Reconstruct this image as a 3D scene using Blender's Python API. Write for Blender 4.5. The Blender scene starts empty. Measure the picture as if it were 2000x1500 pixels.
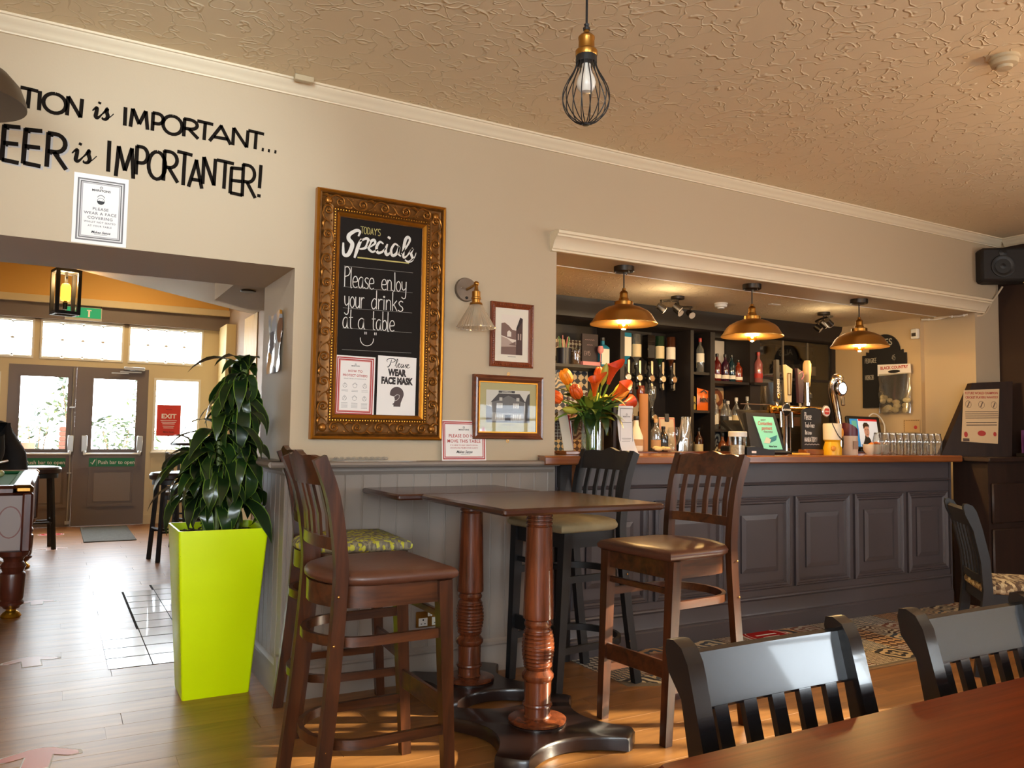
import bpy, math, random
from mathutils import Vector, Matrix
random.seed(7)
SC = bpy.context.scene
COL = SC.collection
PI = math.pi
R = math.radians

def S(r, g, b):
    def c(u):
        u = u / 255.0
        return u / 12.92 if u <= 0.04045 else ((u + 0.055) / 1.055) ** 2.4
    return (c(r), c(g), c(b))

# ------------------------------------------------------------------ camera
cam_d = bpy.data.cameras.new('camera')
cam_d.sensor_fit = 'HORIZONTAL'
cam_d.sensor_width = 36.0
cam_d.lens = 1579.79 * 36.0 / 2000.0
cam_d.clip_start = 0.02
cam = bpy.data.objects.new('camera', cam_d)
COL.objects.link(cam)
cF = Vector((0.48956334, 0.86979995, 0.06144744))
cR = Vector((0.8709251, -0.49120744, 0.01430818))
cU = cR.cross(cF).normalized()
cM = Matrix((cR, cU, -cF)).transposed().to_4x4()
cM.translation = (0.0, -3.80812, 1.23628)
cam.matrix_world = cM
SC.camera = cam

# ------------------------------------------------------------------ view, world, sun, window portals
SC.view_settings.view_transform = 'Standard'
SC.view_settings.look = 'None'
SC.view_settings.gamma = 1.0
SC.view_settings.use_curve_mapping = False
SC.view_settings.exposure = 0.64
SC.cycles.max_bounces = 7
SC.cycles.diffuse_bounces = 4
SC.cycles.glossy_bounces = 4
SC.cycles.transmission_bounces = 6
SC.cycles.transparent_max_bounces = 24
SC.cycles.caustics_reflective = False
SC.cycles.caustics_refractive = False
SC.cycles.sample_clamp_indirect = 6.0
SC.cycles.use_denoising = True

W = bpy.data.worlds.new('daylight')
SC.world = W
W.use_nodes = True
bg = W.node_tree.nodes['Background']
bg.inputs['Color'].default_value = (0.87, 0.94, 1.0, 1)
bg.inputs['Strength'].default_value = 14.0

sun_d = bpy.data.lights.new('sun', 'SUN')
sun_d.energy = 14.0
sun_d.color = (1.0, 0.86, 0.62)
sun_d.angle = R(0.8)
sun = bpy.data.objects.new('sun', sun_d)
COL.objects.link(sun)
sun_dir = Vector((-0.75, 0.36, -0.30)).normalized()      # the way the light travels
sun.rotation_euler = sun_dir.to_track_quat('-Z', 'Y').to_euler()

def portal(name, loc, direction, sx, sy):
    d = bpy.data.lights.new(name, 'AREA')
    d.shape = 'RECTANGLE'
    d.size = sx
    d.size_y = sy
    d.cycles.is_portal = True
    o = bpy.data.objects.new(name, d)
    COL.objects.link(o)
    o.location = loc
    o.rotation_euler = Vector(direction).to_track_quat('-Z', 'Z').to_euler()

BACK_WINDOWS = [(-2.9, -0.4, 0.85, 2.6), (0.7, 1.7, 0.9, 2.3), (4.85, 6.4, 0.9, 1.7)]      # x and z ranges, back wall y = -6.2
SIDE_WINDOWS = [(-3.75, -2.95, 0.95, 2.5)]                  # y and z ranges, right wall x = 6.77
for a, b, c, d in BACK_WINDOWS:
    portal('window_daylight', ((a + b) / 2, -6.24, (c + d) / 2), (0, 1, 0), b - a, d - c)
for a, b, c, d in SIDE_WINDOWS:
    portal('window_daylight', (6.85, (a + b) / 2, (c + d) / 2), (-1, 0, 0), b - a, d - c)
portal('window_daylight', (0.2, 7.95, 1.75), (0, -1, 0), 3.6, 1.7)

# ------------------------------------------------------------------ materials
MATS = {}
def newmat(name):
    m = bpy.data.materials.new(name)
    m.use_nodes = True
    nt = m.node_tree
    return m, nt, nt.nodes, nt.links, nt.nodes['Principled BSDF']

def pm(name, col, rough=0.5, metal=0.0, spec=0.5, emit=None, es=0.0, coat=0.0, bump=0.0, bscale=200.0, var=0.0, vscale=6.0, sheen=0.0):
    """plain principled material with optional soft colour variation and fine relief"""
    if name in MATS:
        return MATS[name]
    m, nt, N, L, P = newmat(name)
    P.inputs['Base Color'].default_value = (*col, 1)
    P.inputs['Roughness'].default_value = rough
    P.inputs['Metallic'].default_value = metal
    P.inputs['Specular IOR Level'].default_value = spec
    P.inputs['Coat Weight'].default_value = coat
    P.inputs['Sheen Weight'].default_value = sheen
    if emit:
        P.inputs['Emission Color'].default_value = (*emit, 1)
        P.inputs['Emission Strength'].default_value = es
    if bump or var:
        tc = N.new('ShaderNodeTexCoord')
    if var:
        n = N.new('ShaderNodeTexNoise')
        n.inputs['Scale'].default_value = vscale
        n.inputs['Detail'].default_value = 4
        L.new(tc.outputs['Object'], n.inputs['Vector'])
        r = N.new('ShaderNodeValToRGB')
        r.color_ramp.elements[0].position = 0.3
        r.color_ramp.elements[1].position = 0.7
        r.color_ramp.elements[0].color = (*[c * (1 - var) for c in col], 1)
        r.color_ramp.elements[1].color = (*[min(1, c * (1 + var)) for c in col], 1)
        L.new(n.outputs['Fac'], r.inputs['Fac'])
        L.new(r.outputs['Color'], P.inputs['Base Color'])
    if bump:
        n2 = N.new('ShaderNodeTexNoise')
        n2.inputs['Scale'].default_value = bscale
        n2.inputs['Detail'].default_value = 3
        L.new(tc.outputs['Object'], n2.inputs['Vector'])
        b = N.new('ShaderNodeBump')
        b.inputs['Strength'].default_value = bump
        b.inputs['Distance'].default_value = 0.004
        L.new(n2.outputs['Fac'], b.inputs['Height'])
        L.new(b.outputs['Normal'], P.inputs['Normal'])
    MATS[name] = m
    return m

def wood(name, c1, c2, rough=0.35, axis=0, scale=9.0, stretch=14.0, coat=0.0, rnd=0.0, bump=0.05, spec=0.5):
    if name in MATS:
        return MATS[name]
    m, nt, N, L, P = newmat(name)
    tc = N.new('ShaderNodeTexCoord')
    mp = N.new('ShaderNodeMapping')
    sc = [scale * stretch / 4] * 3
    sc[axis] = scale / 4
    mp.inputs['Scale'].default_value = sc
    L.new(tc.outputs['Object'], mp.inputs['Vector'])
    oi = N.new('ShaderNodeObjectInfo')
    mul = N.new('ShaderNodeMath'); mul.operation = 'MULTIPLY'; mul.inputs[1].default_value = 37.0
    L.new(oi.outputs['Random'], mul.inputs[0])
    cmb = N.new('ShaderNodeCombineXYZ')
    L.new(mul.outputs[0], cmb.inputs[0]); L.new(mul.outputs[0], cmb.inputs[1])
    L.new(cmb.outputs[0], mp.inputs['Location'])
    n = N.new('ShaderNodeTexNoise')
    n.inputs['Scale'].default_value = 1.0
    n.inputs['Detail'].default_value = 6
    n.inputs['Roughness'].default_value = 0.62
    n.inputs['Distortion'].default_value = 0.6
    L.new(mp.outputs[0], n.inputs['Vector'])
    r = N.new('ShaderNodeValToRGB')
    r.color_ramp.elements[0].position = 0.32
    r.color_ramp.elements[1].position = 0.68
    r.color_ramp.elements[0].color = (*c1, 1)
    r.color_ramp.elements[1].color = (*c2, 1)
    L.new(n.outputs['Fac'], r.inputs['Fac'])
    out = r.outputs['Color']
    if rnd:
        h = N.new('ShaderNodeHueSaturation')
        mr = N.new('ShaderNodeMapRange')
        mr.inputs['To Min'].default_value = 1 - rnd
        mr.inputs['To Max'].default_value = 1 + rnd
        L.new(oi.outputs['Random'], mr.inputs['Value'])
        L.new(mr.outputs[0], h.inputs['Value'])
        L.new(out, h.inputs['Color'])
        out = h.outputs['Color']
    L.new(out, P.inputs['Base Color'])
    P.inputs['Roughness'].default_value = rough
    P.inputs['Coat Weight'].default_value = coat
    P.inputs['Coat Roughness'].default_value = 0.22
    P.inputs['Specular IOR Level'].default_value = spec
    if bump:
        b = N.new('ShaderNodeBump')
        b.inputs['Strength'].default_value = bump
        b.inputs['Distance'].default_value = 0.003
        L.new(n.outputs['Fac'], b.inputs['Height'])
        L.new(b.outputs['Normal'], P.inputs['Normal'])
    MATS[name] = m
    return m

def glass(name, tint=(1, 1, 1), gloss=0.08, rough=0.03, haze=0.0):
    """thin glass: a tinted see-through layer under a faint reflection"""
    if name in MATS:
        return MATS[name]
    m, nt, N, L, P = newmat(name)
    N.remove(P)
    o = N['Material Output']
    t = N.new('ShaderNodeBsdfTransparent'); t.inputs['Color'].default_value = (*tint, 1)
    g = N.new('ShaderNodeBsdfGlossy'); g.inputs['Roughness'].default_value = rough
    g.inputs['Color'].default_value = (0.95, 0.97, 1, 1)
    lw = N.new('ShaderNodeLayerWeight'); lw.inputs['Blend'].default_value = 0.35
    mr = N.new('ShaderNodeMapRange')
    mr.inputs['To Min'].default_value = gloss * 0.5
    mr.inputs['To Max'].default_value = min(1, gloss * 5)
    L.new(lw.outputs['Facing'], mr.inputs['Value'])
    mx = N.new('ShaderNodeMixShader')
    L.new(mr.outputs[0], mx.inputs['Fac'])
    src = t.outputs[0]
    if haze:
        tr = N.new('ShaderNodeBsdfTranslucent'); tr.inputs['Color'].default_value = (*tint, 1)
        df = N.new('ShaderNodeBsdfDiffuse'); df.inputs['Color'].default_value = (*tint, 1)
        m0 = N.new('ShaderNodeMixShader'); m0.inputs['Fac'].default_value = 0.4
        L.new(tr.outputs[0], m0.inputs[1]); L.new(df.outputs[0], m0.inputs[2])
        m1 = N.new('ShaderNodeMixShader'); m1.inputs['Fac'].default_value = haze
        L.new(t.outputs[0], m1.inputs[1]); L.new(m0.outputs[0], m1.inputs[2])
        src = m1.outputs[0]
    L.new(src, mx.inputs[1]); L.new(g.outputs[0], mx.inputs[2])
    L.new(mx.outputs[0], o.inputs['Surface'])
    MATS[name] = m
    return m

def emitm(name, col, s):
    if name in MATS:
        return MATS[name]
    m, nt, N, L, P = newmat(name)
    P.inputs['Base Color'].default_value = (*[c * 0.3 for c in col], 1)
    P.inputs['Emission Color'].default_value = (*col, 1)
    P.inputs['Emission Strength'].default_value = s
    MATS[name] = m
    return m

def relief_paint(name, col, rough=0.75):
    """embossed lining paper under emulsion paint: a raised meandering line pattern"""
    if name in MATS:
        return MATS[name]
    m, nt, N, L, P = newmat(name)
    P.inputs['Base Color'].default_value = (*col, 1)
    P.inputs['Roughness'].default_value = rough
    tc = N.new('ShaderNodeTexCoord')
    w = N.new('ShaderNodeTexVoronoi'); w.feature = 'DISTANCE_TO_EDGE'
    w.inputs['Scale'].default_value = 4.2
    nz = N.new('ShaderNodeTexNoise'); nz.inputs['Scale'].default_value = 5.0; nz.inputs['Detail'].default_value = 2
    vm = N.new('ShaderNodeVectorMath'); vm.operation = 'ADD'
    L.new(tc.outputs['Object'], vm.inputs[0])
    L.new(nz.outputs['Color'], vm.inputs[1])
    L.new(tc.outputs['Object'], nz.inputs['Vector'])
    L.new(vm.outputs[0], w.inputs['Vector'])
    r = N.new('ShaderNodeValToRGB')
    r.color_ramp.elements[0].position = 0.0; r.color_ramp.elements[0].color = (1, 1, 1, 1)
    r.color_ramp.elements[1].position = 0.05; r.color_ramp.elements[1].color = (0, 0, 0, 1)
    L.new(w.outputs['Distance'], r.inputs['Fac'])
    b = N.new('ShaderNodeBump'); b.inputs['Strength'].default_value = 0.45; b.inputs['Distance'].default_value = 0.010
    L.new(r.outputs['Color'], b.inputs['Height'])
    L.new(b.outputs['Normal'], P.inputs['Normal'])
    MATS[name] = m
    return m

def camo(name, cols, scale=28.0, rough=0.85, stretch=(1, 1, 1)):
    """woven cover with blotches of several colours"""
    if name in MATS:
        return MATS[name]
    m, nt, N, L, P = newmat(name)
    tc = N.new('ShaderNodeTexCoord')
    mp = N.new('ShaderNodeMapping'); mp.inputs['Scale'].default_value = stretch
    L.new(tc.outputs['Object'], mp.inputs['Vector'])
    v = N.new('ShaderNodeTexVoronoi'); v.inputs['Scale'].default_value = scale
    L.new(mp.outputs[0], v.inputs['Vector'])
    sp = N.new('ShaderNodeSeparateColor')
    L.new(v.outputs['Color'], sp.inputs[0])
    r = N.new('ShaderNodeValToRGB'); r.color_ramp.interpolation = 'CONSTANT'
    while len(r.color_ramp.elements) < len(cols):
        r.color_ramp.elements.new(0.5)
    for i, c in enumerate(cols):
        r.color_ramp.elements[i].position = i / len(cols)
        r.color_ramp.elements[i].color = (*c, 1)
    L.new(sp.outputs[0], r.inputs['Fac'])
    L.new(r.outputs['Color'], P.inputs['Base Color'])
    P.inputs['Roughness'].default_value = rough
    MATS[name] = m
    return m

def encaustic(name):
    """patchwork floor tile: each tile gets its own motif and tint from its object number"""
    if name in MATS:
        return MATS[name]
    m, nt, N, L, P = newmat(name)
    tc = N.new('ShaderNodeTexCoord'); oi = N.new('ShaderNodeObjectInfo')
    sx = N.new('ShaderNodeSeparateXYZ'); L.new(tc.outputs['Object'], sx.inputs[0])
    def mth(op, a, b=None, c=None):
        n = N.new('ShaderNodeMath'); n.operation = op
        for i, q in enumerate((a, b, c)):
            if q is None: continue
            if isinstance(q, (int, float)): n.inputs[i].default_value = q
            else: L.new(q, n.inputs[i])
        return n.outputs[0]
    x = mth('ABSOLUTE', sx.outputs[0]); y = mth('ABSOLUTE', sx.outputs[1])
    rad = mth('POWER', mth('ADD', mth('MULTIPLY', x, x), mth('MULTIPLY', y, y)), 0.5)
    ang = mth('ARCTAN2', sx.outputs[1], sx.outputs[0])
    rn = oi.outputs['Random']
    k1 = mth('ADD', mth('MULTIPLY', rn, 90.0), 70.0)
    ring = mth('SINE', mth('ADD', mth('MULTIPLY', rad, k1), mth('MULTIPLY', mth('SINE', mth('MULTIPLY', ang, 4.0)), mth('MULTIPLY', rn, 3.0))))
    k2 = mth('ADD', mth('MULTIPLY', mth('FRACT', mth('MULTIPLY', rn, 7.3)), 110.0), 50.0)
    grid = mth('MULTIPLY', mth('SINE', mth('MULTIPLY', mth('ADD', x, y), k2)), mth('SINE', mth('MULTIPLY', mth('SUBTRACT', x, y), k2)))
    pick = mth('GREATER_THAN', mth('FRACT', mth('MULTIPLY', rn, 13.7)), 0.45)
    mixv = mth('ADD', mth('MULTIPLY', ring, pick), mth('MULTIPLY', grid, mth('SUBTRACT', 1.0, pick)))
    nz = N.new('ShaderNodeTexNoise'); nz.inputs['Scale'].default_value = 60.0
    L.new(tc.outputs['Object'], nz.inputs['Vector'])
    fac = mth('GREATER_THAN', mth('ADD', mixv, mth('MULTIPLY', mth('SUBTRACT', nz.outputs['Fac'], 0.5), 1.2)), 0.02)
    r1 = N.new('ShaderNodeValToRGB'); r1.color_ramp.interpolation = 'CONSTANT'
    dk = [S(56, 54, 58), S(128, 70, 42), S(72, 84, 98), S(92, 62, 46)]
    lt = [S(222, 208, 178), S(206, 164, 116), S(206, 200, 184), S(216, 190, 148)]
    r2 = N.new('ShaderNodeValToRGB'); r2.color_ramp.interpolation = 'CONSTANT'
    for r, cs in ((r1, dk), (r2, lt)):
        while len(r.color_ramp.elements) < 4: r.color_ramp.elements.new(0.5)
        for i, c in enumerate(cs):
            r.color_ramp.elements[i].position = i / 4; r.color_ramp.elements[i].color = (*c, 1)
    L.new(mth('FRACT', mth('MULTIPLY', rn, 5.1)), r1.inputs['Fac'])
    L.new(mth('FRACT', mth('MULTIPLY', rn, 9.7)), r2.inputs['Fac'])
    mx = N.new('ShaderNodeMixRGB')
    L.new(fac, mx.inputs['Fac']); L.new(r1.outputs['Color'], mx.inputs[1]); L.new(r2.outputs['Color'], mx.inputs[2])
    L.new(mx.outputs[0], P.inputs['Base Color'])
    P.inputs['Roughness'].default_value = 0.42
    MATS[name] = m
    return m

WALL = pm('wall_paint', S(191, 171, 142), 0.7, bump=0.06, bscale=90)
CEIL = relief_paint('ceiling_relief_paint', S(232, 213, 177))
TRIM = pm('trim_paint', S(232, 216, 186), 0.5)
TAUPE = pm('taupe_paint', S(142, 130, 120), 0.45, var=0.05, vscale=3)
BARP = pm('bar_paint', S(74, 68, 71), 0.4, var=0.06, vscale=4)
DKWALL = pm('dark_brown_paint', S(52, 36, 29), 0.7, spec=.3)
MAHOG = wood('mahogany', S(74, 36, 20), S(134, 68, 36), 0.25, 2, 10, 10, coat=0.4)
MAHOGX = wood('mahogany_top', S(50, 25, 16), S(80, 42, 28), 0.22, 0, 6, 18, coat=0.3)
STOOLW = wood('stool_wood', S(40, 20, 10), S(86, 46, 23), 0.3, 2, 10, 10, coat=0.2)
STOOLX = wood('stool_wood_across', S(46, 24, 12), S(96, 53, 27), 0.3, 0, 10, 10, coat=0.2)
BLACKL = pm('black_lacquer', S(20, 20, 23), 0.2, spec=0.7, coat=0.4)
BLACKS = pm('black_satin', S(22, 21, 22), 0.5)
LEATHER = pm('brown_leather', S(92, 56, 40), 0.36, bump=0.12, bscale=160, var=0.12, vscale=14)
LEATHERD = pm('dark_leather', S(52, 38, 36), 0.32)
BRASS = pm('aged_brass', S(176, 128, 62), 0.3, metal=1.0)
BRASSD = pm('dull_brass', S(196, 146, 76), 0.36, metal=1.0)
CHROME = pm('chrome', S(200, 196, 190), 0.12, metal=1.0)
STEEL = pm('dark_steel', S(78, 72, 66), 0.4, metal=1.0)
GOLD = pm('gilt', S(186, 122, 36), 0.3, metal=0.85)
GOLDD = pm('antique_gilt', S(116, 74, 28), 0.42, metal=0.6, var=0.35, vscale=40)
PAPER = pm('white_paper', S(238, 232, 226), 0.6)
CREAMP = pm('cream_paper', S(226, 216, 196), 0.7)
INK = pm('black_ink', S(28, 24, 22), 0.6)
GREYINK = pm('grey_ink', S(112, 106, 104), 0.6)
REDINK = pm('red_ink', S(178, 58, 52), 0.6)
PINKINK = pm('pink_ink', S(222, 150, 140), 0.6)
CHALK = pm('chalk', S(226, 222, 214), 0.9)
CHALKY = pm('yellow_chalk', S(196, 182, 112), 0.9)
SLATE = pm('chalkboard_black', S(36, 31, 28), 0.9, spec=0.15)
WHITEP = pm('white_plastic', S(226, 222, 212), 0.4)
PANE = glass('window_pane', (0.97, 0.99, 1.0), 0.05)
CLEAR = glass('clear_glass', (0.93, 0.95, 0.94), 0.12)
# ------------------------------------------------------------------ mesh building
class MB:
    def __init__(s):
        s.v = []; s.f = []
    def add(s, vs, fs, M=None):
        o = len(s.v)
        if M is not None:
            vs = [M @ Vector(q) for q in vs]
        s.v += [tuple(q) for q in vs]
        s.f += [tuple(i + o for i in f) for f in fs]
        return s
    def box(s, x0, x1, y0, y1, z0, z1, b=0.0, M=None):
        if b <= 0:
            vs = [(x, y, z) for x in (x0, x1) for y in (y0, y1) for z in (z0, z1)]
            return s.add(vs, [(0, 1, 3, 2), (4, 6, 7, 5), (0, 4, 5, 1), (2, 3, 7, 6), (0, 2, 6, 4), (1, 5, 7, 3)], M)
        b = min(b, (x1 - x0) * .49, (y1 - y0) * .49, (z1 - z0) * .49)
        X, Y, Z = (x0, x1), (y0, y1), (z0, z1)
        sg = (1, -1)
        vs = []; ix = {}
        for i in (0, 1):
            for j in (0, 1):
                for k in (0, 1):
                    for a in (0, 1, 2):
                        p = [X[i] + b * sg[i], Y[j] + b * sg[j], Z[k] + b * sg[k]]
                        p[a] = (X, Y, Z)[a][(i, j, k)[a]]
                        ix[(i, j, k, a)] = len(vs); vs.append(tuple(p))
        fs = []
        I = ix
        for i in (0, 1):
            q = [I[(i, 0, 0, 0)], I[(i, 1, 0, 0)], I[(i, 1, 1, 0)], I[(i, 0, 1, 0)]]; fs.append(q if i else q[::-1])
            q = [I[(0, i, 0, 1)], I[(0, i, 1, 1)], I[(1, i, 1, 1)], I[(1, i, 0, 1)]]; fs.append(q if i else q[::-1])
            q = [I[(0, 0, i, 2)], I[(1, 0, i, 2)], I[(1, 1, i, 2)], I[(0, 1, i, 2)]]; fs.append(q if i else q[::-1])
        for i in (0, 1):
            for j in (0, 1):
                e = (i + j) % 2
                q = [I[(i, j, 0, 0)], I[(i, j, 1, 0)], I[(i, j, 1, 1)], I[(i, j, 0, 1)]]; fs.append(q if e else q[::-1])
                q = [I[(i, 0, j, 0)], I[(i, 0, j, 2)], I[(i, 1, j, 2)], I[(i, 1, j, 0)]]; fs.append(q if e else q[::-1])
                q = [I[(0, i, j, 1)], I[(1, i, j, 1)], I[(1, i, j, 2)], I[(0, i, j, 2)]]; fs.append(q if e else q[::-1])
        for i in (0, 1):
            for j in (0, 1):
                for k in (0, 1):
                    q = [I[(i, j, k, 0)], I[(i, j, k, 1)], I[(i, j, k, 2)]]
                    fs.append(q if (i + j + k) % 2 else q[::-1])
        return s.add(vs, fs, M)
    def cyl(s, p0, p1, r0, r1=None, n=14, caps=True, M=None):
        r1 = r0 if r1 is None else r1
        return s.tube([p0, p1], [r0, r1], n, caps, M=M)
    def tube(s, pts, r, n=8, caps=True, closed=False, M=None):
        P = [Vector(p) for p in pts]
        k = len(P)
        rs = r if isinstance(r, (list, tuple)) else [r] * k
        sec = lambda i: [(rs[i] * math.cos(2 * PI * j / n), rs[i] * math.sin(2 * PI * j / n)) for j in range(n)]
        return s.sweep(P, sec, caps, closed, M)
    def sweep(s, pts, sec, caps=True, closed=False, M=None, up=None):
        """sec(i) -> list of (a, b) offsets; up fixes the b axis if given"""
        P = [Vector(p) for p in pts]; k = len(P)
        vs = []; prev = None; n = None
        for i in range(k):
            if closed:
                t = (P[(i + 1) % k] - P[i - 1])
            else:
                t = P[min(i + 1, k - 1)] - P[max(i - 1, 0)]
            t.normalize()
            if up is not None:
                u = Vector(up); a = t.cross(u)
                if a.length < 1e-6: a = Vector((1, 0, 0))
                a.normalize(); b = a.cross(t).normalized()
            else:
                if prev is None:
                    q = Vector((0, 0, 1)) if abs(t.z) < 0.9 else Vector((1, 0, 0))
                    a = t.cross(q).normalized()
                else:
                    a = (prev - t * prev.dot(t)).normalized()
                b = t.cross(a)
                prev = a
            q = sec(i) if callable(sec) else sec
            n = len(q)
            vs += [P[i] + a * c + b * d for c, d in q]
        fs = []
        m = k if closed else k - 1
        for i in range(m):
            i2 = (i + 1) % k
            for j in range(n):
                j2 = (j + 1) % n
                fs.append((i * n + j, i * n + j2, i2 * n + j2, i2 * n + j))
        if caps and not closed:
            fs.append(tuple(range(n - 1, -1, -1)))
            fs.append(tuple((k - 1) * n + j for j in range(n)))
        return s.add(vs, fs, M)
    def lathe(s, prof, n=24, c=(0, 0, 0), M=None, a0=0.0):
        vs = []; fs = []; k = len(prof)
        for r, z in prof:
            for j in range(n):
                a = 2 * PI * j / n + a0
                vs.append((c[0] + r * math.cos(a), c[1] + r * math.sin(a), c[2] + z))
        for i in range(k - 1):
            for j in range(n):
                j2 = (j + 1) % n
                fs.append((i * n + j, i * n + j2, (i + 1) * n + j2, (i + 1) * n + j))
        if prof[0][0] > 1e-5: fs.append(tuple(range(n - 1, -1, -1)))
        if prof[-1][0] > 1e-5: fs.append(tuple((k - 1) * n + j for j in range(n)))
        return s.add(vs, fs, M)
    def prism(s, poly, d0, d1, axis='y', M=None):
        """poly in the two remaining axes (x,z for y; x,y for z; y,z for x), extruded from d0 to d1"""
        n = len(poly); vs = []
        for d in (d0, d1):
            for a, b in poly:
                vs.append({'y': (a, d, b), 'z': (a, b, d), 'x': (d, a, b)}[axis])
        fs = [tuple(range(n)), tuple(range(2 * n - 1, n - 1, -1))]
        for i in range(n):
            j = (i + 1) % n
            fs.append((i, n + i, n + j, j))
        return s.add(vs, fs, M)
    def ball(s, c, r, n=14, m=9, M=None):
        rx, ry, rz = r if isinstance(r, (tuple, list)) else (r, r, r)
        prof = [(max(1e-6, math.sin(PI * i / m)), -math.cos(PI * i / m)) for i in range(m + 1)]
        vs = []; fs = []
        for a, z in prof:
            for j in range(n):
                t = 2 * PI * j / n
                vs.append((c[0] + rx * a * math.cos(t), c[1] + ry * a * math.sin(t), c[2] + rz * z))
        for i in range(m):
            for j in range(n):
                j2 = (j + 1) % n
                fs.append((i * n + j, i * n + j2, (i + 1) * n + j2, (i + 1) * n + j))
        return s.add(vs, fs, M)
    def face(s, *p):
        return s.add(p, [tuple(range(len(p)))])
    def ribbon(s, pts, w, y=0.0):
        """flat pen stroke in the x,z plane facing -y; w a number or a list"""
        P = [Vector((p[0], p[1])) for p in pts]
        k = len(P); ws = w if isinstance(w, (list, tuple)) else [w] * k
        vs = []
        for i in range(k):
            t = P[min(i + 1, k - 1)] - P[max(i - 1, 0)]
            if t.length < 1e-9: t = Vector((1, 0))
            t.normalize(); nrm = Vector((-t.y, t.x))
            a = P[i] + nrm * ws[i] / 2; b = P[i] - nrm * ws[i] / 2
            vs += [(a.x, y, a.y), (b.x, y, b.y)]
        return s.add(vs, [(2 * i, 2 * i + 1, 2 * i + 3, 2 * i + 2) for i in range(k - 1)])
    def mesh(s, name, mat, smooth=True, angle=38):
        me = bpy.data.meshes.new(name)
        me.from_pydata(s.v, [], s.f)
        me.validate(); me.update()
        if mat is not None:
            for q in (mat if isinstance(mat, (list, tuple)) else [mat]): me.materials.append(q)
        if smooth:
            me.polygons.foreach_set('use_smooth', [True] * len(me.polygons))
            try: me.set_sharp_from_angle(angle=R(angle))
            except Exception: pass
        return me
    def build(s, name, mat, parent=None, smooth=True, loc=None, rot=None, angle=38):
        return put(name, s.mesh(name, mat, smooth, angle), parent, loc, rot)

def put(name, me, parent=None, loc=None, rot=None, scale=None):
    o = bpy.data.objects.new(name, me)
    COL.objects.link(o)
    if parent is not None: o.parent = parent
    if loc is not None: o.location = loc
    if rot is not None: o.rotation_euler = rot
    if scale is not None: o.scale = scale
    return o

def tag(o, label=None, cat=None, group=None, kind=None):
    if label: o['label'] = label
    if cat: o['category'] = cat
    if group: o['group'] = group
    if kind: o['kind'] = kind
    return o

def thing(name, label, cat, loc=(0, 0, 0), rz=0.0, group=None, rot=None):
    o = bpy.data.objects.new(name, None)
    o.empty_display_size = 0.1
    COL.objects.link(o)
    o.location = loc
    o.rotation_euler = rot if rot else (0, 0, rz)
    return tag(o, label, cat, group)

def copy_tree(o, parent=None):
    c = o.copy(); COL.objects.link(c)
    c.parent = parent
    for ch in list(o.children): copy_tree(ch, c)
    return c

def struct(name, mb, mat, parent=None, smooth=True, label=None):
    o = mb.build(name, mat, parent, smooth)
    if parent is None:
        o['kind'] = 'structure'
        if label: o['label'] = label
    return o

def arc(cx, cz, r, a0, a1, n=8, ry=None):
    ry = r if ry is None else ry
    return [(cx + r * math.cos(R(a0 + (a1 - a0) * i / n)), cz + ry * math.sin(R(a0 + (a1 - a0) * i / n))) for i in range(n + 1)]

def crom(pts, n=6):
    """smooth curve through the points"""
    P = [Vector(p) for p in pts]; out = []
    for i in range(len(P) - 1):
        p0 = P[max(i - 1, 0)]; p1 = P[i]; p2 = P[i + 1]; p3 = P[min(i + 2, len(P) - 1)]
        for j in range(n):
            t = j / n
            out.append(0.5 * ((2 * p1) + (p2 - p0) * t + (2 * p0 - 5 * p1 + 4 * p2 - p3) * t * t + (3 * p1 - p0 - 3 * p2 + p3) * t ** 3))
    out.append(P[-1])
    return out

_font_cache = {}
def text_mesh(s, size, mat, bold=0.0, sx=1.0, align='CENTER', shear=0.0, track=1.0):
    key = (s, size, mat.name, bold, sx, align, shear, track)
    if key in _font_cache: return _font_cache[key]
    cu = bpy.data.curves.new('text', 'FONT')
    cu.body = s; cu.size = size; cu.align_x = align; cu.offset = bold; cu.shear = shear
    cu.space_character = track; cu.resolution_u = 3; cu.fill_mode = 'FRONT'
    ob = bpy.data.objects.new('text', cu)
    me = bpy.data.meshes.new_from_object(ob)
    me.name = 'lettering'
    bpy.data.objects.remove(ob); bpy.data.curves.remove(cu)
    if sx != 1.0:
        for v in me.vertices: v.co.x *= sx
    me.materials.clear(); me.materials.append(mat)
    _font_cache[key] = me
    return me

def lettering(parent, s, size, x, y, z, mat, bold=0.0, sx=1.0, align='CENTER', shear=0.0, name='lettering', track=1.0):
    """printed text standing upright in the x,z plane of its parent, facing -y, baseline at z"""
    return put(name, text_mesh(s, size, mat, bold, sx, align, shear, track), parent, (x, y, z), (PI / 2, 0, 0))

def small_print(parent, cx, z, w, n, dz, wd, mat, y):
    m = MB()
    for i in range(n):
        k = w * (1 - .12 * (i % 3)) / 2
        m.ribbon([(cx - k, z - i * dz), (cx + k, z - i * dz)], wd, y)
    return m.build('small_print', mat, parent, False)

def frame_mb(mb, x0, x1, z0, z1, w, y0, y1):
    mb.box(x0, x1, y0, y1, z0, z0 + w); mb.box(x0, x1, y0, y1, z1 - w, z1)
    mb.box(x0, x0 + w, y0, y1, z0 + w, z1 - w); mb.box(x1 - w, x1, y0, y1, z0 + w, z1 - w)
    return mb

def rrect(x0, x1, z0, z1, r, n=5):
    return arc(x1 - r, z1 - r, r, 0, 90, n) + arc(x0 + r, z1 - r, r, 90, 180, n) + arc(x0 + r, z0 + r, r, 180, 270, n) + arc(x1 - r, z0 + r, r, 270, 360, n)
# ------------------------------------------------------------------ room shell
CZ = 2.895          # ceiling of the main room
XL, XR, YB = -4.0, 6.77, -6.2
JX = 0.956          # doorway jamb
DW = 7.78           # far wall with the exit doors
BX0, BX1 = 2.42, 6.41

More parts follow.
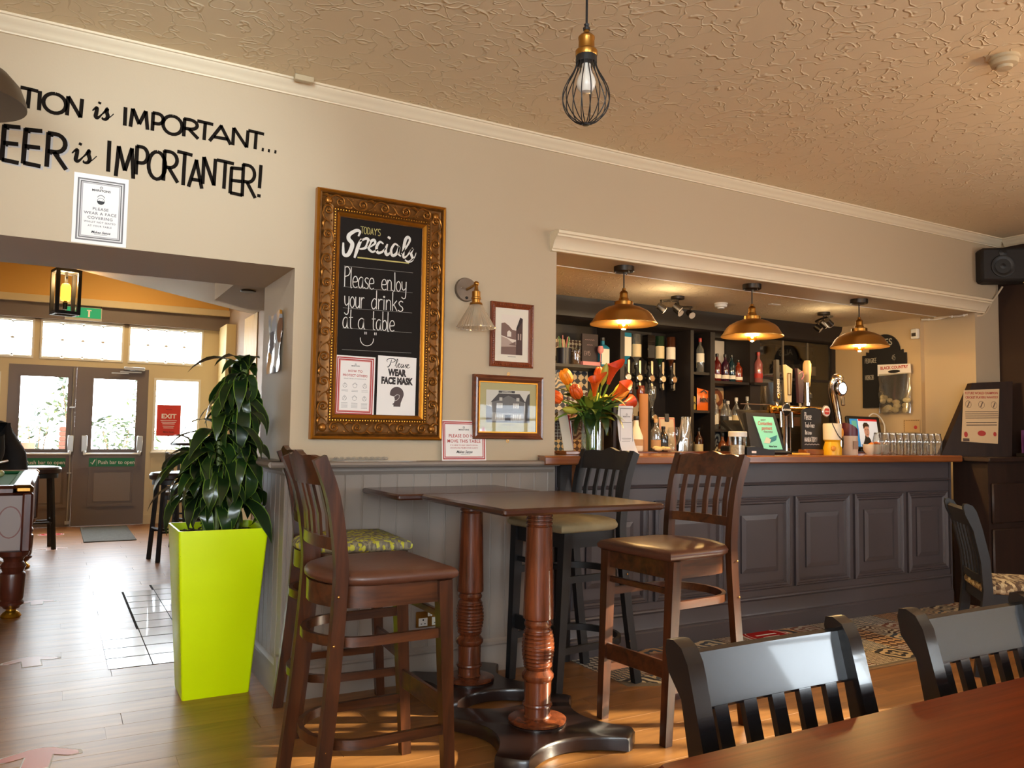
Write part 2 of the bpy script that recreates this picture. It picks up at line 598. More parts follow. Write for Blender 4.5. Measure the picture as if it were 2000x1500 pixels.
# floor slab, then planks
fl = struct('floor', MB().box(XL, XR + .1, YB - .1, DW + .1, -0.12, -0.006), pm('floor_seam', S(70, 48, 28), 0.8), label='dark sub floor showing in the seams between planks')
PLANKM = wood('floor_plank', S(124, 80, 38), S(160, 108, 54), 0.4, 0, 7, 9, rnd=0.07, bump=0.03, coat=0.1, spec=.65)
pl_me = [MB().box(-L / 2, L / 2, -.0746, .0746, -.006, 0, .0006).mesh('plank', PLANKM, False) for L in (1.1985, 0.7985)]
def planks(x0, x1, y0, y1):
    y = y0; row = 0
    while y < y1 - .01:
        off = [0, .43, .85, .22, .64][row % 5]
        x = x0 - off
        while x < x1:
            a, b = x, x + 1.2
            if b > x0 + .05:
                if b > x1 + .35: b = x + .8; me = pl_me[1]
                else: me = pl_me[0]
                put('plank', me, fl, ((a + b) / 2, y + .075, 0))
                x = b
            else:
                x = b
        y += .15; row += 1
planks(-0.75, 5.2, -2.1, 0.0)
planks(-0.9, 1.7, 0.0, DW - .05)
far = MB()
for a, b, c, d in [(XL, XR, YB, -2.1), (XL, .5, -2.1, 0), (4.5, XR, -2.1, 0), (XL, .2, 0, DW), (1.4, XR, 0, 2.0), (1.2, 2.1, 2.0, DW)]:
    y = c
    while y < d - .01:
        far.box(a, b, y + .001, min(y + .149, d), -.006, -.0009); y += .15
tag(far.build('plank_field', PLANKM, fl, False), 'floor boards out of sight', None, None, 'stuff')

# pale quarry tiles let into the boards by the planter
TILEM = pm('pale_floor_tile', S(176, 160, 142), 0.22, var=0.08, vscale=3, coat=0.2)
tl_me = MB().box(-.1037, .1037, -.1005, .1005, 0.0001, .0009, .0003).mesh('floor_tile', TILEM, False)
tp = MB().prism([(.289, .878), (.925, .878), (.925, 3.24), (.70, 3.24), (.70, 3.03), (.4885, 3.03), (.4885, 1.735), (.289, 1.735)], .0001, .0012, 'z').build('tile_bed', pm('dark_grout', S(50, 45, 42), 0.95, spec=.1), fl)
for i in range(3):
    for j in range(12):
        x = .288 + .106 + i * .2125; y = .876 + .1075 + j * .2155
        if x > .96 + .1: continue
        if i == 0 and j > 3: continue
        if i == 1 and j > 9: continue
        if j > 10: continue
        put('floor_tile', tl_me, fl, (x, y, .001))

# patchwork tiles along the bar
ENC = encaustic('patchwork_tile')
bt_me = MB().box(-.1025, .1025, -.1025, .1025, 0.0001, .0009, .0003).mesh('patchwork_tile', ENC, False)
btri = MB().prism([(-.1025, .1025), (.1025, -.06), (.1025, .1025)], .0001, .0009, 'z').mesh('patchwork_tile', ENC, False)
MB().prism([(2.515, -.02), (2.515, -.55), (3.2, -.83), (3.3, -.9), (XR, -.9), (XR, -.02)], .0001, .0012, 'z').build('tile_bed', pm('pale_grout', S(120, 108, 92), .9), fl)
for i in range(20):
    for j in range(4):
        x = 2.62 + i * .2095; y = -.13 - j * .2095
        if x > XR - .1: continue
        if j == 3 and i < 3: continue
        put('patchwork_tile', btri if (j == 2 and i == 0) else bt_me, fl, (x, y, .001))
MB().box(2.62, XR, -.912, -.897, .0, .006, .002).build('threshold_strip', pm('pale_strip', S(150, 120, 84), 0.4), fl)

# ceiling
struct('ceiling', MB().box(XL - .2, XR + .2, YB - .2, 0.02, CZ, CZ + .12), CEIL, label='cream embossed paper ceiling of the bar room')

# front wall with the doorway and the bar opening
w = MB()
w.box(XL, -2.2, 0, .63, 0, CZ)
w.box(-2.2, JX, 0, .63, 2.005, CZ)
w.box(JX, BX0, 0, .63, 0, CZ)
w.box(BX0, BX1, 0, .30, 2.262, CZ)
w.box(BX1, XR + .1, 0, .44, 0, CZ)
struct('wall_front', w, WALL, label='beige painted wall with the doorway and the bar opening', smooth=False)
# right wall with the windows out of view
w = MB()
ys = [YB] + [q for a in SIDE_WINDOWS for q in a[:2]] + [0.0]
for i in range(0, len(ys), 2):
    w.box(XR, XR + .14, ys[i], ys[i + 1], 0, CZ)
for a, b, WZ0, WZ1 in SIDE_WINDOWS:
    w.box(XR, XR + .14, a, b, 0, WZ0); w.box(XR, XR + .14, a, b, WZ1, CZ)
struct('wall_right', w, WALL, smooth=False, label='right hand wall of the bar room')
pn = struct('trim_1', MB().box(XR - .03, XR, -1.75, -.002, 0, CZ - .07), DKWALL, label='dark brown wall lining at the right hand corner')
w = MB()
xs = [XL] + [q for a in BACK_WINDOWS for q in a[:2]] + [XR]
for i in range(0, len(xs), 2):
    w.box(xs[i], xs[i + 1], YB - .14, YB, 0, CZ)
for a, b, WZ0, WZ1 in BACK_WINDOWS:
    w.box(a, b, YB - .14, YB, 0, WZ0); w.box(a, b, YB - .14, YB, WZ1, CZ)
struct('wall_back', w, WALL, smooth=False, label='back wall behind the viewer')
struct('wall_left', MB().box(XL - .14, XL, YB, DW, 0, 3.5), WALL, smooth=False, label='left wall out of view')
wn = 0
for kind, lst in (('b', BACK_WINDOWS), ('s', SIDE_WINDOWS)):
    for a, b, WZ0, WZ1 in lst:
        wn += 1
        f = MB(); f2 = MB(); L = b - a
        frame_mb(f, 0, L, WZ0, WZ1, .06, 0, .06)
        for k in (1, 2): f.box(L * k / 3 - .02, L * k / 3 + .02, 0.01, .05, WZ0 + .06, WZ1 - .06)
        f.box(.06, L - .06, .01, .05, WZ0 + (WZ1 - WZ0) * .66, WZ0 + (WZ1 - WZ0) * .66 + .03)
        f2.box(.06, L - .06, .025, .03, WZ0 + .06, WZ1 - .06)
        root = struct('window_%d' % wn, f, TRIM, smooth=False, label='white framed window behind the viewer')
        f2.build('pane', PANE, root)
        if kind == 'b': root.location = (b, YB - .03, 0); root.rotation_euler = (0, 0, PI)
        else: root.location = (XR + .05, b, 0); root.rotation_euler = (0, 0, -PI / 2)

# coving
cov = [(0, 2.832), (-.010, 2.832), (-.012, 2.838), (-.020, 2.842), (-.026, 2.852), (-.040, 2.866), (-.056, 2.876), (-.060, 2.884), (-.068, 2.886), (-.068, 2.895), (0, 2.895)]
struct('trim_2', MB().prism(cov, XL, XR, 'x'), TRIM, label='cream moulded coving along the front wall')
struct('trim_3', MB().prism([(XR + a, b) for a, b in cov], YB, -.05, 'y'), TRIM, label='cream moulded coving along the right wall')
# cornice over the bar opening
cor = [(0, 2.262), (-.022, 2.262), (-.022, 2.272), (-.030, 2.276), (-.036, 2.292), (-.052, 2.316), (-.074, 2.334), (-.080, 2.336), (-.080, 2.346), (-.092, 2.350), (-.092, 2.366), (-.080, 2.372), (0, 2.372)]
struct('trim_4', MB().prism(cor, BX0 - .045, BX1 + .10, 'x'), TRIM, label='cream cornice moulding over the bar opening')

# bar alcove
BARW = pm('alcove_wall', S(196, 170, 132), 0.75)
w = MB()
w.box(BX0 - .1, BX1 + .1, 1.82, 1.92, 0, 2.5)
w.box(BX0 - .1, BX0 - .0, .63, 1.82, 0, 2.5)
w.box(BX1 - .05, BX1 + .1, .44, 1.82, 0, 2.5)
struct('wall_bar', w, BARW, smooth=False, label='dim painted walls inside the bar alcove')
struct('ceiling_bar', MB().box(BX0 - .1, BX1 + .1, .30, 1.92, 2.275, 2.40), CEIL, smooth=False, label='low embossed ceiling of the bar alcove')
struct('trim_5', MB().box(BX0, BX1 - .05, .293, .305, 2.258, 2.275, .003), pm('white_gloss', S(244, 238, 228), 0.35), label='thin white bead along the bar soffit')

# wainscot of the front wall: boards, ledge, skirting
wains = tag(thing('wall_wainscot', 'taupe tongue and groove wainscot under the ledge', 'wainscot'), kind='structure')
bd = MB().box(-.0425, .0425, -.016, 0, .165, 1.035, .004).mesh('board', TAUPE, False)
bead = MB().cyl((0, -.012, .165), (0, -.012, 1.035), .0045, n=6).mesh('bead', TAUPE)
x = JX + .045; i = 0
while x < BX0 - .03:
    put('board', bd, wains, (x, 0, 0)); put('bead', bead, wains, (x + .044, 0, 0))
    x += .0884
y = .045
while y < .62:
    put('board', bd, wains, (JX, y, 0), (0, 0, -PI / 2))
    y += .0884
MB().box(JX - .001, BX0, -.008, .0, .0, 1.06).build('backing', TAUPE, wains)
MB().box(JX - .010, JX + .02, .0, .63, .0, 1.06).build('backing', TAUPE, wains)
led = [(0, 1.066), (-.102, 1.066), (-.112, 1.070), (-.118, 1.080), (-.114, 1.090), (-.104, 1.0945), (0, 1.0945)]
MB().prism(led, JX - .105, 2.385, 'x').build('ledge', TAUPE, wains)
MB().prism([(JX + a, b) for a, b in led], -.10, .63, 'y').build('ledge', TAUPE, wains)
sub = [(0, 1.028), (-.02, 1.028), (-.028, 1.040), (-.034, 1.046), (-.034, 1.066), (0, 1.066)]
MB().prism(sub, JX - .02, 2.40, 'x').build('moulding', TAUPE, wains)
MB().prism([(JX + a, b) for a, b in sub], -.02, .63, 'y').build('moulding', TAUPE, wains)
sk = [(0, 0), (-.026, 0), (-.026, .118), (-.022, .124), (-.022, .132), (-.028, .138), (-.028, .150), (-.018, .162), (-.010, .178), (0, .178)]
bb = struct('baseboard_front', MB().prism(sk, JX - .012, BX0, 'x'), TAUPE, label='tall taupe moulded skirting of the front wall')
MB().prism([(JX + a, b) for a, b in sk], .02, .63, 'y').build('return', TAUPE, bb)
MB().box(JX - .036, JX - .004, -.022, .022, 0, .205, .003).build('corner_block', TAUPE, bb)

# the far room
FAR = pm('far_room_cream', S(214, 196, 158), 0.6)
GREY = pm('door_taupe', S(122, 108, 100), 0.45)
YEL = pm('ochre_wall', S(222, 172, 92), 0.7)
w = MB()
w.box(2.02, 2.14, .63, DW, 0, 3.5)
struct('wall_side', w, pm('far_side_wall', S(150, 128, 108), 0.6), smooth=False, label='right wall of the far room')
wf = MB()
# wall holding the doors: openings for doors, transoms and side windows
wf.box(XL, -1.75, DW, DW + .12, 0, 2.62)
wf.box(-1.75, -1.16, DW, DW + .12, 0, .93); wf.box(-1.75, -1.16, DW, DW + .12, 1.9, 2.62)
wf.box(-.60, -.52, DW, DW + .12, 0, 2.085)
wf.box(1.042, 1.11, DW, DW + .12, 0, 2.085)
wf.box(1.11, 1.69, DW, DW + .12, 0, .935); wf.box(1.11, 1.69, DW, DW + .12, 1.905, 2.085)
wf.box(-1.16, -.60, DW, DW + .12, 0, .935); wf.box(-1.16, -.60, DW, DW + .12, 1.905, 2.085)
wf.box(1.69, 2.14, DW, DW + .12, 0, 2.62)
wf.box(-.52, 1.042, DW, DW + .12, 2.005, 2.085)
wf.box(-.285, -.195, DW, DW + .12, 2.085, 2.62); wf.box(.716, .795, DW, DW + .12, 2.085, 2.62)
wf.box(-1.16, 1.69, DW, DW + .12, 2.575, 2.62)
struct('wall_far', wf, FAR, smooth=False, label='cream end wall around the exit doors')
struct('wall_gable', MB().box(XL, 2.14, DW - .02, DW + .12, 2.86, 3.5), YEL, smooth=False, label='ochre wall above the exit doors')
struct('trim_6', MB().box(XL, 2.02, DW - .12, DW + .0, 2.775, 2.862, .004), FAR, label='cream beam above the exit doors')
struct('trim_7', MB().box(XL, 2.02, DW - .06, DW + .05, 2.585, 2.776), GREY, label='grey header board above the transom windows')
cl = MB().prism([(-3.4, .60), (2.04, .60), (2.04, 6.12), (1.8, 5.9), (.02, 4.1)], 2.62, 2.72, 'z')
struct('ceiling_far', cl, pm('far_ceiling', S(176, 160, 136), 0.7), smooth=False, label='low diagonal ceiling of the far room')
struct('ceiling_upper', MB().box(XL, 2.14, .6, DW + .1, 3.5, 3.6), pm('upper_ceiling', S(214, 176, 110), 0.7), smooth=False, label='raised ceiling of the far room')
struct('wall_lintel', MB().box(XL, 2.14, .52, .63, 2.89, 3.6), WALL, smooth=False, label='wall above the doorway seen from the far room')
# boxed soffit with a small downlight, right of the doorway
sb = struct('trim_8', MB().prism([(1.15, 2.51), (2.02, 2.51), (2.02, 3.86), (1.5, 3.86), (1.15, 3.48)], 2.35, 2.62, 'z'), MATS['far_ceiling'], smooth=False, label='boxed soffit with a recessed downlight')
MB().lathe([(.055, 0), (.06, .004), (.06, .01), (.04, .012)], 20, (1.30, 2.83, 2.338)).build('downlight', STEEL, sb)
# light boarded panel and cream post at the right of the far room
pp = struct('trim_9', MB().box(1.90, 2.02, 7.2, DW, 0, 2.62), pm('cream_post', S(222, 202, 150), 0.55), label='cream corner post beside the side window')
sbd = MB().box(-.045, .045, -.012, 0, 0.0, 2.62, .004).mesh('board', pm('pale_board', S(206, 178, 128), 0.5), False)
bp = tag(thing('wall_boarding', 'pale vertical boarding on the far room wall', 'boarding'), kind='structure')
for i in range(8):
    put('board', sbd, bp, (2.018, 5.9 + i * .092, 0), (0, 0, -PI / 2))
# ------------------------------------------------------------------ exit doors, windows, far wall fittings
def door(name, x0, x1, gl0, gl1, label, meet):
    m = MB(); W2 = x1 - x0; y0, y1 = DW - .005, DW + .045
    m.box(x0, gl0, y0, y1, .002, 2.006); m.box(gl1, x1, y0, y1, .002, 2.006)
    m.box(gl0, gl1, y0, y1, 1.875, 2.006); m.box(gl0, gl1, y0, y1, .002, .955)
    d = struct(name, m, GREY, smooth=False, label=label)
    MB().box(gl0, gl1, DW + .018, DW + .024, .955, 1.875).build('glass_pane', PANE, d)
    g = MB(); frame_mb(g, gl0 - .004, gl1 + .004, .950, 1.880, .018, DW - .014, DW - .004); g.build('glazing_bead', GREY, d)
    g = MB(); frame_mb(g, gl0 + .0, gl1 + .02, .24, .73, .035, DW - .022, DW - .005); g.build('panel_moulding', GREY, d)
    MB().box(gl0 + .06, gl1 - .04, DW - .012, DW - .005, .30, .67, .004).build('panel', pm('door_panel', S(134, 120, 112), 0.45), d)
    b = MB()
    b.box(gl0 - .10, gl0 - .03, DW - .06, DW - .004, .93, 1.14, .008); b.box(gl1 + .01, gl1 + .08, DW - .06, DW - .004, .93, 1.14, .008)
    b.box(gl0 - .08, gl0 - .04, DW - .11, DW - .004, .885, .95, .008); b.box(gl1 + .02, gl1 + .06, DW - .11, DW - .004, .885, .95, .008)
    b.cyl((gl0 - .07, DW - .095, .905), (gl1 + .05, DW - .095, .905), .018, n=10)
    b.build('push_bar', pm('silver_paint', S(186, 182, 176), 0.35, metal=0.6), d)
    s = MB().box(gl0 - .002, gl1 - .002, DW - .0075, DW - .0055, .745, .855).build('push_sign', pm('sign_green', S(24, 122, 76), 0.5), d)
    lettering(s, 'Push bar to open', .066, (gl0 + gl1) / 2 + .05, DW - .0085, .778, PAPER, .0008, .93)
    t = MB().ribbon([(gl0 + .02, .80), (gl0 + .037, .775), (gl0 + .068, .835)], .012, DW - .0085); t.build('tick', PAPER, s)
    MB().box(gl0 + .083, gl0 + .085, DW - .009, DW - .0075, .755, .845).build('divider', PAPER, s)
    rod = MB()
    if meet:
        rod.cyl((gl1 + .045, DW - .02, 1.14), (gl1 + .045, DW - .02, 1.99), .008, n=8)
        rod.cyl((gl1 + .045, DW - .02, .06), (gl1 + .045, DW - .02, .93), .008, n=8)
        rod.box(gl1 + .015, gl1 + .075, DW - .03, DW - .004, 1.48, 1.50); rod.box(gl1 + .02, gl1 + .07, DW - .03, DW - .004, .03, .07)
        rod.box(gl1 + .02, gl1 + .07, DW - .03, DW - .004, .66, .675)
        rod.build('bolt_rod', MATS['silver_paint'], d)
    return d
door('door_1', -.521, .2105, -.405, .131, 'left grey exit door leaf with a glazed upper half', True)
d2 = door('door_2', .2115, 1.043, .391, .918, 'right grey exit door leaf with a closer at its top', False)
c = MB(); c.box(.74, .99, DW - .07, DW - .006, 1.985, 2.03, .008); c.box(.70, .95, DW - .05, DW - .035, 1.955, 1.972)
c.box(.60, .80, DW - .06, DW - .045, 1.935, 1.95)
c.build('door_closer', MATS['silver_paint'], d2)

WFR = pm('white_frame', S(236, 230, 216), 0.45)
def transom(n, x0, x1, label):
    f = MB(); frame_mb(f, x0 - .012, x1 + .012, 2.085, 2.575, .022, DW - .01, DW + .06)
    wdw = struct('window_%d' % n, f, WFR, smooth=False, label=label)
    MB().box(x0, x1, DW + .028, DW + .032, 2.10, 2.56).build('frosted_pane', glass('frosted_pane', (.98, .98, .96), .05, .2, .35), wdw)
    # etched border: scallops along the edges and small lozenges on the middle line
    e = MB(); k = max(2, round((x1 - x0) / .225)); st = (x1 - x0) / k
    for i in range(k):
        a = x0 + i * st
        e.ribbon([(a + st * (.5 - .5 * math.cos(PI * t / 8)), 2.112 + .026 * (1 - abs(math.sin(PI * t / 8)) ** .35)) for t in range(9)], .016, DW + .026)
        e.ribbon([(a + st * (.5 - .5 * math.cos(PI * t / 8)), 2.548 - .026 * (1 - abs(math.sin(PI * t / 8)) ** .35)) for t in range(9)], .016, DW + .026)
    for i in range(k + 1):
        a = x0 + i * st
        e.face((a - .03, DW + .026, 2.335), (a, DW + .026, 2.318), (a + .03, DW + .026, 2.335), (a, DW + .026, 2.352))
    e.build('etched_border', pm('etched_white', S(214, 208, 196), 0.8), wdw)
    return wdw
transom(11, -1.16, -.285, 'leftmost frosted transom window above the exit doors')
transom(12, -.195, .716, 'middle frosted transom window above the exit doors')
transom(13, .795, 1.69, 'rightmost frosted transom window above the exit doors')
def side_win(n, x0, x1, label):
    f = MB(); frame_mb(f, x0, x1, .935, 1.905, .03, DW - .012, DW + .07); f.box(x0 - .02, x1 + .02, DW - .05, DW, .915, .937, .004)
    wdw = struct('window_%d' % n, f, WFR, smooth=False, label=label)
    MB().box(x0 + .03, x1 - .03, DW + .028, DW + .033, .965, 1.875).build('pane', PANE, wdw)
    g = MB(); frame_mb(g, x0, x1 - .02, .30, .86, .03, DW - .016, DW - .0); g.build('panel_moulding', FAR, wdw)
side_win(14, 1.11, 1.69, 'side window right of the exit doors')
side_win(15, -1.16, -.60, 'side window left of the exit doors')
struct('baseboard_far', MB().box(1.042, 2.02, DW - .02, DW, 0, .12), FAR, label='cream skirting under the side window')

# EXIT poster in the side window
ps = thing('exit_poster', 'red EXIT poster on the side window glass', 'poster', (1.307, DW + .012, 1.141))
MB().box(-.1495, .1495, -.004, 0, 0, .414).build('sheet', pm('poster_edge', S(236, 206, 186), 0.6), ps)
MB().box(-.143, .143, -.006, -.0035, .0065, .4075).build('red_field', pm('poster_red', S(206, 52, 38), 0.6, emit=S(206, 52, 38), es=0.0), ps)
lettering(ps, 'EXIT', .082, 0, -.0075, .235, PAPER, .0022, 1.1)
small_print(ps, 0, .205, .2, 3, .022, .008, PAPER, -.0075)
small_print(ps, 0, .13, .14, 2, .022, .008, PAPER, -.0075)
lettering(ps, 'Makes Sense', .026, 0, -.0075, .045, INK, .0003, 1, 'CENTER', .3)
lettering(ps, 'MARSTONS', .014, 0, -.0075, .345, INK, .0002)

# illuminated exit sign hanging under the header
es = thing('exit_sign', 'green running man exit sign above the doors', 'sign', (.252, DW - .095, 2.587))
MB().box(-.205, .205, -.012, .0, 0, .165, .003).build('housing', pm('sign_housing', S(196, 188, 170), 0.4), es)
MB().box(-.195, .195, -.0145, -.011, .03, .16).build('green_face', pm('exit_green', S(20, 150, 104), 0.4, emit=S(20, 150, 104), es=0.35), es)
a = MB()
a.prism([(.035, .135), (.085, .135), (.085, .118), (.071, .128), (.071, .045), (.049, .045), (.049, .128), (.035, .118)], -.016, -.0145, 'y')
a.build('arrow', PAPER, es)
a = MB(); a.box(-.12, -.05, -.016, -.0145, .045, .15); a.build('doorway_mark', PAPER, es)
a = MB(); a.ball((-.085, -.0155, .135), (.009, .001, .009), 10, 6); a.ribbon([(-.085, .125), (-.09, .09), (-.075, .07), (-.085, .048)], .012, -.0165); a.ribbon([(-.09, .09), (-.11, .065)], .01, -.0165); a.ribbon([(-.11, .112), (-.085, .12), (-.065, .1)], .008, -.0165)
a.build('running_figure', MATS['exit_green'], es)
MB().box(-.2, -.19, -.008, -.004, .165, .192).box(.19, .2, -.008, -.004, .165, .192).build('hanger', STEEL, es)

# lantern pendant
ln = thing('lantern_pendant', 'black open box lantern with a glowing amber tube', 'lamp', (.03, 4.3, 2.225), R(14))
def lframe(m, w_, h0, h1, y, t):
    t *= 1.3
    frame_mb(m, -w_ / 2, w_ / 2, h0, h1, t, y - t / 2, y + t / 2)
f = MB(); lframe(f, .20, 0.0, .40, -.085, .022); f.build('front_frame', BLACKS, ln)
f = MB(); lframe(f, .20, 0.0, .40, .085, .022); f.build('back_frame', BLACKS, ln)
for sx in (-.087, .087):
    for z_ in (.0, .374): MB().box(sx - .013, sx + .013, -.072, .072, z_, z_ + .026).build('cross_bar', BLACKS, ln)
MB().box(-.011, .011, -.011, .011, .12, .40).box(-.1, .1, -.011, .011, .378, .4).build('stem', BLACKS, ln)
MB().lathe([(.018, .05), (.02, .11), (.012, .12)], 14).build('lamp_holder', STEEL, ln)
MB().lathe([(.0, .125), (.035, .125), (.04, .14), (.04, .25), (.03, .275), (0.0, .285)], 18).build('amber_tube', emitm('amber_glow', (1.0, .45, .03), 2.6), ln)
MB().cyl((0, 0, .4), (0, 0, 1.27), .006, n=8).lathe([(.06, 1.25), (.06, 1.275)], 16).build('suspension', BLACKS, ln)
pl = bpy.data.lights.new('lantern_light', 'POINT'); pl.energy = 22; pl.color = (1, .62, .25); pl.shadow_soft_size = .06
po = bpy.data.objects.new('lantern_light', pl); COL.objects.link(po); po.parent = ln; po.location = (0, 0, .33)
# warm uplight in the raised ceiling of the far room
ul = bpy.data.lights.new('ceiling_bay_light', 'AREA'); ul.energy = 16; ul.color = (1, .74, .4); ul.size = .5
uo = bpy.data.objects.new('ceiling_bay_light', ul); COL.objects.link(uo); uo.location = (.7, 6.6, 3.42)

# door mat and floor stickers
dm = MB(); dm.box(.317, .84, 6.1, 7.58, .0005, .011, .004)
tag(dm.build('door_mat', pm('mat_grey', S(92, 92, 88), 0.95, bump=0.6, bscale=220, var=0.15, vscale=30)), 'grey ribbed doormat in front of the right exit door', 'mat')
STK = pm('sticker_red', S(176, 34, 34), 0.75, spec=.2)
STP = pm('sticker_pink', S(214, 172, 160), 0.35)
def disc_sticker(x, y, r, label, red=True):
    t = thing('floor_sticker', label, 'sticker', (x, y, .0005 if y > 0 else .0022), 0, 'round red floor stickers')
    MB().lathe([(0, 0), (r, 0), (r, .0008), (0, .0008)], 32).build('border', PAPER, t)
    MB().lathe([(0, .0006), (r * .93, .0006), (r * .93, .0024), (0, .0024)], 32).build('ring', STK if red else STP, t)
    MB().lathe([(r * .80, .0020), (r * .84, .0020), (r * .84, .0030), (r * .80, .0030), (r * .80, .0020)], 32).build('inner_line', PAPER, t)
    m = MB()
    for i in range(2): m.box(-r * (.5 - .1 * i), r * (.5 - .1 * i), r * (.06 - .3 * i), r * (.16 - .3 * i), .0020, .0030)
    m.build('small_print', PAPER, t, False)
disc_sticker(.01, 7.0, .135, 'round red floor sticker near the left exit door')
disc_sticker(3.93, -.13, .17, 'round red floor sticker on the patchwork tiles by the bar')
def arrow_sticker(x, y, sc, rz, label, faded=False):
    t = thing('arrow_sticker', label, 'sticker', (x, y, .0005), rz, 'curved arrow floor stickers')
    shp = [(-.045, -.13), (.045, -.13), (.045, .0), (.10, -.03), (.135, -.022), (.128, .012), (.04, .075), (0, .085), (-.04, .075), (-.128, .012), (-.135, -.022), (-.10, -.03), (-.045, .0)]
    big = [(a * 1.1, b * 1.08) for a, b in shp]
    M_ = Matrix.Diagonal((sc, sc, 1, 1))
    MB().prism(big, 0, .0006, 'z', M_).build('white_edge', PAPER, t, False)
    MB().prism(shp, .0006, .0011, 'z', M_).build('arrow_face', STP if faded else pm('sticker_faded_red', S(206, 120, 112), 0.4), t, False)
arrow_sticker(.0, -.22, 1.0, R(-6), 'pink arrow floor sticker at the bottom left corner')
arrow_sticker(-.06, 1.24, .95, R(4), 'faded arrow floor sticker beside the pool table leg', True)
arrow_sticker(-.06, 2.9, .8, R(0), 'very faint arrow floor sticker further along the bare floor', True)
arrow_sticker(.02, 5.75, 1.0, R(0), 'faint arrow floor sticker under the far stool', True)

# the yard outside, burnt out by daylight
gr = MB().box(-7, 9, DW + .14, 26, -.14, -.02)
tag(gr.build('yard_paving', pm('yard_concrete', S(208, 204, 196), 0.9), None, False), 'pale yard paving outside the exit doors', 'paving', None, 'structure')
BRK = pm('brick', S(84, 40, 28), 0.85, var=0.2, vscale=9)
pier = thing('brick_pier', 'red brick pier with an ivy top outside the left exit door', 'pier', (.16, 10.6, -.02))
bk = MB().box(-.105, .105, -.05, .05, 0, .062, .004).mesh('brick', BRK, False)
for r_ in range(17):
    for k in range(2):
        if r_ % 2: put('brick', bk, pier, ((-.056 if k == 0 else .056), 0, r_ * .075), (0, 0, PI / 2))
        else: put('brick', bk, pier, (0, -.055 if k == 0 else .055, r_ * .075))
MB().box(-.09, .09, -.09, .09, 0, 1.27).build('mortar', pm('mortar', S(110, 100, 90), 0.9), pier)
pot = thing('terracotta_planter', 'terracotta trough on the yard wall seen through the left door', 'planter', (-.42, 10.4, -.02))
MB().lathe([(.10, 0), (.14, .9), (.17, .9), (.17, 1.02), (.13, 1.02), (.12, .9)], 16).build('pot', pm('terracotta', S(110, 56, 38), 0.8), pot)
LEAFM = [pm('leaf_yard_%d' % i, c_, 0.7) for i, c_ in enumerate([S(40, 54, 12), S(28, 42, 12), S(60, 70, 20)])]
def bush(x, y, z0, h, r, n, label, seed):
    rr = random.Random(seed)
    t = thing('yard_shrub', label, 'shrub', (x, y, z0), 0, 'shrubs in the yard')
    for q in range(3):
        m = MB()
        for i in range(n // 3):
            a = rr.uniform(0, 2 * PI); rad = r * math.sqrt(rr.random()); z = h * (.25 + .75 * rr.random())
            rad *= .4 + .6 * math.sin(PI * min(1, z / h * .9))
            p = Vector((rad * math.cos(a), rad * math.sin(a), z)); s0 = rr.uniform(.04, .085)
            d = Vector((rr.uniform(-1, 1), rr.uniform(-1, 1), rr.uniform(-.6, .6))).normalized(); e = d.cross(Vector((rr.uniform(-1, 1), rr.uniform(-1, 1), 1))).normalized()
            m.face(p, p + d * s0 + e * s0 * .4, p + d * s0 * 2, p + d * s0 - e * s0 * .4)
        tag(m.build('foliage', LEAFM[q], t, False), None, None, None, 'stuff')
    m = MB()
    for i in range(5):
        a = i * 1.26
        m.tube([(0, 0, 0), (r * .2 * math.cos(a), r * .2 * math.sin(a), h * .4), (r * .5 * math.cos(a), r * .5 * math.sin(a), h * .85)], [.018, .012, .005], 5)
    m.build('stems', pm('twig', S(96, 76, 54), .9), t)
bush(.16, 10.6, 1.25, .75, .22, 150, 'ivy growing on top of the brick pier', 1)
bush(-.26, 11.5, 0, 1.65, .35, 260, 'loose shrub seen through the left exit door', 2)
bush(.95, 11.2, 0, 1.45, .65, 600, 'full round shrub seen through the right exit door', 3)
bush(1.45, 13.4, 0, 2.2, .4, 160, 'tall thin shrub behind the right exit door', 4)
bush(1.85, 10.5, 0, 1.05, .5, 200, 'low shrub seen through the side window', 5)
bush(-.9, 11.0, 0, 1.5, .5, 160, 'shrub beyond the left side window', 6)
# ------------------------------------------------------------------ things on the front wall
CAP = {
 'I': [[(.5, 1), (.5, 0)]],
 'T': [[(0, 1), (.5, .985), (1, .96)], [(.5, .98), (.46, 0)]],
 'O': [arc(.5, .5, .5, 90, 450, 20)],
 'N': [[(.02, 0), (.05, 1)], [(.05, 1), (.94, .02)], [(.94, .0), (1, 1)]],
 'M': [[(0, 0), (.1, 1)], [(.1, 1), (.5, .22)], [(.5, .22), (.86, 1)], [(.86, 1), (1, 0)]],
 'P': [[(.05, 1), (.03, 0)], [(.0, .98)] + arc(.45, .70, .5, 88, -90, 10, .28) + [(.04, .42)]],
 'R': [[(.05, 1), (.03, 0)], [(.0, .98)] + arc(.4, .72, .5, 88, -90, 10, .26) + [(.04, .46)], [(.35, .46), (1, 0)]],
 'A': [[(0, 0), (.55, 1)], [(.5, 1), (1, 0)], [(.2, .28), (.88, .28)]],
 'E': [[(.06, 1), (0, 0)], [(.0, .97), (1, 1)], [(.03, .5), (.92, .52)], [(0, .03), (1, .0)]],
 '!': [[(.6, 1), (.45, .28)], [(.42, .1), (.40, .0)]],
 '.': [[(.2, .12), (.5, .0)]],
}
def cap_letter(parent, ch, x0, x1, z0, z1, wd, mat, y):
    m = MB()
    for st in CAP[ch]:
        pts = [(x0 + (x1 - x0) * a, z0 + (z1 - z0) * b) for a, b in st]
        m.ribbon(pts, wd, y)
    return m.build('letter', mat, parent, False)
WINK = pm('wall_lettering_black', S(26, 20, 15), 0.9, spec=.1)
WSH = pm('wall_lettering_shadow', S(170, 164, 160), 0.6)
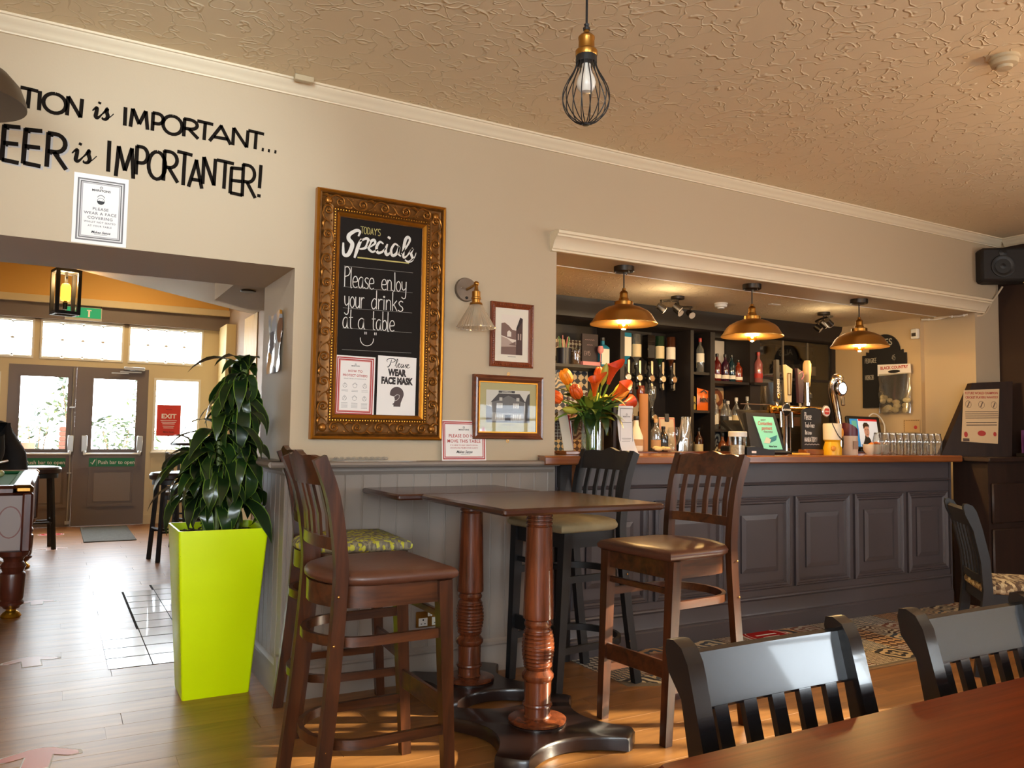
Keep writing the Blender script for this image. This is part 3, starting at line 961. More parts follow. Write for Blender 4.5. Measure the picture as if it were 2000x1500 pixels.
sl = thing('wall_slogan', 'black painted slogan ending is IMPORTANT and is IMPORTANTER', 'lettering', (0, -.001, 0))
z0, z1 = 2.54, 2.622
for ch, a, b in [('T', -.183, -.12), ('I', -.124, -.104), ('O', -.100, -.018), ('N', -.014, .04), ('I', .196, .216), ('M', .228, .296), ('P', .314, .36), ('O', .357, .436), ('R', .442, .505), ('T', .498, .567), ('A', .553, .645), ('N', .653, .720), ('T', .721, .793)]:
    cap_letter(sl, ch, a, b, z0, z1, .0152, WINK, 0)
for a in (.778, .806, .836): cap_letter(sl, '.', a, a + .032, z0 + .004, z0 + .012, .016, WINK, 0)
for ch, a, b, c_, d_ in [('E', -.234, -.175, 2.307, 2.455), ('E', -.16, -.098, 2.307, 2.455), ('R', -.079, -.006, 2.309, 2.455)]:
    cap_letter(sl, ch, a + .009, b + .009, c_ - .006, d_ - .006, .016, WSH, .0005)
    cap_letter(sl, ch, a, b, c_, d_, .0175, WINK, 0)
for ch, a, b, c_, d_ in [('I', .140, .160, 2.328, 2.463), ('M', .180, .248, 2.314, 2.447), ('P', .256, .304, 2.335, 2.462), ('O', .306, .374, 2.328, 2.450), ('R', .366, .427, 2.326, 2.462), ('T', .420, .484, 2.319, 2.467), ('A', .472, .528, 2.316, 2.444), ('N', .530, .582, 2.338, 2.463), ('T', .588, .663, 2.331, 2.459), ('E', .650, .705, 2.314, 2.437), ('R', .702, .762, 2.31, 2.461), ('!', .768, .794, 2.316, 2.470)]:
    cap_letter(sl, ch, a, b, c_, d_, .0158, WINK, 0)
def script_is(x, z, s):
    m = MB()
    i_ = crom([(0, .35), (.12, .5), (.22, .56), (.2, .3), (.17, .08), (.24, .0), (.36, .1), (.5, .3)], 5)
    m.ribbon([(x + a.x * s, z + a.y * s) for a in [Vector((q[0], q[1], 0)) for q in i_]], [.004 + .012 * math.sin(PI * k / (len(i_) - 1)) for k in range(len(i_))], 0)
    m.ribbon([(x + .31 * s, z + .80 * s), (x + .36 * s, z + .92 * s)], .012, 0)
    s_ = crom([(.45, .22), (.6, .42), (.72, .62), (.7, .42), (.76, .2), (.68, .02), (.52, .0), (.5, .1)], 5)
    m.ribbon([(x + q[0] * s, z + q[1] * s) for q in s_], [.004 + .012 * math.sin(PI * k / (len(s_) - 1)) for k in range(len(s_))], 0)
    t_ = crom([(.68, .02), (.85, .15), (1.05, .4)], 4)
    m.ribbon([(x + q[0] * s, z + q[1] * s) for q in t_], .004, 0)
    m.build('script_word', WINK, sl, False)
script_is(.080, 2.552, .078)
script_is(.012, 2.352, .088)

def crown_logo(parent, x, y, z, s, mat):
    m = MB()
    m.ribbon(arc(x, z, s * .5, 0, 360, 14), s * .16, y)
    m.ribbon([(x - s * .2, z - s * .1), (x - s * .12, z + s * .2), (x, z), (x + s * .12, z + s * .2), (x + s * .2, z - s * .1)], s * .12, y)
    m.build('logo', mat, parent, False)
def border(parent, w_, h_, ins, wd, y, mat, name='border'):
    m = MB(); frame_mb(m, -w_ / 2 + ins, w_ / 2 - ins, ins, h_ - ins, wd, y - .0003, y)
    return m.build(name, mat, parent, False)

fs = thing('face_covering_sign', 'white paper face covering sign with grey border over the doorway', 'sign', (.128, -.0015, 2.009))
MB().box(-.1035, .1035, -.0008, 0.0, 0, .297).build('sheet', PAPER, fs, False)
for ins, wd, mt in [(.014, .005, GREYINK), (.0185, .003, pm('pale_grey_ink', S(176, 170, 168), .6)), (.0245, .005, GREYINK), (.031, .004, MATS['pale_grey_ink'])]: border(fs, .207, .297 - .006, ins + .0, wd, -.001, mt)
crown_logo(fs, 0, -.0016, .244, .010, INK)
lettering(fs, 'MARSTONS', .0125, 0, -.0014, .227, INK, .0003, 1.1)
h_ = MB(); h_.ribbon(arc(0, .196, .014, 20, 160, 10, .016), .0022, -.0016); h_.ribbon(arc(0, .186, .014, 0, 360, 16), .0014, -.0016)
h_.prism([(-.0135, .187), (.0135, .187), (.011, .176), (0, .172), (-.011, .176)], -.0018, -.0015, 'y'); h_.ribbon([(-.006, .190), (-.004, .190)], .002, -.0016); h_.ribbon([(.004, .190), (.006, .190)], .002, -.0016)
h_.build('masked_face_icon', INK, fs, False)
for i, (t, sz) in enumerate([('PLEASE', .0165), ('WEAR A FACE', .0165), ('COVERING', .0165)]): lettering(fs, t, sz, 0, -.0014, .146 - i * .0195, GREYINK, .0003, 1.05, track=1.15)
for i, t in enumerate(['WHILST NOT SEATED', 'AT YOUR TABLE']): lettering(fs, t, .0105, 0, -.0014, .091 - i * .0165, GREYINK, .0002, 1, track=1.2)
lettering(fs, 'Makes Sense', .015, .004, -.0014, .047, INK, .0003, .95, 'CENTER', .35)
MB().ribbon([(-.02, .041), (.03, .044)], .001, -.0014).build('flourish', INK, fs, False)

# ---- gilt framed specials board
bd_ = thing('specials_board', 'ornate gilt framed chalkboard reading Today\'s Specials', 'chalkboard', (1.38, -.002, 1.199))
HW, HH = .336, 1.201
prof = [(0, 0), (0, .034), (.006, .040), (.014, .036), (.020, .040), (.026, .030), (.036, .026), (.060, .028), (.078, .034), (.084, .030), (.088, .024), (.096, .030), (.102, .024), (.112, .018), (.121, .014), (.121, 0)]
def mitred(mb, hw, h, prof):
    k = len(prof); vs = []
    for cx, cz, sx_, sz_ in [(-hw, 0, 1, 1), (hw, 0, -1, 1), (hw, h, -1, -1), (-hw, h, 1, -1)]:
        for d, t in prof: vs.append((cx + sx_ * d, -t, cz + sz_ * d))
    fs_ = []
    for i in range(4):
        j = (i + 1) % 4
        for q in range(k - 1): fs_.append((i * k + q, j * k + q, j * k + q + 1, i * k + q + 1))
    return mb.add(vs, fs_)
mitred(MB(), HW, HH, prof).build('frame', GOLDD, bd_, True, angle=25)
mitred(MB(), HW, HH, [(-.001, 0), (-.001, .035), (.006, .0415), (.013, .037)]).build('outer_edge', GOLD, bd_)
m_ = MB(); mitred(m_, HW - .098, HH, [(0, .02), (.004, .029), (.010, .026), (.018, .016)])
m_ = MB()
for i_ in [0]:
    mitred(m_, HW - .1, HH - .2, [(0, .016), (.003, .0265), (.009, .023), (.0215, .012)])
m_.build('inner_edge', GOLD, bd_, loc=(0, 0, .1))
# beading around the inner edge
b_ = MB(); st = .0135
n_ = int((2 * (HW - .091)) / st)
for i in range(n_ + 1):
    for z in (.091, HH - .091): b_.ball((-(HW - .091) + 2 * (HW - .091) * i / n_, -.026, z), .0042, 5, 3)
n_ = int((HH - .182) / st)
for i in range(n_ + 1):
    for x_ in (-(HW - .091), HW - .091): b_.ball((x_, -.026, .091 + (HH - .182) * i / n_), .0042, 5, 3)
tag(b_.build('beading', GOLD, bd_), None, None, None, 'stuff')
# scrolls
def spiral(n=22, r0=.026, turns=1.6):
    return [(r0 * (1 - .85 * i / n) * math.cos(2 * PI * turns * i / n), -.036, r0 * (1 - .85 * i / n) * math.sin(2 * PI * turns * i / n)) for i in range(n + 1)]
sp = spiral()
scr = MB(); scr.tube(sp, [.0055 - .0025 * i / 22 for i in range(23)], 6)
tail = [(.026, -.036, 0), (.030, -.037, -.022), (.018, -.036, -.046), (-.006, -.034, -.062), (-.024, -.033, -.085)]
scr.tube(crom(tail, 4), [.0055 - .004 * i / 16 for i in range(17)], 6)
lf = [(.010, -.034, -.050), (.026, -.036, -.070), (.022, -.035, -.096)]
scr.tube(crom(lf, 4), [.001, .004, .006, .007, .0075, .007, .005, .003, .001], 6)
scr.ball((.004, -.036, 0), .006, 8, 5)
scr.ball((-.018, -.034, -.052), .0045, 6, 4)
SCRM = pm('scroll_gilt', S(150, 96, 36), 0.34, metal=0.75, var=0.25, vscale=60)
sm = scr.mesh('scroll_ornament', SCRM)
sm2 = sm.copy()
for v in sm2.vertices: v.co.x *= -1
sm2.flip_normals()
for i in range(9):
    z = .135 + i * .118
    put('scroll_ornament', sm if i % 2 else sm2, bd_, (-HW + .055, 0, z + .02), (0, 0, 0), (.95, 1, .95))
    put('scroll_ornament', sm2 if i % 2 else sm, bd_, (HW - .055, 0, z + .04), (0, 0, 0), (.95, 1, .95))
for i in range(5):
    x_ = -.225 + i * .113
    put('scroll_ornament', sm if i % 2 else sm2, bd_, (x_, 0, HH - .055), (0, PI / 2, 0), (.95, 1, .95))
    put('scroll_ornament', sm2 if i % 2 else sm, bd_, (x_, 0, .055), (0, -PI / 2, 0), (.95, 1, .95))
for sx_ in (-1, 1):
    for z in (.055, HH - .055): MB().ball((sx_ * (HW - .055), -.032, z), (.02, .012, .02), 10, 6).build('corner_boss', SCRM, bd_)
MB().box(-HW + .115, HW - .115, -.010, 0, .115, HH - .115).build('slate', SLATE, bd_, False)

HAND = {
 'l': ([[(.02, 1), (.02, .05), (.1, 0)]], .16), 'e': ([[(.02, .27), (.34, .32), (.3, .52), (.15, .56), (.02, .4), (.03, .12), (.18, 0), (.36, .06)]], .42),
 'a': ([[(.34, .5), (.2, .56), (.04, .42), (.02, .15), (.14, 0), (.28, .1), (.34, .5)], [(.34, .52), (.34, .1), (.42, 0)]], .46),
 's': ([[(.32, .5), (.18, .56), (.05, .45), (.12, .32), (.28, .22), (.3, .08), (.15, 0), (0, .06)]], .38),
 'n': ([[(.02, .56), (.02, 0)], [(.02, .35), (.13, .55), (.28, .5), (.31, .3), (.31, 0)]], .40),
 'J': ([[(.16, 1), (.18, .5), (.18, .1), (.1, -.02), (0, .05)]], .28), 'o': ([[(.18, .56), (.03, .4), (.03, .14), (.18, 0), (.33, .14), (.33, .4), (.18, .56)]], .42),
 'y': ([[(.02, .56), (.05, .2), (.18, .1), (.33, .22)], [(.35, .56), (.34, 0), (.3, -.3), (.15, -.36), (.02, -.28)]], .44),
 'u': ([[(.02, .56), (.03, .15), (.15, 0), (.3, .14)], [(.32, .56), (.32, 0)]], .42), 'r': ([[(.03, .56), (.03, 0)], [(.03, .38), (.14, .54), (.28, .53)]], .34),
 'd': ([[(.3, .5), (.16, .55), (.02, .35), (.03, .1), (.15, 0), (.3, .15)], [(.31, 1), (.31, 0)]], .42), 'i': ([[(.04, .56), (.04, 0)], [(.04, .74), (.0, .70), (.04, .66), (.08, .7), (.04, .74)]], .17),
 'k': ([[(.03, 1), (.03, 0)], [(.3, .56), (.04, .26)], [(.12, .33), (.33, 0)]], .40), 't': ([[(.12, .98), (.12, .1), (.26, 0)], [(0, .56), (.28, .58)]], .32),
 'b': ([[(.03, 1), (.03, .05)], [(.03, .4), (.18, .55), (.32, .4), (.31, .12), (.16, 0), (.03, .08)]], .40), 'P': ([[(.03, 1), (.03, 0)], [(.0, .95), (.25, 1), (.42, .82), (.32, .6), (.04, .5)]], .48),
 'T': ([[(0, 1), (.5, 1)], [(.25, 1), (.25, 0)]], .5), 'c': ([[(.32, .5), (.16, .56), (.02, .38), (.03, .12), (.18, 0), (.34, .07)]], .40), 'h': ([[(.03, 1), (.03, 0)], [(.03, .38), (.16, .55), (.3, .45), (.31, 0)]], .40),
 'w': ([[(.0, .56), (.1, 0), (.22, .4), (.34, 0), (.44, .56)]], .52), '+': ([[(.0, .3), (.3, .3)], [(.15, .45), (.15, .15)]], .36), 'p': ([[(.03, .56), (.03, -.4)], [(.03, .4), (.18, .55), (.32, .4), (.31, .12), (.16, 0), (.03, .08)]], .40),
 'm': ([[(.02, .56), (.02, 0)], [(.02, .38), (.12, .55), (.22, .4), (.22, 0)], [(.22, .38), (.33, .55), (.42, .4), (.42, 0)]], .5), ' ': ([], .32),
}
for k_ in 'MANDTORYPSEIHGLCKW!4579%£F6':
    if k_ in CAP and k_ not in HAND: HAND[k_] = ([[(a * .4, b) for a, b in st_] for st_ in CAP[k_]], .5)
HAND['D'] = ([[(.03, 1), (.03, 0)], [(.03, 1), (.3, .85), (.36, .45), (.25, .1), (.03, 0)]], .46)
HAND['Y'] = ([[(0, 1), (.2, .5)], [(.4, 1), (.2, .5), (.18, 0)]], .46)
HAND['S'] = ([[(.36, .9), (.18, 1), (.03, .8), (.1, .58), (.3, .42), (.33, .15), (.15, 0), (0, .1)]], .44)
HAND['H'] = ([[(.03, 1), (.03, 0)], [(.36, 1), (.36, 0)], [(.03, .5), (.36, .5)]], .5)
HAND['G'] = ([[(.36, .9), (.18, 1), (.02, .6), (.06, .15), (.22, 0), (.38, .2), (.38, .45), (.22, .45)]], .5)
HAND['F'] = ([[(.03, 1), (.03, 0)], [(.03, 1), (.36, 1)], [(.03, .52), (.3, .52)]], .42)
HAND['L'] = ([[(.03, 1), (.03, .02), (.36, 0)]], .42)
HAND['C'] = ([[(.36, .9), (.2, 1), (.03, .7), (.04, .2), (.2, 0), (.38, .1)]], .46)
HAND['4'] = ([[(.25, 1), (0, .35), (.4, .35)], [(.28, .6), (.28, 0)]], .48)
HAND['5'] = ([[(.34, 1), (.06, 1), (.04, .6), (.25, .62), (.36, .35), (.2, 0), (0, .08)]], .46)
HAND['9'] = ([[(.34, .75), (.2, 1), (.03, .8), (.1, .55), (.3, .6), (.34, .8), (.3, 0)]], .46)
HAND['£'] = ([[(.36, .85), (.22, 1), (.1, .8), (.14, .4), (.04, .03), (.38, .02)], [(.02, .45), (.3, .45)]], .5)
HAND["'"] = ([[(.05, 1), (.03, .8)]], .12)
def hand(parent, s, x, z, h, sx, wd, mat, y, name='handwriting'):
    m = MB()
    for ch in s:
        st_, adv = HAND[ch]
        for q in st_:
            pts = q if len(q) < 3 or ch in 'TMANER' else [(p[0], p[1]) for p in crom([(a, b, 0) for a, b in q], 5)]
            m.ribbon([(x + a * h * sx, z + b * h) for a, b in pts], wd, y)
        x += adv * h * sx
    m.build(name, mat, parent, False)
    return x
ch_y = -.0108
hand(bd_, "TODAY'S", -.112, 1.012, .034, 1.05, .003, CHALKY, ch_y)
# "Specials" in brush script
spm = MB()
def brush(pts, w0, w1, n=6):
    c_ = crom([(a, b, 0) for a, b in pts], n)
    spm.ribbon([(-.197 + q.x * .374, .886 + q.y * .137) for q in c_], [.8 * (w0 + (w1 - w0) * math.sin(PI * k / (len(c_) - 1))) for k in range(len(c_))], ch_y - .0001)
brush([(.20, .80), (.22, .97), (.17, 1.0), (.08, .82), (.07, .66), (.12, .5), (.1, .25), (.06, .07), (.01, .08), (-.0, .3), (.0, .5)], .010, .026)
brush([(.245, .72), (.2, .42), (.155, .0)], .012, .022)
brush([(.22, .62), (.31, .76), (.34, .66), (.30, .42), (.22, .34)], .008, .020)
brush([(.36, .46), (.43, .62), (.42, .74), (.37, .66), (.345, .42), (.40, .30), (.47, .42)], .008, .018)
brush([(.55, .64), (.50, .70), (.455, .5), (.47, .30), (.53, .34), (.58, .5)], .008, .018)
brush([(.605, .66), (.58, .42), (.60, .26), (.65, .36)], .009, .020)
brush([(.62, .86), (.635, .94)], .016, .022)
brush([(.77, .62), (.71, .70), (.66, .46), (.68, .26), (.74, .36), (.775, .62), (.765, .36), (.80, .27)], .008, .018)
brush([(.81, .36), (.92, .86), (.90, 1.02), (.86, .9), (.835, .5), (.84, .24), (.89, .32)], .008, .020)
brush([(.89, .32), (.97, .62), (.945, .44), (.97, .22), (.91, .10), (.86, .16)], .008, .018)
brush([(.93, .12), (.99, .26), (1.02, .48)], .004, .007)
spm.build('brush_script', CHALK, bd_, False)
MB().ribbon([(-.124, .890), (.147, .893)], .0065, ch_y).build('underline', CHALKY, bd_, False)
rl = MB()
for a, b in [(.841, .846), (.739, .744), (.635, .641), (.537, .540), (.432, .437)]: rl.ribbon([(-.19, a), (.17, b)], .0016, ch_y)
rl.build('ruled_lines', pm('faint_chalk', S(150, 146, 138), 0.9), bd_, False)
hand(bd_, 'Please', -.187, .740, .098, .68, .0042, CHALK, ch_y)
hand(bd_, 'enJoy', .004, .743, .094, .74, .0042, CHALK, ch_y)
hand(bd_, 'your', -.184, .640, .098, .66, .0042, CHALK, ch_y)
hand(bd_, 'drinks', -.046, .643, .094, .86, .0042, CHALK, ch_y)
hand(bd_, 'at', -.189, .538, .094, .72, .0042, CHALK, ch_y); hand(bd_, 'a', -.112, .539, .094, .9, .0042, CHALK, ch_y); hand(bd_, 'table', -.042, .540, .094, .74, .0042, CHALK, ch_y)
fm = MB(); fm.ribbon([(a, b) for a, b in arc(-.065, .492, .034, 172, 368, 16)], .0035, ch_y)
for x_ in (-.072, -.022): fm.ribbon([(x_ - .004, .527), (x_ - .004, .514)], .004, ch_y); fm.ribbon([(x_ + .004, .527), (x_ + .004, .514)], .003, ch_y)
fm.build('smiling_face', CHALK, bd_, False)
# paper notices tucked into the board
n1 = thing('protect_others_notice', 'red bordered How To Protect Others notice on the specials board', 'notice', (1.38 - .122, -.0135, 1.313), rot=(0, R(.6), 0))
MB().box(-.1, .1, -.0006, 0, 0, .29).build('sheet', PAPER, n1, False)
for ins, wd, mt in [(.007, .006, REDINK), (.016, .006, REDINK), (.0225, .003, PINKINK)]: border(n1, .2, .29, ins, wd, -.0009, mt)
crown_logo(n1, 0, -.0014, .250, .007, INK)
lettering(n1, 'MARSTONS', .008, 0, -.001, .239, INK, .0002)
lettering(n1, 'HOW TO', .0155, 0, -.001, .211, REDINK, .0003, track=1.15)
lettering(n1, 'PROTECT OTHERS', .0155, 0, -.001, .190, REDINK, .0003, .92, track=1.05)
lettering(n1, 'REDUCE THE RISK OF TRANSMISSION BY', .0062, 0, -.001, .177, GREYINK)
ic = MB()
for r_ in range(2):
    for k in range(3):
        cx_, cz_ = -.05 + k * .05, .145 - r_ * .062
        ic.ribbon(arc(cx_, cz_, .010, 0, 360, 12), .0012, -.0011)
        if k == 1: ic.ribbon([(cx_ - .013, cz_ + .004), (cx_, cz_ + .016), (cx_ + .013, cz_ + .004)], .0012, -.0011)
        else: ic.ribbon([(cx_ - .008, cz_ - .008), (cx_, cz_ + .004), (cx_ + .008, cz_ - .008)], .0012, -.0011); ic.ribbon(arc(cx_, cz_ + .010, .004, 0, 360, 8), .001, -.0011)
        for q in range(2 if r_ == 0 else 5): ic.ribbon([(cx_ - .016, cz_ - .022 - q * .0058), (cx_ + .016, cz_ - .022 - q * .0058)], .0011, -.0011)
ic.build('icons', GREYINK, n1, False)
n2 = thing('face_mask_notice', 'white Please Wear Face Mask notice on the specials board', 'notice', (1.38 + .094, -.0135, 1.320), rot=(0, R(.5), 0))
MB().box(-.102, .102, -.0006, 0, 0, .293).build('sheet', PAPER, n2, False)
plm = MB()
def pl_(pts, w0, w1):
    c_ = crom([(a, b, 0) for a, b in pts], 5); plm.ribbon([(-.056 + q.x * .125, .236 + q.y * .045) for q in c_], [w0 + (w1 - w0) * math.sin(PI * k / (len(c_) - 1)) for k in range(len(c_))], -.001)
pl_([(.02, .62), (.0, .8), (.1, 1.0), (.25, 1.02), (.36, .88), (.3, .66), (.18, .6)], .002, .0042); pl_([(.2, .92), (.15, .4), (.07, .05), (.02, .1)], .002, .0046)
pl_([(.34, .2), (.46, .8), (.44, .98), (.39, .6), (.40, .1), (.47, .15)], .0018, .004); pl_([(.48, .28), (.56, .42), (.52, .5), (.47, .3), (.52, .08), (.6, .22)], .0018, .004)
pl_([(.7, .42), (.63, .46), (.6, .2), (.65, .08), (.71, .4), (.7, .12), (.75, .14)], .0018, .004); pl_([(.75, .14), (.82, .48), (.81, .3), (.84, .12), (.78, .06)], .0018, .004); pl_([(.86, .26), (.94, .4), (.9, .48), (.86, .26), (.9, .06), (1.0, .22)], .0018, .004)
plm.build('script_word', INK, n2, False)
BOLDI = pm('brown_black_ink', S(44, 34, 32), .6)
lettering(n2, 'WEAR', .045, 0, -.001, .197, BOLDI, .0030, .72)
lettering(n2, 'FACE MASK', .045, 0, -.001, .156, BOLDI, .0030, .70)
HEADI = pm('head_icon_ink', S(82, 66, 64), .6)
MB().prism(arc(.002, .106, .0365, -28, 200, 22, .036) + [(-.033, .075), (-.028, .055), (-.014, .052), (-.014, .043), (.022, .043), (.024, .062)], -.0012, -.0008, 'y').build('head_icon', HEADI, n2, False)
MB().prism([(-.042, .094), (-.036, .099), (-.012, .093), (-.008, .078), (-.012, .062), (-.024, .052), (-.038, .060), (-.044, .078)], -.0016, -.0013, 'y').build('mask_icon', PAPER, n2, False)
MB().ribbon([(-.012, .093), (.004, .104), (.016, .100), (.014, .086), (.002, .074), (-.010, .071)], .0018, -.0017).ribbon([(-.042, .094), (-.044, .078), (-.038, .060), (-.024, .051)], .0014, -.0018).build('mask_strap', PAPER, n2, False)

# ---- wall sconce
sc_ = thing('wall_sconce', 'brass wall light with a ribbed glass cone shade', 'lamp', (1.852, 0, 1.99))
MB().lathe([(.0, 0), (.062, 0), (.064, .006), (.060, .020), (.0, .022)], 32, M=Matrix.Rotation(R(90), 4, 'X')).build('back_plate', pm('pewter', S(124, 112, 100), 0.45, metal=0.7), sc_)
m_ = MB(); m_.ball((-.035, -.022, .004), .004, 8, 5); m_.ball((.045, -.022, -.008), .004, 8, 5); m_.build('screws', CHROME, sc_)
MB().ball((.0, -.021, -.045), .008, 8, 5).build('switch', BLACKS, sc_)
MB().tube([(0, -.02, 0), (0, -.06, .003), (0, -.125, .012)], .0075, 10).lathe([(.013, -.02), (.013, .0)], 12, (0, -.02, 0), Matrix.Rotation(R(90), 4, 'X')).build('arm', BRASS, sc_)
MB().ball((0, -.13, .013), .014, 12, 8).build('knuckle', BRASS, sc_)
MB().lathe([(.008, 0), (.010, -.02), (.013, -.028), (.022, -.034), (.022, -.062), (.026, -.066), (.026, -.072), (.021, -.074), (.021, -.09), (.032, -.092), (.034, -.10), (.030, -.104), (.0, -.104)], 24, (0, -.13, .005)).build('lamp_holder', BRASS, sc_)
rb = MB(); vs_ = []; n_ = 80
for i, (r_, z) in enumerate([(.032, -.098), (.098, -.212), (.098, -.218)]):
    for j in range(n_):
        rr_ = r_ * (1 + (.025 if j % 2 else 0)); vs_.append((rr_ * math.cos(2 * PI * j / n_), -.13 + rr_ * math.sin(2 * PI * j / n_), z))
rb.add(vs_, [(i * n_ + j, i * n_ + (j + 1) % n_, (i + 1) * n_ + (j + 1) % n_, (i + 1) * n_ + j) for i in range(2) for j in range(n_)])
rb.build('ribbed_shade', glass('ribbed_glass', (.86, .82, .74), .14, .12, .42), sc_, False)
MB().ball((0, -.13, -.14), (.022, .022, .03), 12, 8).build('bulb', pm('pearl_bulb', S(220, 206, 180), .4), sc_)

# ---- framed pictures
def picture(name, label, x0, x1, z0, z1, fw, fmat, dep):
    t = thing(name, label, 'picture', ((x0 + x1) / 2, -.002, z0)); hw = (x1 - x0) / 2; h = z1 - z0
    mitred(MB(), hw, h, [(0, 0), (0, dep), (fw * .15, dep * 1.25), (fw * .35, dep * 1.05), (fw * .55, dep * 1.2), (fw * .8, dep * .75), (fw, dep * .5), (fw, 0)]).build('frame', fmat, t, True, angle=30)
    MB().box(-hw + fw * .9, hw - fw * .9, -dep * .4, 0, fw * .9, h - fw * .9).build('mount', CREAMP, t, False)
    return t, hw, h, -dep * .4 - .0008
REDW = wood('red_brown_frame', S(104, 46, 22), S(146, 72, 34), .35, 2, 30, 6)
SEP = [pm('sepia_%d' % i, c_, .7) for i, c_ in enumerate([S(226, 212, 196), S(176, 152, 138), S(122, 94, 84), S(78, 54, 48), S(50, 34, 32)])]
t, hw, h, py = picture('street_photograph', 'upright sepia photograph of a lane in a carved red brown frame', 2.001, 2.266, 1.595, 1.944, .030, REDW, .016)
def poly(t, pts, y, mat, name='photo_tone'): MB().face(*[(a, y, b) for a, b in pts]).build(name, mat, t, False)
poly(t, [(-.066, .068), (.066, .068), (.066, .284), (-.066, .284)], py, SEP[0], 'photograph')
poly(t, [(-.066, .068), (.066, .068), (.066, .13), (-.066, .11)], py - .0003, SEP[2])
poly(t, [(.026, .068), (.066, .068), (.066, .268), (.05, .274), (.026, .205)], py - .0006, SEP[3])
poly(t, [(-.066, .17), (-.066, .235), (-.045, .24), (-.02, .225), (.0, .205), (.026, .20), (.026, .15), (-.01, .155)], py - .0004, SEP[2])
poly(t, [(-.03, .165), (-.005, .165), (-.005, .19), (-.018, .20), (-.03, .19)], py - .0008, SEP[0])
poly(t, [(-.066, .108), (.026, .114), (.026, .12), (-.03, .155), (-.066, .165)], py - .0005, SEP[1])
poly(t, [(-.02, .122), (.024, .118), (.024, .142)], py - .0009, SEP[2])
poly(t, [(.03, .20), (.066, .255), (.066, .268), (.05, .274), (.026, .212)], py - .0009, SEP[4])
for a in (.036, .05): poly(t, [(a, .15), (a + .008, .15), (a + .008, .185), (a, .185)], py - .0009, SEP[1])
small_print(t, 0, .057, .05, 1, .01, .003, GREYINK, py - .0006)
cv = MB()
for i in range(28):
    z = .012 + i * .0118
    for x_ in (-.118, .118): cv.ball((x_, -.0195, z), (.006, .003, .0045), 5, 4)
for i in range(20):
    for z in (.014, .335): cv.ball((-.105 + i * .011, -.0195, z), (.0045, .003, .006), 5, 4)
tag(cv.build('carving', REDW, t), None, None, None, 'stuff')
BRW = wood('polished_frame', S(84, 42, 26), S(134, 76, 46), .28, 0, 20, 6, coat=.3)
t, hw, h, py = picture('inn_photograph', 'wide photograph of an old inn in a gold lined brown frame', 1.901, 2.328, 1.207, 1.547, .036, BRW, .024)
m_ = MB(); frame_mb(m_, -hw + .034, hw - .034, .034, h - .034, .006, -.017, -.008); m_.build('gold_slip', GOLD, t, False)
MB().box(-hw + .04, hw - .04, -.0106, -.0098, .04, h - .04).build('olive_mount', pm('olive_mount', S(178, 168, 120), .7), t, False)
py = -.0112
G = [pm('photo_grey_%d' % i, c_, .65) for i, c_ in enumerate([S(206, 202, 190), S(158, 156, 150), S(112, 110, 108), S(70, 68, 68), S(44, 42, 44)])]
X0, X1, Z0, Z1 = -.134, .134, .088, .262
poly(t, [(X0, Z0), (X1, Z0), (X1, Z1), (X0, Z1)], py, G[0], 'photograph')
poly(t, [(-.10, .14), (.10, .14), (.10, .20), (.07, .24), (-.06, .24), (-.10, .20)], py - .0003, G[2])
poly(t, [(-.108, .195), (-.06, .244), (.07, .244), (.11, .195), (.06, .21), (0, .235), (-.05, .21)], py - .0005, G[3])
poly(t, [(-.10, Z0), (.11, Z0), (.11, .142), (-.10, .142)], py - .0003, G[1])
poly(t, [(.105, Z0), (X1, Z0), (X1, .25), (.12, .24), (.105, .2)], py - .0003, G[3]); poly(t, [(X0, Z0), (-.1, Z0), (-.1, .17), (X0, .18)], py - .0003, G[2])
poly(t, [(-.06, .247), (.04, .247), (.04, .259), (-.06, .259)], py - .0004, G[3]); lettering(t, 'LAWRENCE', .011, -.01, py - .0007, .249, G[0], .0003)
for x_, z, w_, hh in [(-.07, .165, .035, .028), (.03, .165, .035, .028), (-.055, .205, .018, .018), (.05, .205, .018, .018), (-.08, .105, .05, .028), (.03, .105, .05, .028)]:
    poly(t, [(x_, z), (x_ + w_, z), (x_ + w_, z + hh), (x_, z + hh)], py - .0008, G[0], 'window_mark')
    for q in range(3): poly(t, [(x_ + w_ * (q + .8) / 4, z), (x_ + w_ * (q + 1) / 4, z), (x_ + w_ * (q + 1) / 4, z + hh), (x_ + w_ * (q + .8) / 4, z + hh)], py - .001, G[3], 'window_bar')
poly(t, [(-.02, Z0), (.015, Z0), (.015, .13), (-.02, .13)], py - .0008, G[4]); poly(t, [(X0, Z0), (X1, Z0), (X1, .098), (X0, .096)], py - .0009, G[2])
small_print(t, 0, .077, .08, 1, .01, .003, GREYINK, py - .0004)
MB().box(-hw + .038, hw - .038, -.0145, -.0138, .038, h - .038).build('glazing', glass('picture_glass', (1, 1, 1), .010, .02), t, False)
for z in (-.012, h + .008): MB().ribbon(arc(0, z + .002, .007, 0, 360, 12), .004, -.01).build('hanging_ring', BRASSD, t, False)

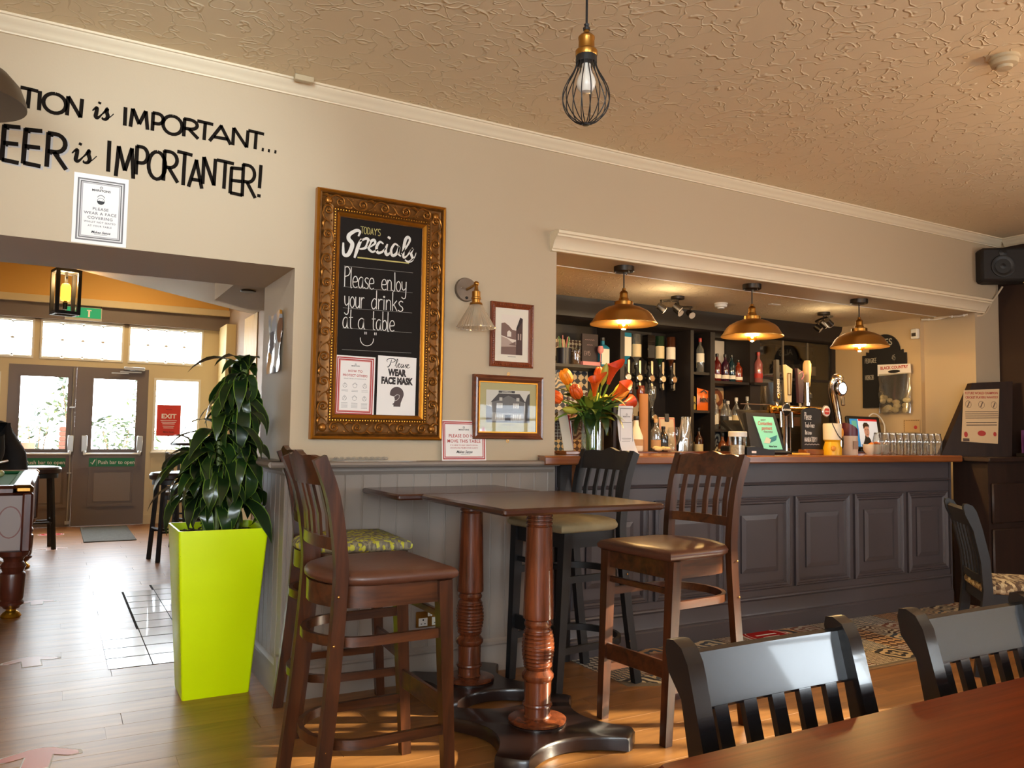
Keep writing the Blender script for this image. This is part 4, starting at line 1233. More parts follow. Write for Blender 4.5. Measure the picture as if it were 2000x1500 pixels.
# ---- card propped on the ledge
cd = thing('table_notice_card', 'red bordered Please Do Not Move This Table card on the ledge', 'notice', (1.852, -.026, 1.0945), rot=(R(-5), 0, 0))
cw, chh = .254, .208
MB().box(-cw / 2, cw / 2, -.0012, 0, 0, chh).build('sheet', PAPER, cd, False)
for ins, wd, mt in [(.006, .0065, REDINK), (.0155, .0045, REDINK)]: border(cd, cw, chh, ins, wd, -.0016, mt)
crown_logo(cd, 0, -.0022, .172, .010, INK)
lettering(cd, 'MARSTONS', .0115, 0, -.0018, .156, INK, .0002)
lettering(cd, 'PLEASE DO NOT', .0225, 0, -.0018, .120, REDINK, .0004, .98, track=1.08); lettering(cd, 'MOVE THIS TABLE', .0225, 0, -.0018, .093, REDINK, .0004, .98, track=1.08)
lettering(cd, 'IT IS HERE TO HELP CREATE SOCIAL', .0095, 0, -.0018, .076, REDINK, .0001, .95, track=1.1); lettering(cd, 'DISTANCING FROM OTHER GUESTS', .0095, 0, -.0018, .062, REDINK, .0001, .95, track=1.1)
lettering(cd, 'Makes Sense', .020, 0, -.0018, .038, INK, .0004, .9, 'CENTER', .35)
MB().ribbon([(-.02, .032), (.035, .034)], .0014, -.0018).build('flourish', INK, cd, False)

# ---- papers left on the ledge
m_ = MB(); pts_ = [(1.155, -.01), (1.36, -.012), (1.56, -.085), (1.51, -.12), (1.36, -.075), (1.20, -.07)]
m_.prism(pts_, 1.0948, 1.097, 'z')
tag(m_.build('ledge_papers', pm('wrapper', S(206, 200, 190), .35), None, False), 'loose papers in a clear wallet lying on the ledge', 'papers')
o_ = COL.objects['ledge_papers'] if 'ledge_papers' in COL.objects else None
m_ = MB(); m_.tube([(1.145, -.025, 1.105), (1.26, -.03, 1.104), (1.43, -.03, 1.107)], [.006, .009, .007], 8)
for i in range(9): m_.ball((1.17 + i * .03, -.032, 1.110), (.012, .012, .006), 6, 4)
tag(m_.build('bubble_wrap_roll', glass('clear_wrap', (.95, .95, .93), .25, .15, .25)), 'clear crumpled plastic strip lying along the ledge', 'wrapping')

# ---- brass double socket
so = thing('wall_socket', 'brass double socket with white switches on the wainscot', 'socket', (1.676, -.0165, .266))
MB().box(-.073, .073, -.008, 0, 0, .078, .003).build('plate', BRASS, so)
for x_ in (-.036, .036):
    o2 = MB().box(x_ - .024, x_ + .024, -.0095, -.007, .006, .046, .002).build('outlet', WHITEP, so)
    mm = MB(); mm.box(x_ - .003, x_ + .003, -.0105, -.009, .032, .041); mm.box(x_ - .013, x_ - .006, -.0105, -.009, .016, .020); mm.box(x_ + .006, x_ + .013, -.0105, -.009, .016, .020); mm.build('pin_holes', BLACKS, o2, False)
MB().box(-.012, -.001, -.012, -.007, .052, .072, .002).box(.001, .012, -.012, -.007, .052, .072, .002).build('switch', WHITEP, so)

# ---- shiny poster on the doorway jamb
sp_ = MB(); vs_ = []
for i in range(9):
    for j in range(13):
        y = .17 + .28 * i / 8; z = 1.525 + .30 * j / 12
        vs_.append((JX - .014 - .008 * math.sin(i * 1.7 + j * .5) * (1 - abs(j - 6) / 9), y, z + .008 * math.sin(i * .9) * (1 if j == 12 else 0)))
sp_.add(vs_, [(i * 13 + j, (i + 1) * 13 + j, (i + 1) * 13 + j + 1, i * 13 + j + 1) for i in range(8) for j in range(12)])
o_ = sp_.build('foil_poster', camo('foil_print', [S(190, 196, 206), S(150, 110, 84), S(208, 206, 204), S(120, 120, 128), S(214, 150, 60)], 9, .12), None)
tag(o_, 'crinkled shiny poster on the doorway jamb', 'poster')
# ------------------------------------------------------------------ lamps and ceiling fittings
cg = thing('cage_pendant', 'pendant lamp with a pear shaped black wire cage', 'lamp', (1.308, -1.9, 2.135))
MB().cyl((0, 0, .30), (0, 0, CZ - 2.135), .0035, n=8).build('cord', BLACKS, cg)
MB().lathe([(.0, .285), (.010, .285), (.011, .292), (.006, .297), (.008, .303), (.004, .306)], 14).build('cord_knot', BLACKS, cg)
MB().lathe([(.035, CZ - 2.135 - .02), (.04, CZ - 2.135)], 18).build('ceiling_rose', BLACKS, cg)
MB().lathe([(.030, .205), (.0325, .209), (.0325, .222), (.029, .226), (.024, .228), (.023, .255), (.0245, .258), (.0245, .264), (.018, .272), (.009, .276), (.008, .287), (0, .287)], 26).build('brass_holder', BRASS, cg)
MB().lathe([(.024, .183), (.031, .186), (.031, .207), (.02, .207)], 22).build('collar', BLACKS, cg)
cp = [(.030, .195), (.030, .178), (.038, .158), (.053, .132), (.065, .105), (.069, .082), (.066, .060), (.054, .036), (.034, .016), (.012, .006), (.004, .004)]
w_ = MB(); pr = [Vector((a, 0, b)) for a, b in cp]; pr = crom(pr, 4)
w_.tube(pr, .0016, 5)
wm = w_.mesh('cage_wire', BLACKS)
for i in range(16): put('cage_wire', wm, cg, (0, 0, 0), (0, 0, 2 * PI * i / 16))
MB().lathe([(0, 0), (.010, .001), (.012, .005), (.005, .009), (0, .009)], 14).build('cage_boss', BLACKS, cg)
MB().lathe([(0, .097), (.016, .100), (.026, .112), (.029, .126), (.026, .140), (.018, .156), (.013, .172), (.013, .19)], 18).build('bulb', pm('frosted_bulb', S(232, 226, 214), .25), cg)

dl = thing('dome_pendant', 'dark metal dome pendant at the left edge', 'lamp', (-.335, -.6, 2.322))
MB().lathe([(.205, 0), (.203, .02), (.186, .065), (.15, .105), (.10, .132), (.05, .145), (.03, .149), (.028, .215), (0, .22)], 36).build('shade', pm('bronze_paint', S(88, 72, 56), .45, metal=.4), dl)
MB().lathe([(.203, .001), (.200, .02), (.183, .063), (.147, .102), (.098, .129), (.0, .143)], 36).build('shade_lining', pm('lining_black', S(34, 30, 26), .6), dl)
MB().box(-.05, .05, -.05, .05, .02, .10, .01).build('lamp_module', WHITEP, dl)
MB().cyl((0, 0, .215), (0, 0, CZ - 2.322), .004, n=8).build('cord', BLACKS, dl)

# unseen lit copy of the cage pendant, added to warm the right side
c2 = copy_tree(cg); c2['label'] = 'added unseen lit cage pendant warming the right of the room'; c2.location = (4.3, -3.0, 2.135)
pl = bpy.data.lights.new('added_warm_light', 'POINT'); pl.energy = 36; pl.color = (1, .58, .24); pl.shadow_soft_size = .05
po = bpy.data.objects.new('added_warm_light', pl); COL.objects.link(po); po.parent = c2; po.location = (0, 0, .07)
# unseen spotlight added to put a pool of light on the slogan
cs = thing('added_spotlight', 'added unseen white ceiling spotlight lighting the slogan', 'spotlight', (.40, -1.75, CZ))
MB().lathe([(0, 0), (.05, 0), (.05, -.015), (0, -.016)], 20).build('base', WHITEP, cs)
MB().cyl((0, 0, -.015), (0, .0, -.05), .008).cyl((0, -.03, -.06), (0, .05, -.075), .03, .034, 18).build('head', WHITEP, cs)
pl = bpy.data.lights.new('added_slogan_spot', 'SPOT'); pl.energy = 40; pl.color = (.74, .90, 1.0); pl.spot_size = R(62); pl.spot_blend = 1.0; pl.shadow_soft_size = .03
po = bpy.data.objects.new('added_slogan_spot', pl); COL.objects.link(po); po.parent = cs; po.location = (0, .07, -.08)
po.rotation_euler = (Vector((.42, 0, 2.36)) - Vector((.40, -1.68, 2.815))).to_track_quat('-Z', 'Y').to_euler()

def smoke(name, label, x, y, z, s, mat):
    t = thing(name, label, 'smoke detector', (x, y, z))
    MB().lathe([(.0, 0), (.052 * s, 0), (.052 * s, -.010 * s), (.046 * s, -.014 * s)], 28).build('base', mat, t)
    MB().lathe([(.046 * s, -.010 * s), (.048 * s, -.018 * s), (.044 * s, -.030 * s), (.028 * s, -.034 * s), (.026 * s, -.044 * s), (0, -.046 * s)], 28).build('chamber', mat, t)
CREAMPL = pm('aged_plastic', S(196, 178, 144), .5)
smoke('smoke_detector', 'aged cream smoke detector on the main ceiling', 3.515, -1.872, CZ, 1.15, CREAMPL)
smoke('smoke_detector', 'small white smoke detector on the bar ceiling', 4.477, .846, 2.275, 1.0, WHITEP)
cb = MB().box(.90, .99, -.115, -.085, CZ - .028, CZ, .003)
tag(cb.build('ceiling_sensor', CREAMPL), 'small cream box fixed to the ceiling above the coving', 'sensor')
cb = MB().box(4.80, 4.90, .63, .67, 2.270, 2.275, .001)
tag(cb.build('ceiling_label', PAPER), 'small white strip on the bar ceiling', 'label')
cb = MB().lathe([(0, 0), (.055, 0), (.055, -.02), (.04, -.03), (0, -.03)], 24, (4.15, -2.9, CZ))

EDISON = emitm('filament_glow', (1.0, .62, .16), 60.0)
BULBG = glass('amber_bulb', (1.0, .72, .28), .12, .02)
def bar_pendant(x, y, label):
    t = thing('bar_pendant', label, 'lamp', (x, y, 1.908), 0, 'brass pendants over the bar')
    top = 2.262 - 1.908
    MB().lathe([(0, top), (.062, top), (.062, top - .03), (.056, top - .034), (0, top - .034)], 28).build('canopy', STEEL, t)
    sc2 = MB()
    for q in (0.6, 2.6, 4.7): sc2.cyl((.05 * math.cos(q), .05 * math.sin(q), top - .042), (.05 * math.cos(q), .05 * math.sin(q), top - .03), .003, n=6)
    sc2.build('grub_screws', CHROME, t)
    MB().cyl((0, 0, .21), (0, 0, top - .03), .004, n=8).build('cord', BLACKS, t)
    MB().lathe([(.0, .118), (.056, .118), (.056, .138), (.048, .142), (.032, .146), (.030, .158), (.026, .162), (.024, .188), (.026, .190), (.022, .200), (.012, .208), (.010, .222), (0, .222)], 28).build('lamp_holder', BRASS, t)
    outer = [(.204, 0), (.205, .004), (.190, .022), (.168, .060), (.150, .078), (.105, .102), (.056, .118)]
    MB().lathe(outer + [(.0, .120)], 44).build('shade', BRASSD, t)
    MB().lathe([(.2035, .0005), (.188, .021), (.166, .058), (.148, .0755), (.104, .0995), (.02, .115)], 44).build('shade_lining', pm('brass_lining', S(208, 138, 52), .38, metal=.85), t)
    MB().lathe([(.0, -.034), (.018, -.030), (.032, -.014), (.036, .006), (.030, .028), (.018, .05), (.014, .075), (.014, .115)], 20).build('bulb', BULBG, t)
    f = MB(); f.ball((0, 0, .006), (.012, .012, .017), 10, 7); f.build('filament', EDISON, t)
    l = bpy.data.lights.new('pendant_light', 'POINT'); l.energy = 18; l.color = (1, .66, .26); l.shadow_soft_size = .03
    o = bpy.data.objects.new('pendant_light', l); COL.objects.link(o); o.parent = t; o.location = (0, 0, -.045)
bar_pendant(2.978, .112, 'brass bar pendant nearest the vase of flowers')
bar_pendant(4.045, .105, 'middle brass bar pendant over the till')
bar_pendant(5.129, .10, 'brass bar pendant nearest the ales board')

def spots(x, y, rz, label, n):
    t = thing('spotlight_bar', label, 'spotlight', (x, y, 2.275), rz)
    MB().lathe([(0, 0), (.05, 0), (.05, -.02), (0, -.022)], 24).build('ceiling_plate', STEEL, t)
    cu = crom([(-.30, .03, -.075), (-.15, -.03, -.055), (0, 0, -.045), (.15, .03, -.05), (.30, -.02, -.04)], 6)
    MB().tube(cu, .009, 8).cyl((0, 0, -.02), (0, 0, -.05), .008).build('wavy_bar', STEEL, t)
    for i in range(n):
        p = cu[int((len(cu) - 1) * (.04 + .92 * i / (n - 1)))]
        q = put('spot_head', None, t) if False else None
        d = Vector((.5 - i * .35, -.6, -.5)).normalized()
        s0 = p + Vector((0, 0, -.05))
        h = MB().cyl(p, s0, .004, n=6).cyl(s0 - d * .03, s0 + d * .03, .024, .028, 16)
        hd = h.build('spot_head', STEEL, t)
        MB().cyl(s0 + d * .03, s0 + d * .034, .026, .026, 16).build('lens', pm('spot_lens', S(190, 176, 160), .15), hd)
def spot_lamp(x, y, e):
    l = bpy.data.lights.new('spotlight_lamp', 'POINT'); l.energy = e; l.color = (1, .78, .5); l.shadow_soft_size = .1
    o = bpy.data.objects.new('spotlight_lamp', l); COL.objects.link(o); o.location = (x, y, 2.10)
spot_lamp(3.75, .62, 2.4); spot_lamp(5.35, .55, 1.6)
spots(4.0, .80, R(32), 'wavy spotlight bar on the bar ceiling near the optics', 4)
spots(5.5, .72, R(52), 'wavy spotlight bar on the bar ceiling near the glass cabinet', 3)

# loudspeaker and cable box in the right corner
sk_ = thing('loudspeaker', 'black loudspeaker high in the right hand corner', 'speaker', (6.545, -.20, 2.50), R(-38))
MB().box(-.21, .21, -.02, .16, 0, .27, .02).build('cabinet', pm('speaker_black', S(30, 26, 24), .7), sk_)
MB().lathe([(.085, 0), (.080, .006), (.055, -.012), (.025, -.016), (.0, -.008)], 28, (-.03, -.022, .115), None).build('tweeter', BLACKS, sk_) if False else None
Mx = Matrix.Translation((-.05, -.022, .12)) @ Matrix.Rotation(R(90), 4, 'X')
MB().lathe([(.09, 0), (.088, .006), (.075, .008), (.05, -.004), (.028, -.010), (.022, .0), (0, .004)], 28, M=Mx).build('woofer', pm('cone_black', S(20, 18, 17), .45), sk_)
Mx = Matrix.Translation((-.05, -.022, .225)) @ Matrix.Rotation(R(90), 4, 'X')
MB().lathe([(.03, 0), (.03, .004), (.02, .006), (0, .01)], 20, M=Mx).build('tweeter', MATS['cone_black'], sk_)
MB().box(-.03, .03, .16, .22, .1, .16).build('bracket', BLACKS, sk_)
tg = MB().box(6.66, 6.735, -.33, -.24, 2.49, 2.56, .006)
tag(tg.build('junction_box', pm('cream_box', S(210, 176, 112), .5)), 'cream junction box on the dark wall under the loudspeaker', 'junction box')
wr = MB().tube(crom([(6.72, -.05, 2.50), (6.70, -.02, 2.44), (6.62, -.012, 2.36), (6.55, -.012, 2.28), (6.46, -.012, 2.24), (6.40, .1, 2.25), (6.34, .3, 2.25)], 5), .008, 6)
tag(wr.build('speaker_cable', pm('painted_cable', S(206, 186, 156), .6)), 'painted cable running from the loudspeaker to the bar soffit', 'cable')
wr = MB().tube(crom([(6.36, .03, 2.248), (6.36, .12, 2.24), (6.37, .2, 2.25), (6.36, .3, 2.238), (6.35, .42, 2.25)], 4), .006, 6)
for i in range(4): wr.ball((6.36, .06 + i * .1, 2.245), .011, 6, 4)
tag(wr.build('bundled_cable', WHITEP), 'white cable clipped along the right end of the bar soffit', 'cable')
sn = thing('alarm_sensor', 'white motion sensor on the side wall of the bar', 'sensor', (6.353, .47, 2.09))
MB().box(-.04, .0, -.03, .03, 0, .085, .006).build('housing', WHITEP, sn)
MB().box(-.043, -.038, -.02, .02, .02, .05, .002).build('lens', pm('sensor_lens', S(70, 60, 50), .3), sn)
# ------------------------------------------------------------------ high tables, stools, chairs, dining table
def high_table(label, x0, x1, y0, y1, z, cx, cy, fs_=1.0):
    t = thing('high_table', label, 'table', (cx, cy, 0), 0, 'dark high tables by the wainscot')
    b_ = .012
    tp = MB()
    P0 = rrect(x0 - cx, x1 - cx, y0 - cy, y1 - cy, .012, 3)
    P1 = rrect(x0 - cx + .008, x1 - cx - .008, y0 - cy + .008, y1 - cy - .008, .010, 3)
    n = len(P0); lv = [(P1, z - .026), (P0, z - .018), (P0, z - .007), (P1, z)]
    vs = [(a, b, zz) for P_, zz in lv for a, b in P_]
    fs = [(i * n + j, i * n + (j + 1) % n, (i + 1) * n + (j + 1) % n, (i + 1) * n + j) for i in range(3) for j in range(n)]
    fs += [tuple(range(n - 1, -1, -1)), tuple(3 * n + j for j in range(n))]
    tp.add(vs, fs)
    o = tp.build('table_top', MAHOGX, t, angle=30)
    s = (z - .026) / .94
    pf = [(.110, .062), (.118, .066), (.120, .074), (.105, .080), (.058, .084), (.054, .09), (.054, .122), (.060, .126), (.062, .132), (.060, .138), (.055, .142), (.056, .225), (.060, .230), (.066, .240), (.066, .252), (.058, .262), (.050, .272), (.056, .280), (.060, .288)]
    for i in range(9):
        zz = .292 + i * .0155; rr = .057 + .010 * math.sin(PI * (i + .5) / 9)
        pf += [(rr - .003, zz), (rr + .001, zz + .003), (rr + .001, zz + .010), (rr - .003, zz + .0135)]
    pf += [(.054, .436), (.050, .440), (.056, .448), (.058, .456), (.054, .464), (.052, .470), (.063, .478), (.064, .484), (.0635, .50), (.0545, .845), (.055, .852), (.050, .856)]
    for i in range(4):
        zz = .860 + i * .016
        pf += [(.051, zz), (.056, zz + .003), (.056, zz + .010), (.051, zz + .013)]
    pf += [(.052, .932), (.06, .94), (0, .94)]
    MB().lathe([(r_, q if q < .1 else q * s) for r_, q in pf], 30).build('column', MAHOG, t, angle=32)
    # cross shaped foot with hollow sides
    ol = []
    for k in range(4):
        a0 = PI / 4 + k * PI / 2
        d = Vector((math.cos(a0), math.sin(a0))); e = Vector((-d.y, d.x))
        ol += [d * .385 - e * .066, d * .395 - e * .045, d * .395 + e * .045, d * .385 + e * .066]
        a1 = a0 + PI / 4; c = Vector((math.cos(a1), math.sin(a1)))
        p0 = d * .385 + e * .066
        d2 = Vector((math.cos(a0 + PI / 2), math.sin(a0 + PI / 2))); e2 = Vector((-d2.y, d2.x)); p3 = d2 * .385 - e2 * .066
        mid = c * .215
        for u in range(1, 10):
            q = u / 10; ol.append((1 - q) ** 2 * p0 + 2 * q * (1 - q) * (mid * 2 - (p0 + p3) / 2) + q * q * p3)
    n = len(ol); lv = [(1.0, .006), (1.0, .044), (.985, .054), (.965, .058)]
    vs = [(q.x * k * fs_, q.y * k * fs_, zz) for k, zz in lv for q in ol]
    fs = [(i * n + j, i * n + (j + 1) % n, (i + 1) * n + (j + 1) % n, (i + 1) * n + j) for i in range(3) for j in range(n)]
    fs += [tuple(range(n - 1, -1, -1)), tuple(3 * n + j for j in range(n))]
    MB().add(vs, fs).lathe([(.12, .056), (.12, .064), (.1, .066)], 28).build('foot', pm('dark_foot', S(34, 19, 15), .3, coat=.2), t, angle=30)
    f = MB()
    for k in range(4):
        a0 = PI / 4 + k * PI / 2; f.lathe([(.02, 0), (.02, .01)], 12, (.33 * fs_ * math.cos(a0), .33 * fs_ * math.sin(a0), 0))
    f.build('glides', BLACKS, t)
high_table('dark high table nearest the viewer with a turned pedestal', 1.405, 2.142, -1.268, -.512, .967, 1.775, -.905)
high_table('dark high table pushed against the wainscot under the ledge', 1.30, 2.03, -.510, -.035, .967, 1.775, -.275, .82)

def stool(label, loc, rz, wm, wx, seat_mat, group, splay=0.0, HS=.727):
    t = thing('bar_stool', label, 'stool', loc, rz, group)
    for sy in (-1, 1):
        # front legs
        m = MB()
        sec = lambda i: [(-.017 - .003 * i, -.019 - .003 * i), (.017 + .003 * i, -.019 - .003 * i), (.017 + .003 * i, .019 + .003 * i), (-.017 - .003 * i, .019 + .003 * i)]
        m.sweep([(.225, sy * .190, 0), (.205, sy * .194, .37), (.188, sy * .198, HS)], sec, up=(1, 0, 0))
        m.build('leg', wm, t, angle=30)
        # back legs rise into the back posts
        m = MB()
        pts = crom([(-.245 - splay, sy * .200, 0), (-.205 - splay * .45, sy * .192, .35), (-.180, sy * .186, .70), (-.182, sy * .186, .84), (-.212, sy * .188, 1.02), (-.262, sy * .192, 1.150)], 4)
        k = len(pts)
        sc2 = [(-.016, -.022), (.016, -.022), (.016, .022), (-.016, .022)]
        m.sweep(pts, sc2, up=(1, 0, 0))
        m.build('leg', wm, t, angle=30)
    # apron with a rounded back
    def ushape(xf, wy, xb, r, n=10):
        pts = [(xf, -wy), (xb + r, -wy)]
        for i in range(1, n):
            a = -PI / 2 - PI * i / n
            pts.append((xb + r + r * math.cos(a), wy * math.sin(a)))
        pts += [(xb + r, wy), (xf, wy)]
        return pts
    U = ushape(.19, .190, -.215, .16)
    m = MB(); m.sweep([(a, b, HS - .037) for a, b in U], [(-.011, -.036), (.011, -.036), (.011, .036), (-.011, .036)], up=(0, 0, 1))
    m.box(.180, .202, -.19, .19, HS - .073, HS - .001, .002)
    m.build('apron', wx, t, angle=30)
    for z, nm in ((.545, 'hoop_rail'), (.215, 'hoop_rail')):
        U2 = ushape(.205 if z > .4 else .216, .190, -.235 - (splay if z < .4 else 0), .16)
        MB().sweep([(a, b, z) for a, b in U2], [(-.009, -.016), (.009, -.016), (.009, .016), (-.009, .016)], up=(0, 0, 1)).build(nm, wx, t, angle=30)
    MB().box(.198, .216, -.19, .19, .255, .325, .003).build('foot_rail', wx, t)
    MB().box(.185, .203, -.19, .19, .59, .615, .003).build('front_rail', wx, t)
    # seat pad
    SP = []
    for a, b in ushape(.232, .222, -.232, .17, 12): SP.append((a, b))
    SP2 = []
    for (a, b) in SP: SP2.append((a, b))
    n = len(SP); lv = [(.93, HS), (1.0, HS + .012), (1.01, HS + .026), (.97, HS + .040), (.84, HS + .050), (.5, HS + .056)]
    vs = [(a * k, b * k, zz) for k, zz in lv for a, b in SP]
    fs = [(i * n + j, i * n + (j + 1) % n, (i + 1) * n + (j + 1) % n, (i + 1) * n + j) for i in range(5) for j in range(n)]
    fs += [tuple(range(n - 1, -1, -1)), tuple(5 * n + j for j in range(n))]
    MB().add(vs, fs).build('seat', seat_mat, t, angle=50)
    # back: curved crest, lower rail, slats
    def curve(x, y, bow): return x - bow * (1 - (y / .19) ** 2)
    m = MB(); N_ = 14; vs = []
    for i in range(N_ + 1):
        y = -.172 + .344 * i / N_; u = (y / .172)
        up_ = .010 * math.cos(u * 2.4 * PI) * (1 - abs(u)) + .012 * (1 - u * u) - .0
        for (z, dx) in ((1.058, 0), (1.150 + up_, -.026)):
            xx = curve(-.222 + (dx if z > 1.1 else 0), y, .028)
            vs += [(xx - .011, y, z), (xx + .011, y, z)]
    fs = []
    for i in range(N_):
        o_ = i * 4; p_ = o_ + 4
        fs += [(o_, o_ + 2, p_ + 2, p_), (o_ + 1, p_ + 1, p_ + 3, o_ + 3), (o_ + 2, o_ + 3, p_ + 3, p_ + 2), (o_, p_, p_ + 1, o_ + 1)]
    fs += [(0, 1, 3, 2), (N_ * 4, N_ * 4 + 2, N_ * 4 + 3, N_ * 4 + 1)]
    m.add(vs, fs); m.build('crest_rail', wx, t, angle=40)
    m = MB(); m.sweep([(curve(-.186, -.172 + .344 * i / 10, .028), -.172 + .344 * i / 10, .866) for i in range(11)], [(-.010, -.020), (.010, -.020), (.010, .020), (-.010, .020)], up=(0, 0, 1)); m.build('lower_rail', wx, t, angle=30)
    for i in range(5):
        y = -.128 + .064 * i
        MB().sweep([(curve(-.186, y, .028), y, .876), (curve(-.192, y, .030), y, .96), (curve(-.222, y, .028), y, 1.066)], [(-.013, -.005), (.013, -.005), (.013, .005), (-.013, .005)], up=(1, 0, 0)).build('slat', wm, t, angle=30)
    b = MB()
    for sy in (-1, 1):
        for z in (.70, .545, .215): b.ball((-.19 - (.03 if z < .4 else 0.012 if z < .6 else 0), sy * .2085, z), (.0045, .003, .0045), 8, 5)
    b.build('bolts', BRASSD, t)
    return t
stool('brown wood bar stool with a leather seat in front of the planter', (1.008, -1.015, 0), R(1), STOOLW, STOOLX, LEATHER, 'bar stools at the high tables')
YELCAM = camo('yellow_grey_weave', [S(196, 190, 56), S(142, 134, 110), S(112, 104, 90), S(206, 204, 80), S(150, 144, 118), S(126, 118, 104)], 80, .85, (1, 1, .35))
stool('brown wood bar stool with a yellow and grey patterned seat', (1.148, -.29, 0), R(-4), STOOLW, STOOLX, YELCAM, 'bar stools at the high tables')
BEIGE = pm('beige_fabric', S(156, 140, 104), .9, bump=.25, bscale=300, var=.08, vscale=20)
stool('black bar stool with a beige fabric seat near the bar end', (2.300, -.345, 0), R(185.5), BLACKS, BLACKS, BEIGE, 'bar stools at the high tables', .03, .768)
stool('brown wood bar stool with a leather seat facing the high table by the bar', (2.385, -1.02, 0), R(185.5), STOOLW, STOOLX, LEATHER, 'bar stools at the high tables')

# dining chairs, faces +y locally turned by rz; origin on the floor under the seat
def chair(label, loc, rz, wm, seat_mat, group, h=.847, n_sl=5, scale=1.0):
    t = thing('dining_chair', label, 'chair', loc, rz, group)
    for sx in (-1, 1):
        m = MB(); m.sweep([(sx * .185, .19, 0), (sx * .190, .185, .43)], lambda i: [(-.016 - .004 * i, -.016 - .004 * i), (.016 + .004 * i, -.016 - .004 * i), (.016 + .004 * i, .016 + .004 * i), (-.016 - .004 * i, .016 + .004 * i)], up=(0, 1, 0)); m.build('leg', wm, t, angle=30)
        # back leg and post: a deep flat post with a rounded head
        side = [(-.235, 0), (-.200, .30), (-.185, .45), (-.195, .60), (-.228, .76), (-.264, h - .045), (-.272, h - .006), (-.268, h + .012), (-.250, h + .014), (-.228, h + .004), (-.211, h - .022), (-.200, h - .058), (-.184, h - .115), (-.152, .62), (-.140, .45), (-.152, .30), (-.198, 0)]
        lo, hi = (.198, .236)
        m = MB(); m.prism(side, sx * lo if sx > 0 else -hi, sx * hi if sx > 0 else -lo, 'x'); m.build('leg', wm, t, angle=32)
    m = MB(); vs = []; N_ = 12
    for i in range(N_ + 1):
        x = -.200 + .40 * i / N_; bow = .003 * (1 - (x / .2) ** 2)
        prof_ = [(-.262 - bow, h - .022), (-.250 - bow, h - .008), (-.238 - bow, h - .012), (-.214 - bow, h - .105), (-.220 - bow, h - .112), (-.236 - bow, h - .108)]
        vs += [(x, a, b) for a, b in prof_]
    k = 6; fs = [(i * k + j, i * k + (j + 1) % k, (i + 1) * k + (j + 1) % k, (i + 1) * k + j) for i in range(N_) for j in range(k)]
    fs += [tuple(range(k)), tuple(N_ * k + j for j in range(k - 1, -1, -1))]
    m.add(vs, fs); m.build('crest_rail', wm, t, angle=40)
    for i in range(n_sl):
        x = -.150 + .30 * i / (n_sl - 1); bow = .003 * (1 - (x / .2) ** 2)
        MB().sweep([(x * .96, -.178 - bow * .4, .50), (x * .98, -.190 - bow * .8, .62), (x, -.222 - bow, h - .105)], [(-.0065, -.0165), (.0065, -.0165), (.0065, .0165), (-.0065, .0165)], up=(1, 0, 0)).build('slat', wm, t, angle=30)
    MB().sweep([(-.2 + .04 * i, -.172 - .012 * (1 - ((-.2 + .04 * i) / .2) ** 2), .50) for i in range(11)], [(-.011, -.02), (.011, -.02), (.011, .02), (-.011, .02)], up=(0, 0, 1)).build('lower_rail', wm, t, angle=30)
    m = MB(); frame_mb(m, 0, 0, 0, 0, 0, 0, 0) if False else None
    m.box(-.19, .19, .175, .195, .375, .43); m.box(-.19, .19, -.175, -.155, .375, .43); m.box(-.20, -.18, -.17, .19, .375, .43); m.box(.18, .20, -.17, .19, .375, .43)
    m.build('apron', wm, t)
    m = MB(); m.box(-.19, -.172, -.18, .18, .18, .205, .003); m.box(.172, .19, -.18, .18, .18, .205, .003); m.box(-.18, .18, -.01, .01, .182, .203, .003); m.build('stretcher', wm, t)
    SP = rrect(-.225, .225, -.185, .225, .06, 5); n = len(SP)
    lv = [(.95, .43), (1.0, .442), (1.005, .458), (.96, .474), (.8, .484), (.4, .488)]
    vs = [(a * q, b * q, zz) for q, zz in lv for a, b in SP]
    fs = [(i * n + j, i * n + (j + 1) % n, (i + 1) * n + (j + 1) % n, (i + 1) * n + j) for i in range(5) for j in range(n)] + [tuple(range(n - 1, -1, -1)), tuple(5 * n + j for j in range(n))]
    MB().add(vs, fs).build('seat', seat_mat, t, angle=50)
    return t
chair('black lacquered dining chair at the left end of the dining table', (1.245, -2.885, 0), R(180), BLACKL, LEATHERD, 'black chairs at the dining table')
chair('black lacquered dining chair cut off by the right edge', (1.895, -2.905, 0), R(180), BLACKL, LEATHERD, 'black chairs at the dining table')
WEAVE = camo('beige_brown_weave', [S(186, 172, 140), S(112, 92, 72), S(200, 186, 154), S(84, 66, 52), S(160, 142, 112)], 60, .9, (.35, 1.2, 1))
chair('black chair with a brown and cream woven seat near the dark corner', (4.58, -1.25, 0), R(-136), BLACKS, WEAVE, 'patterned chairs in the corner', h=.885)

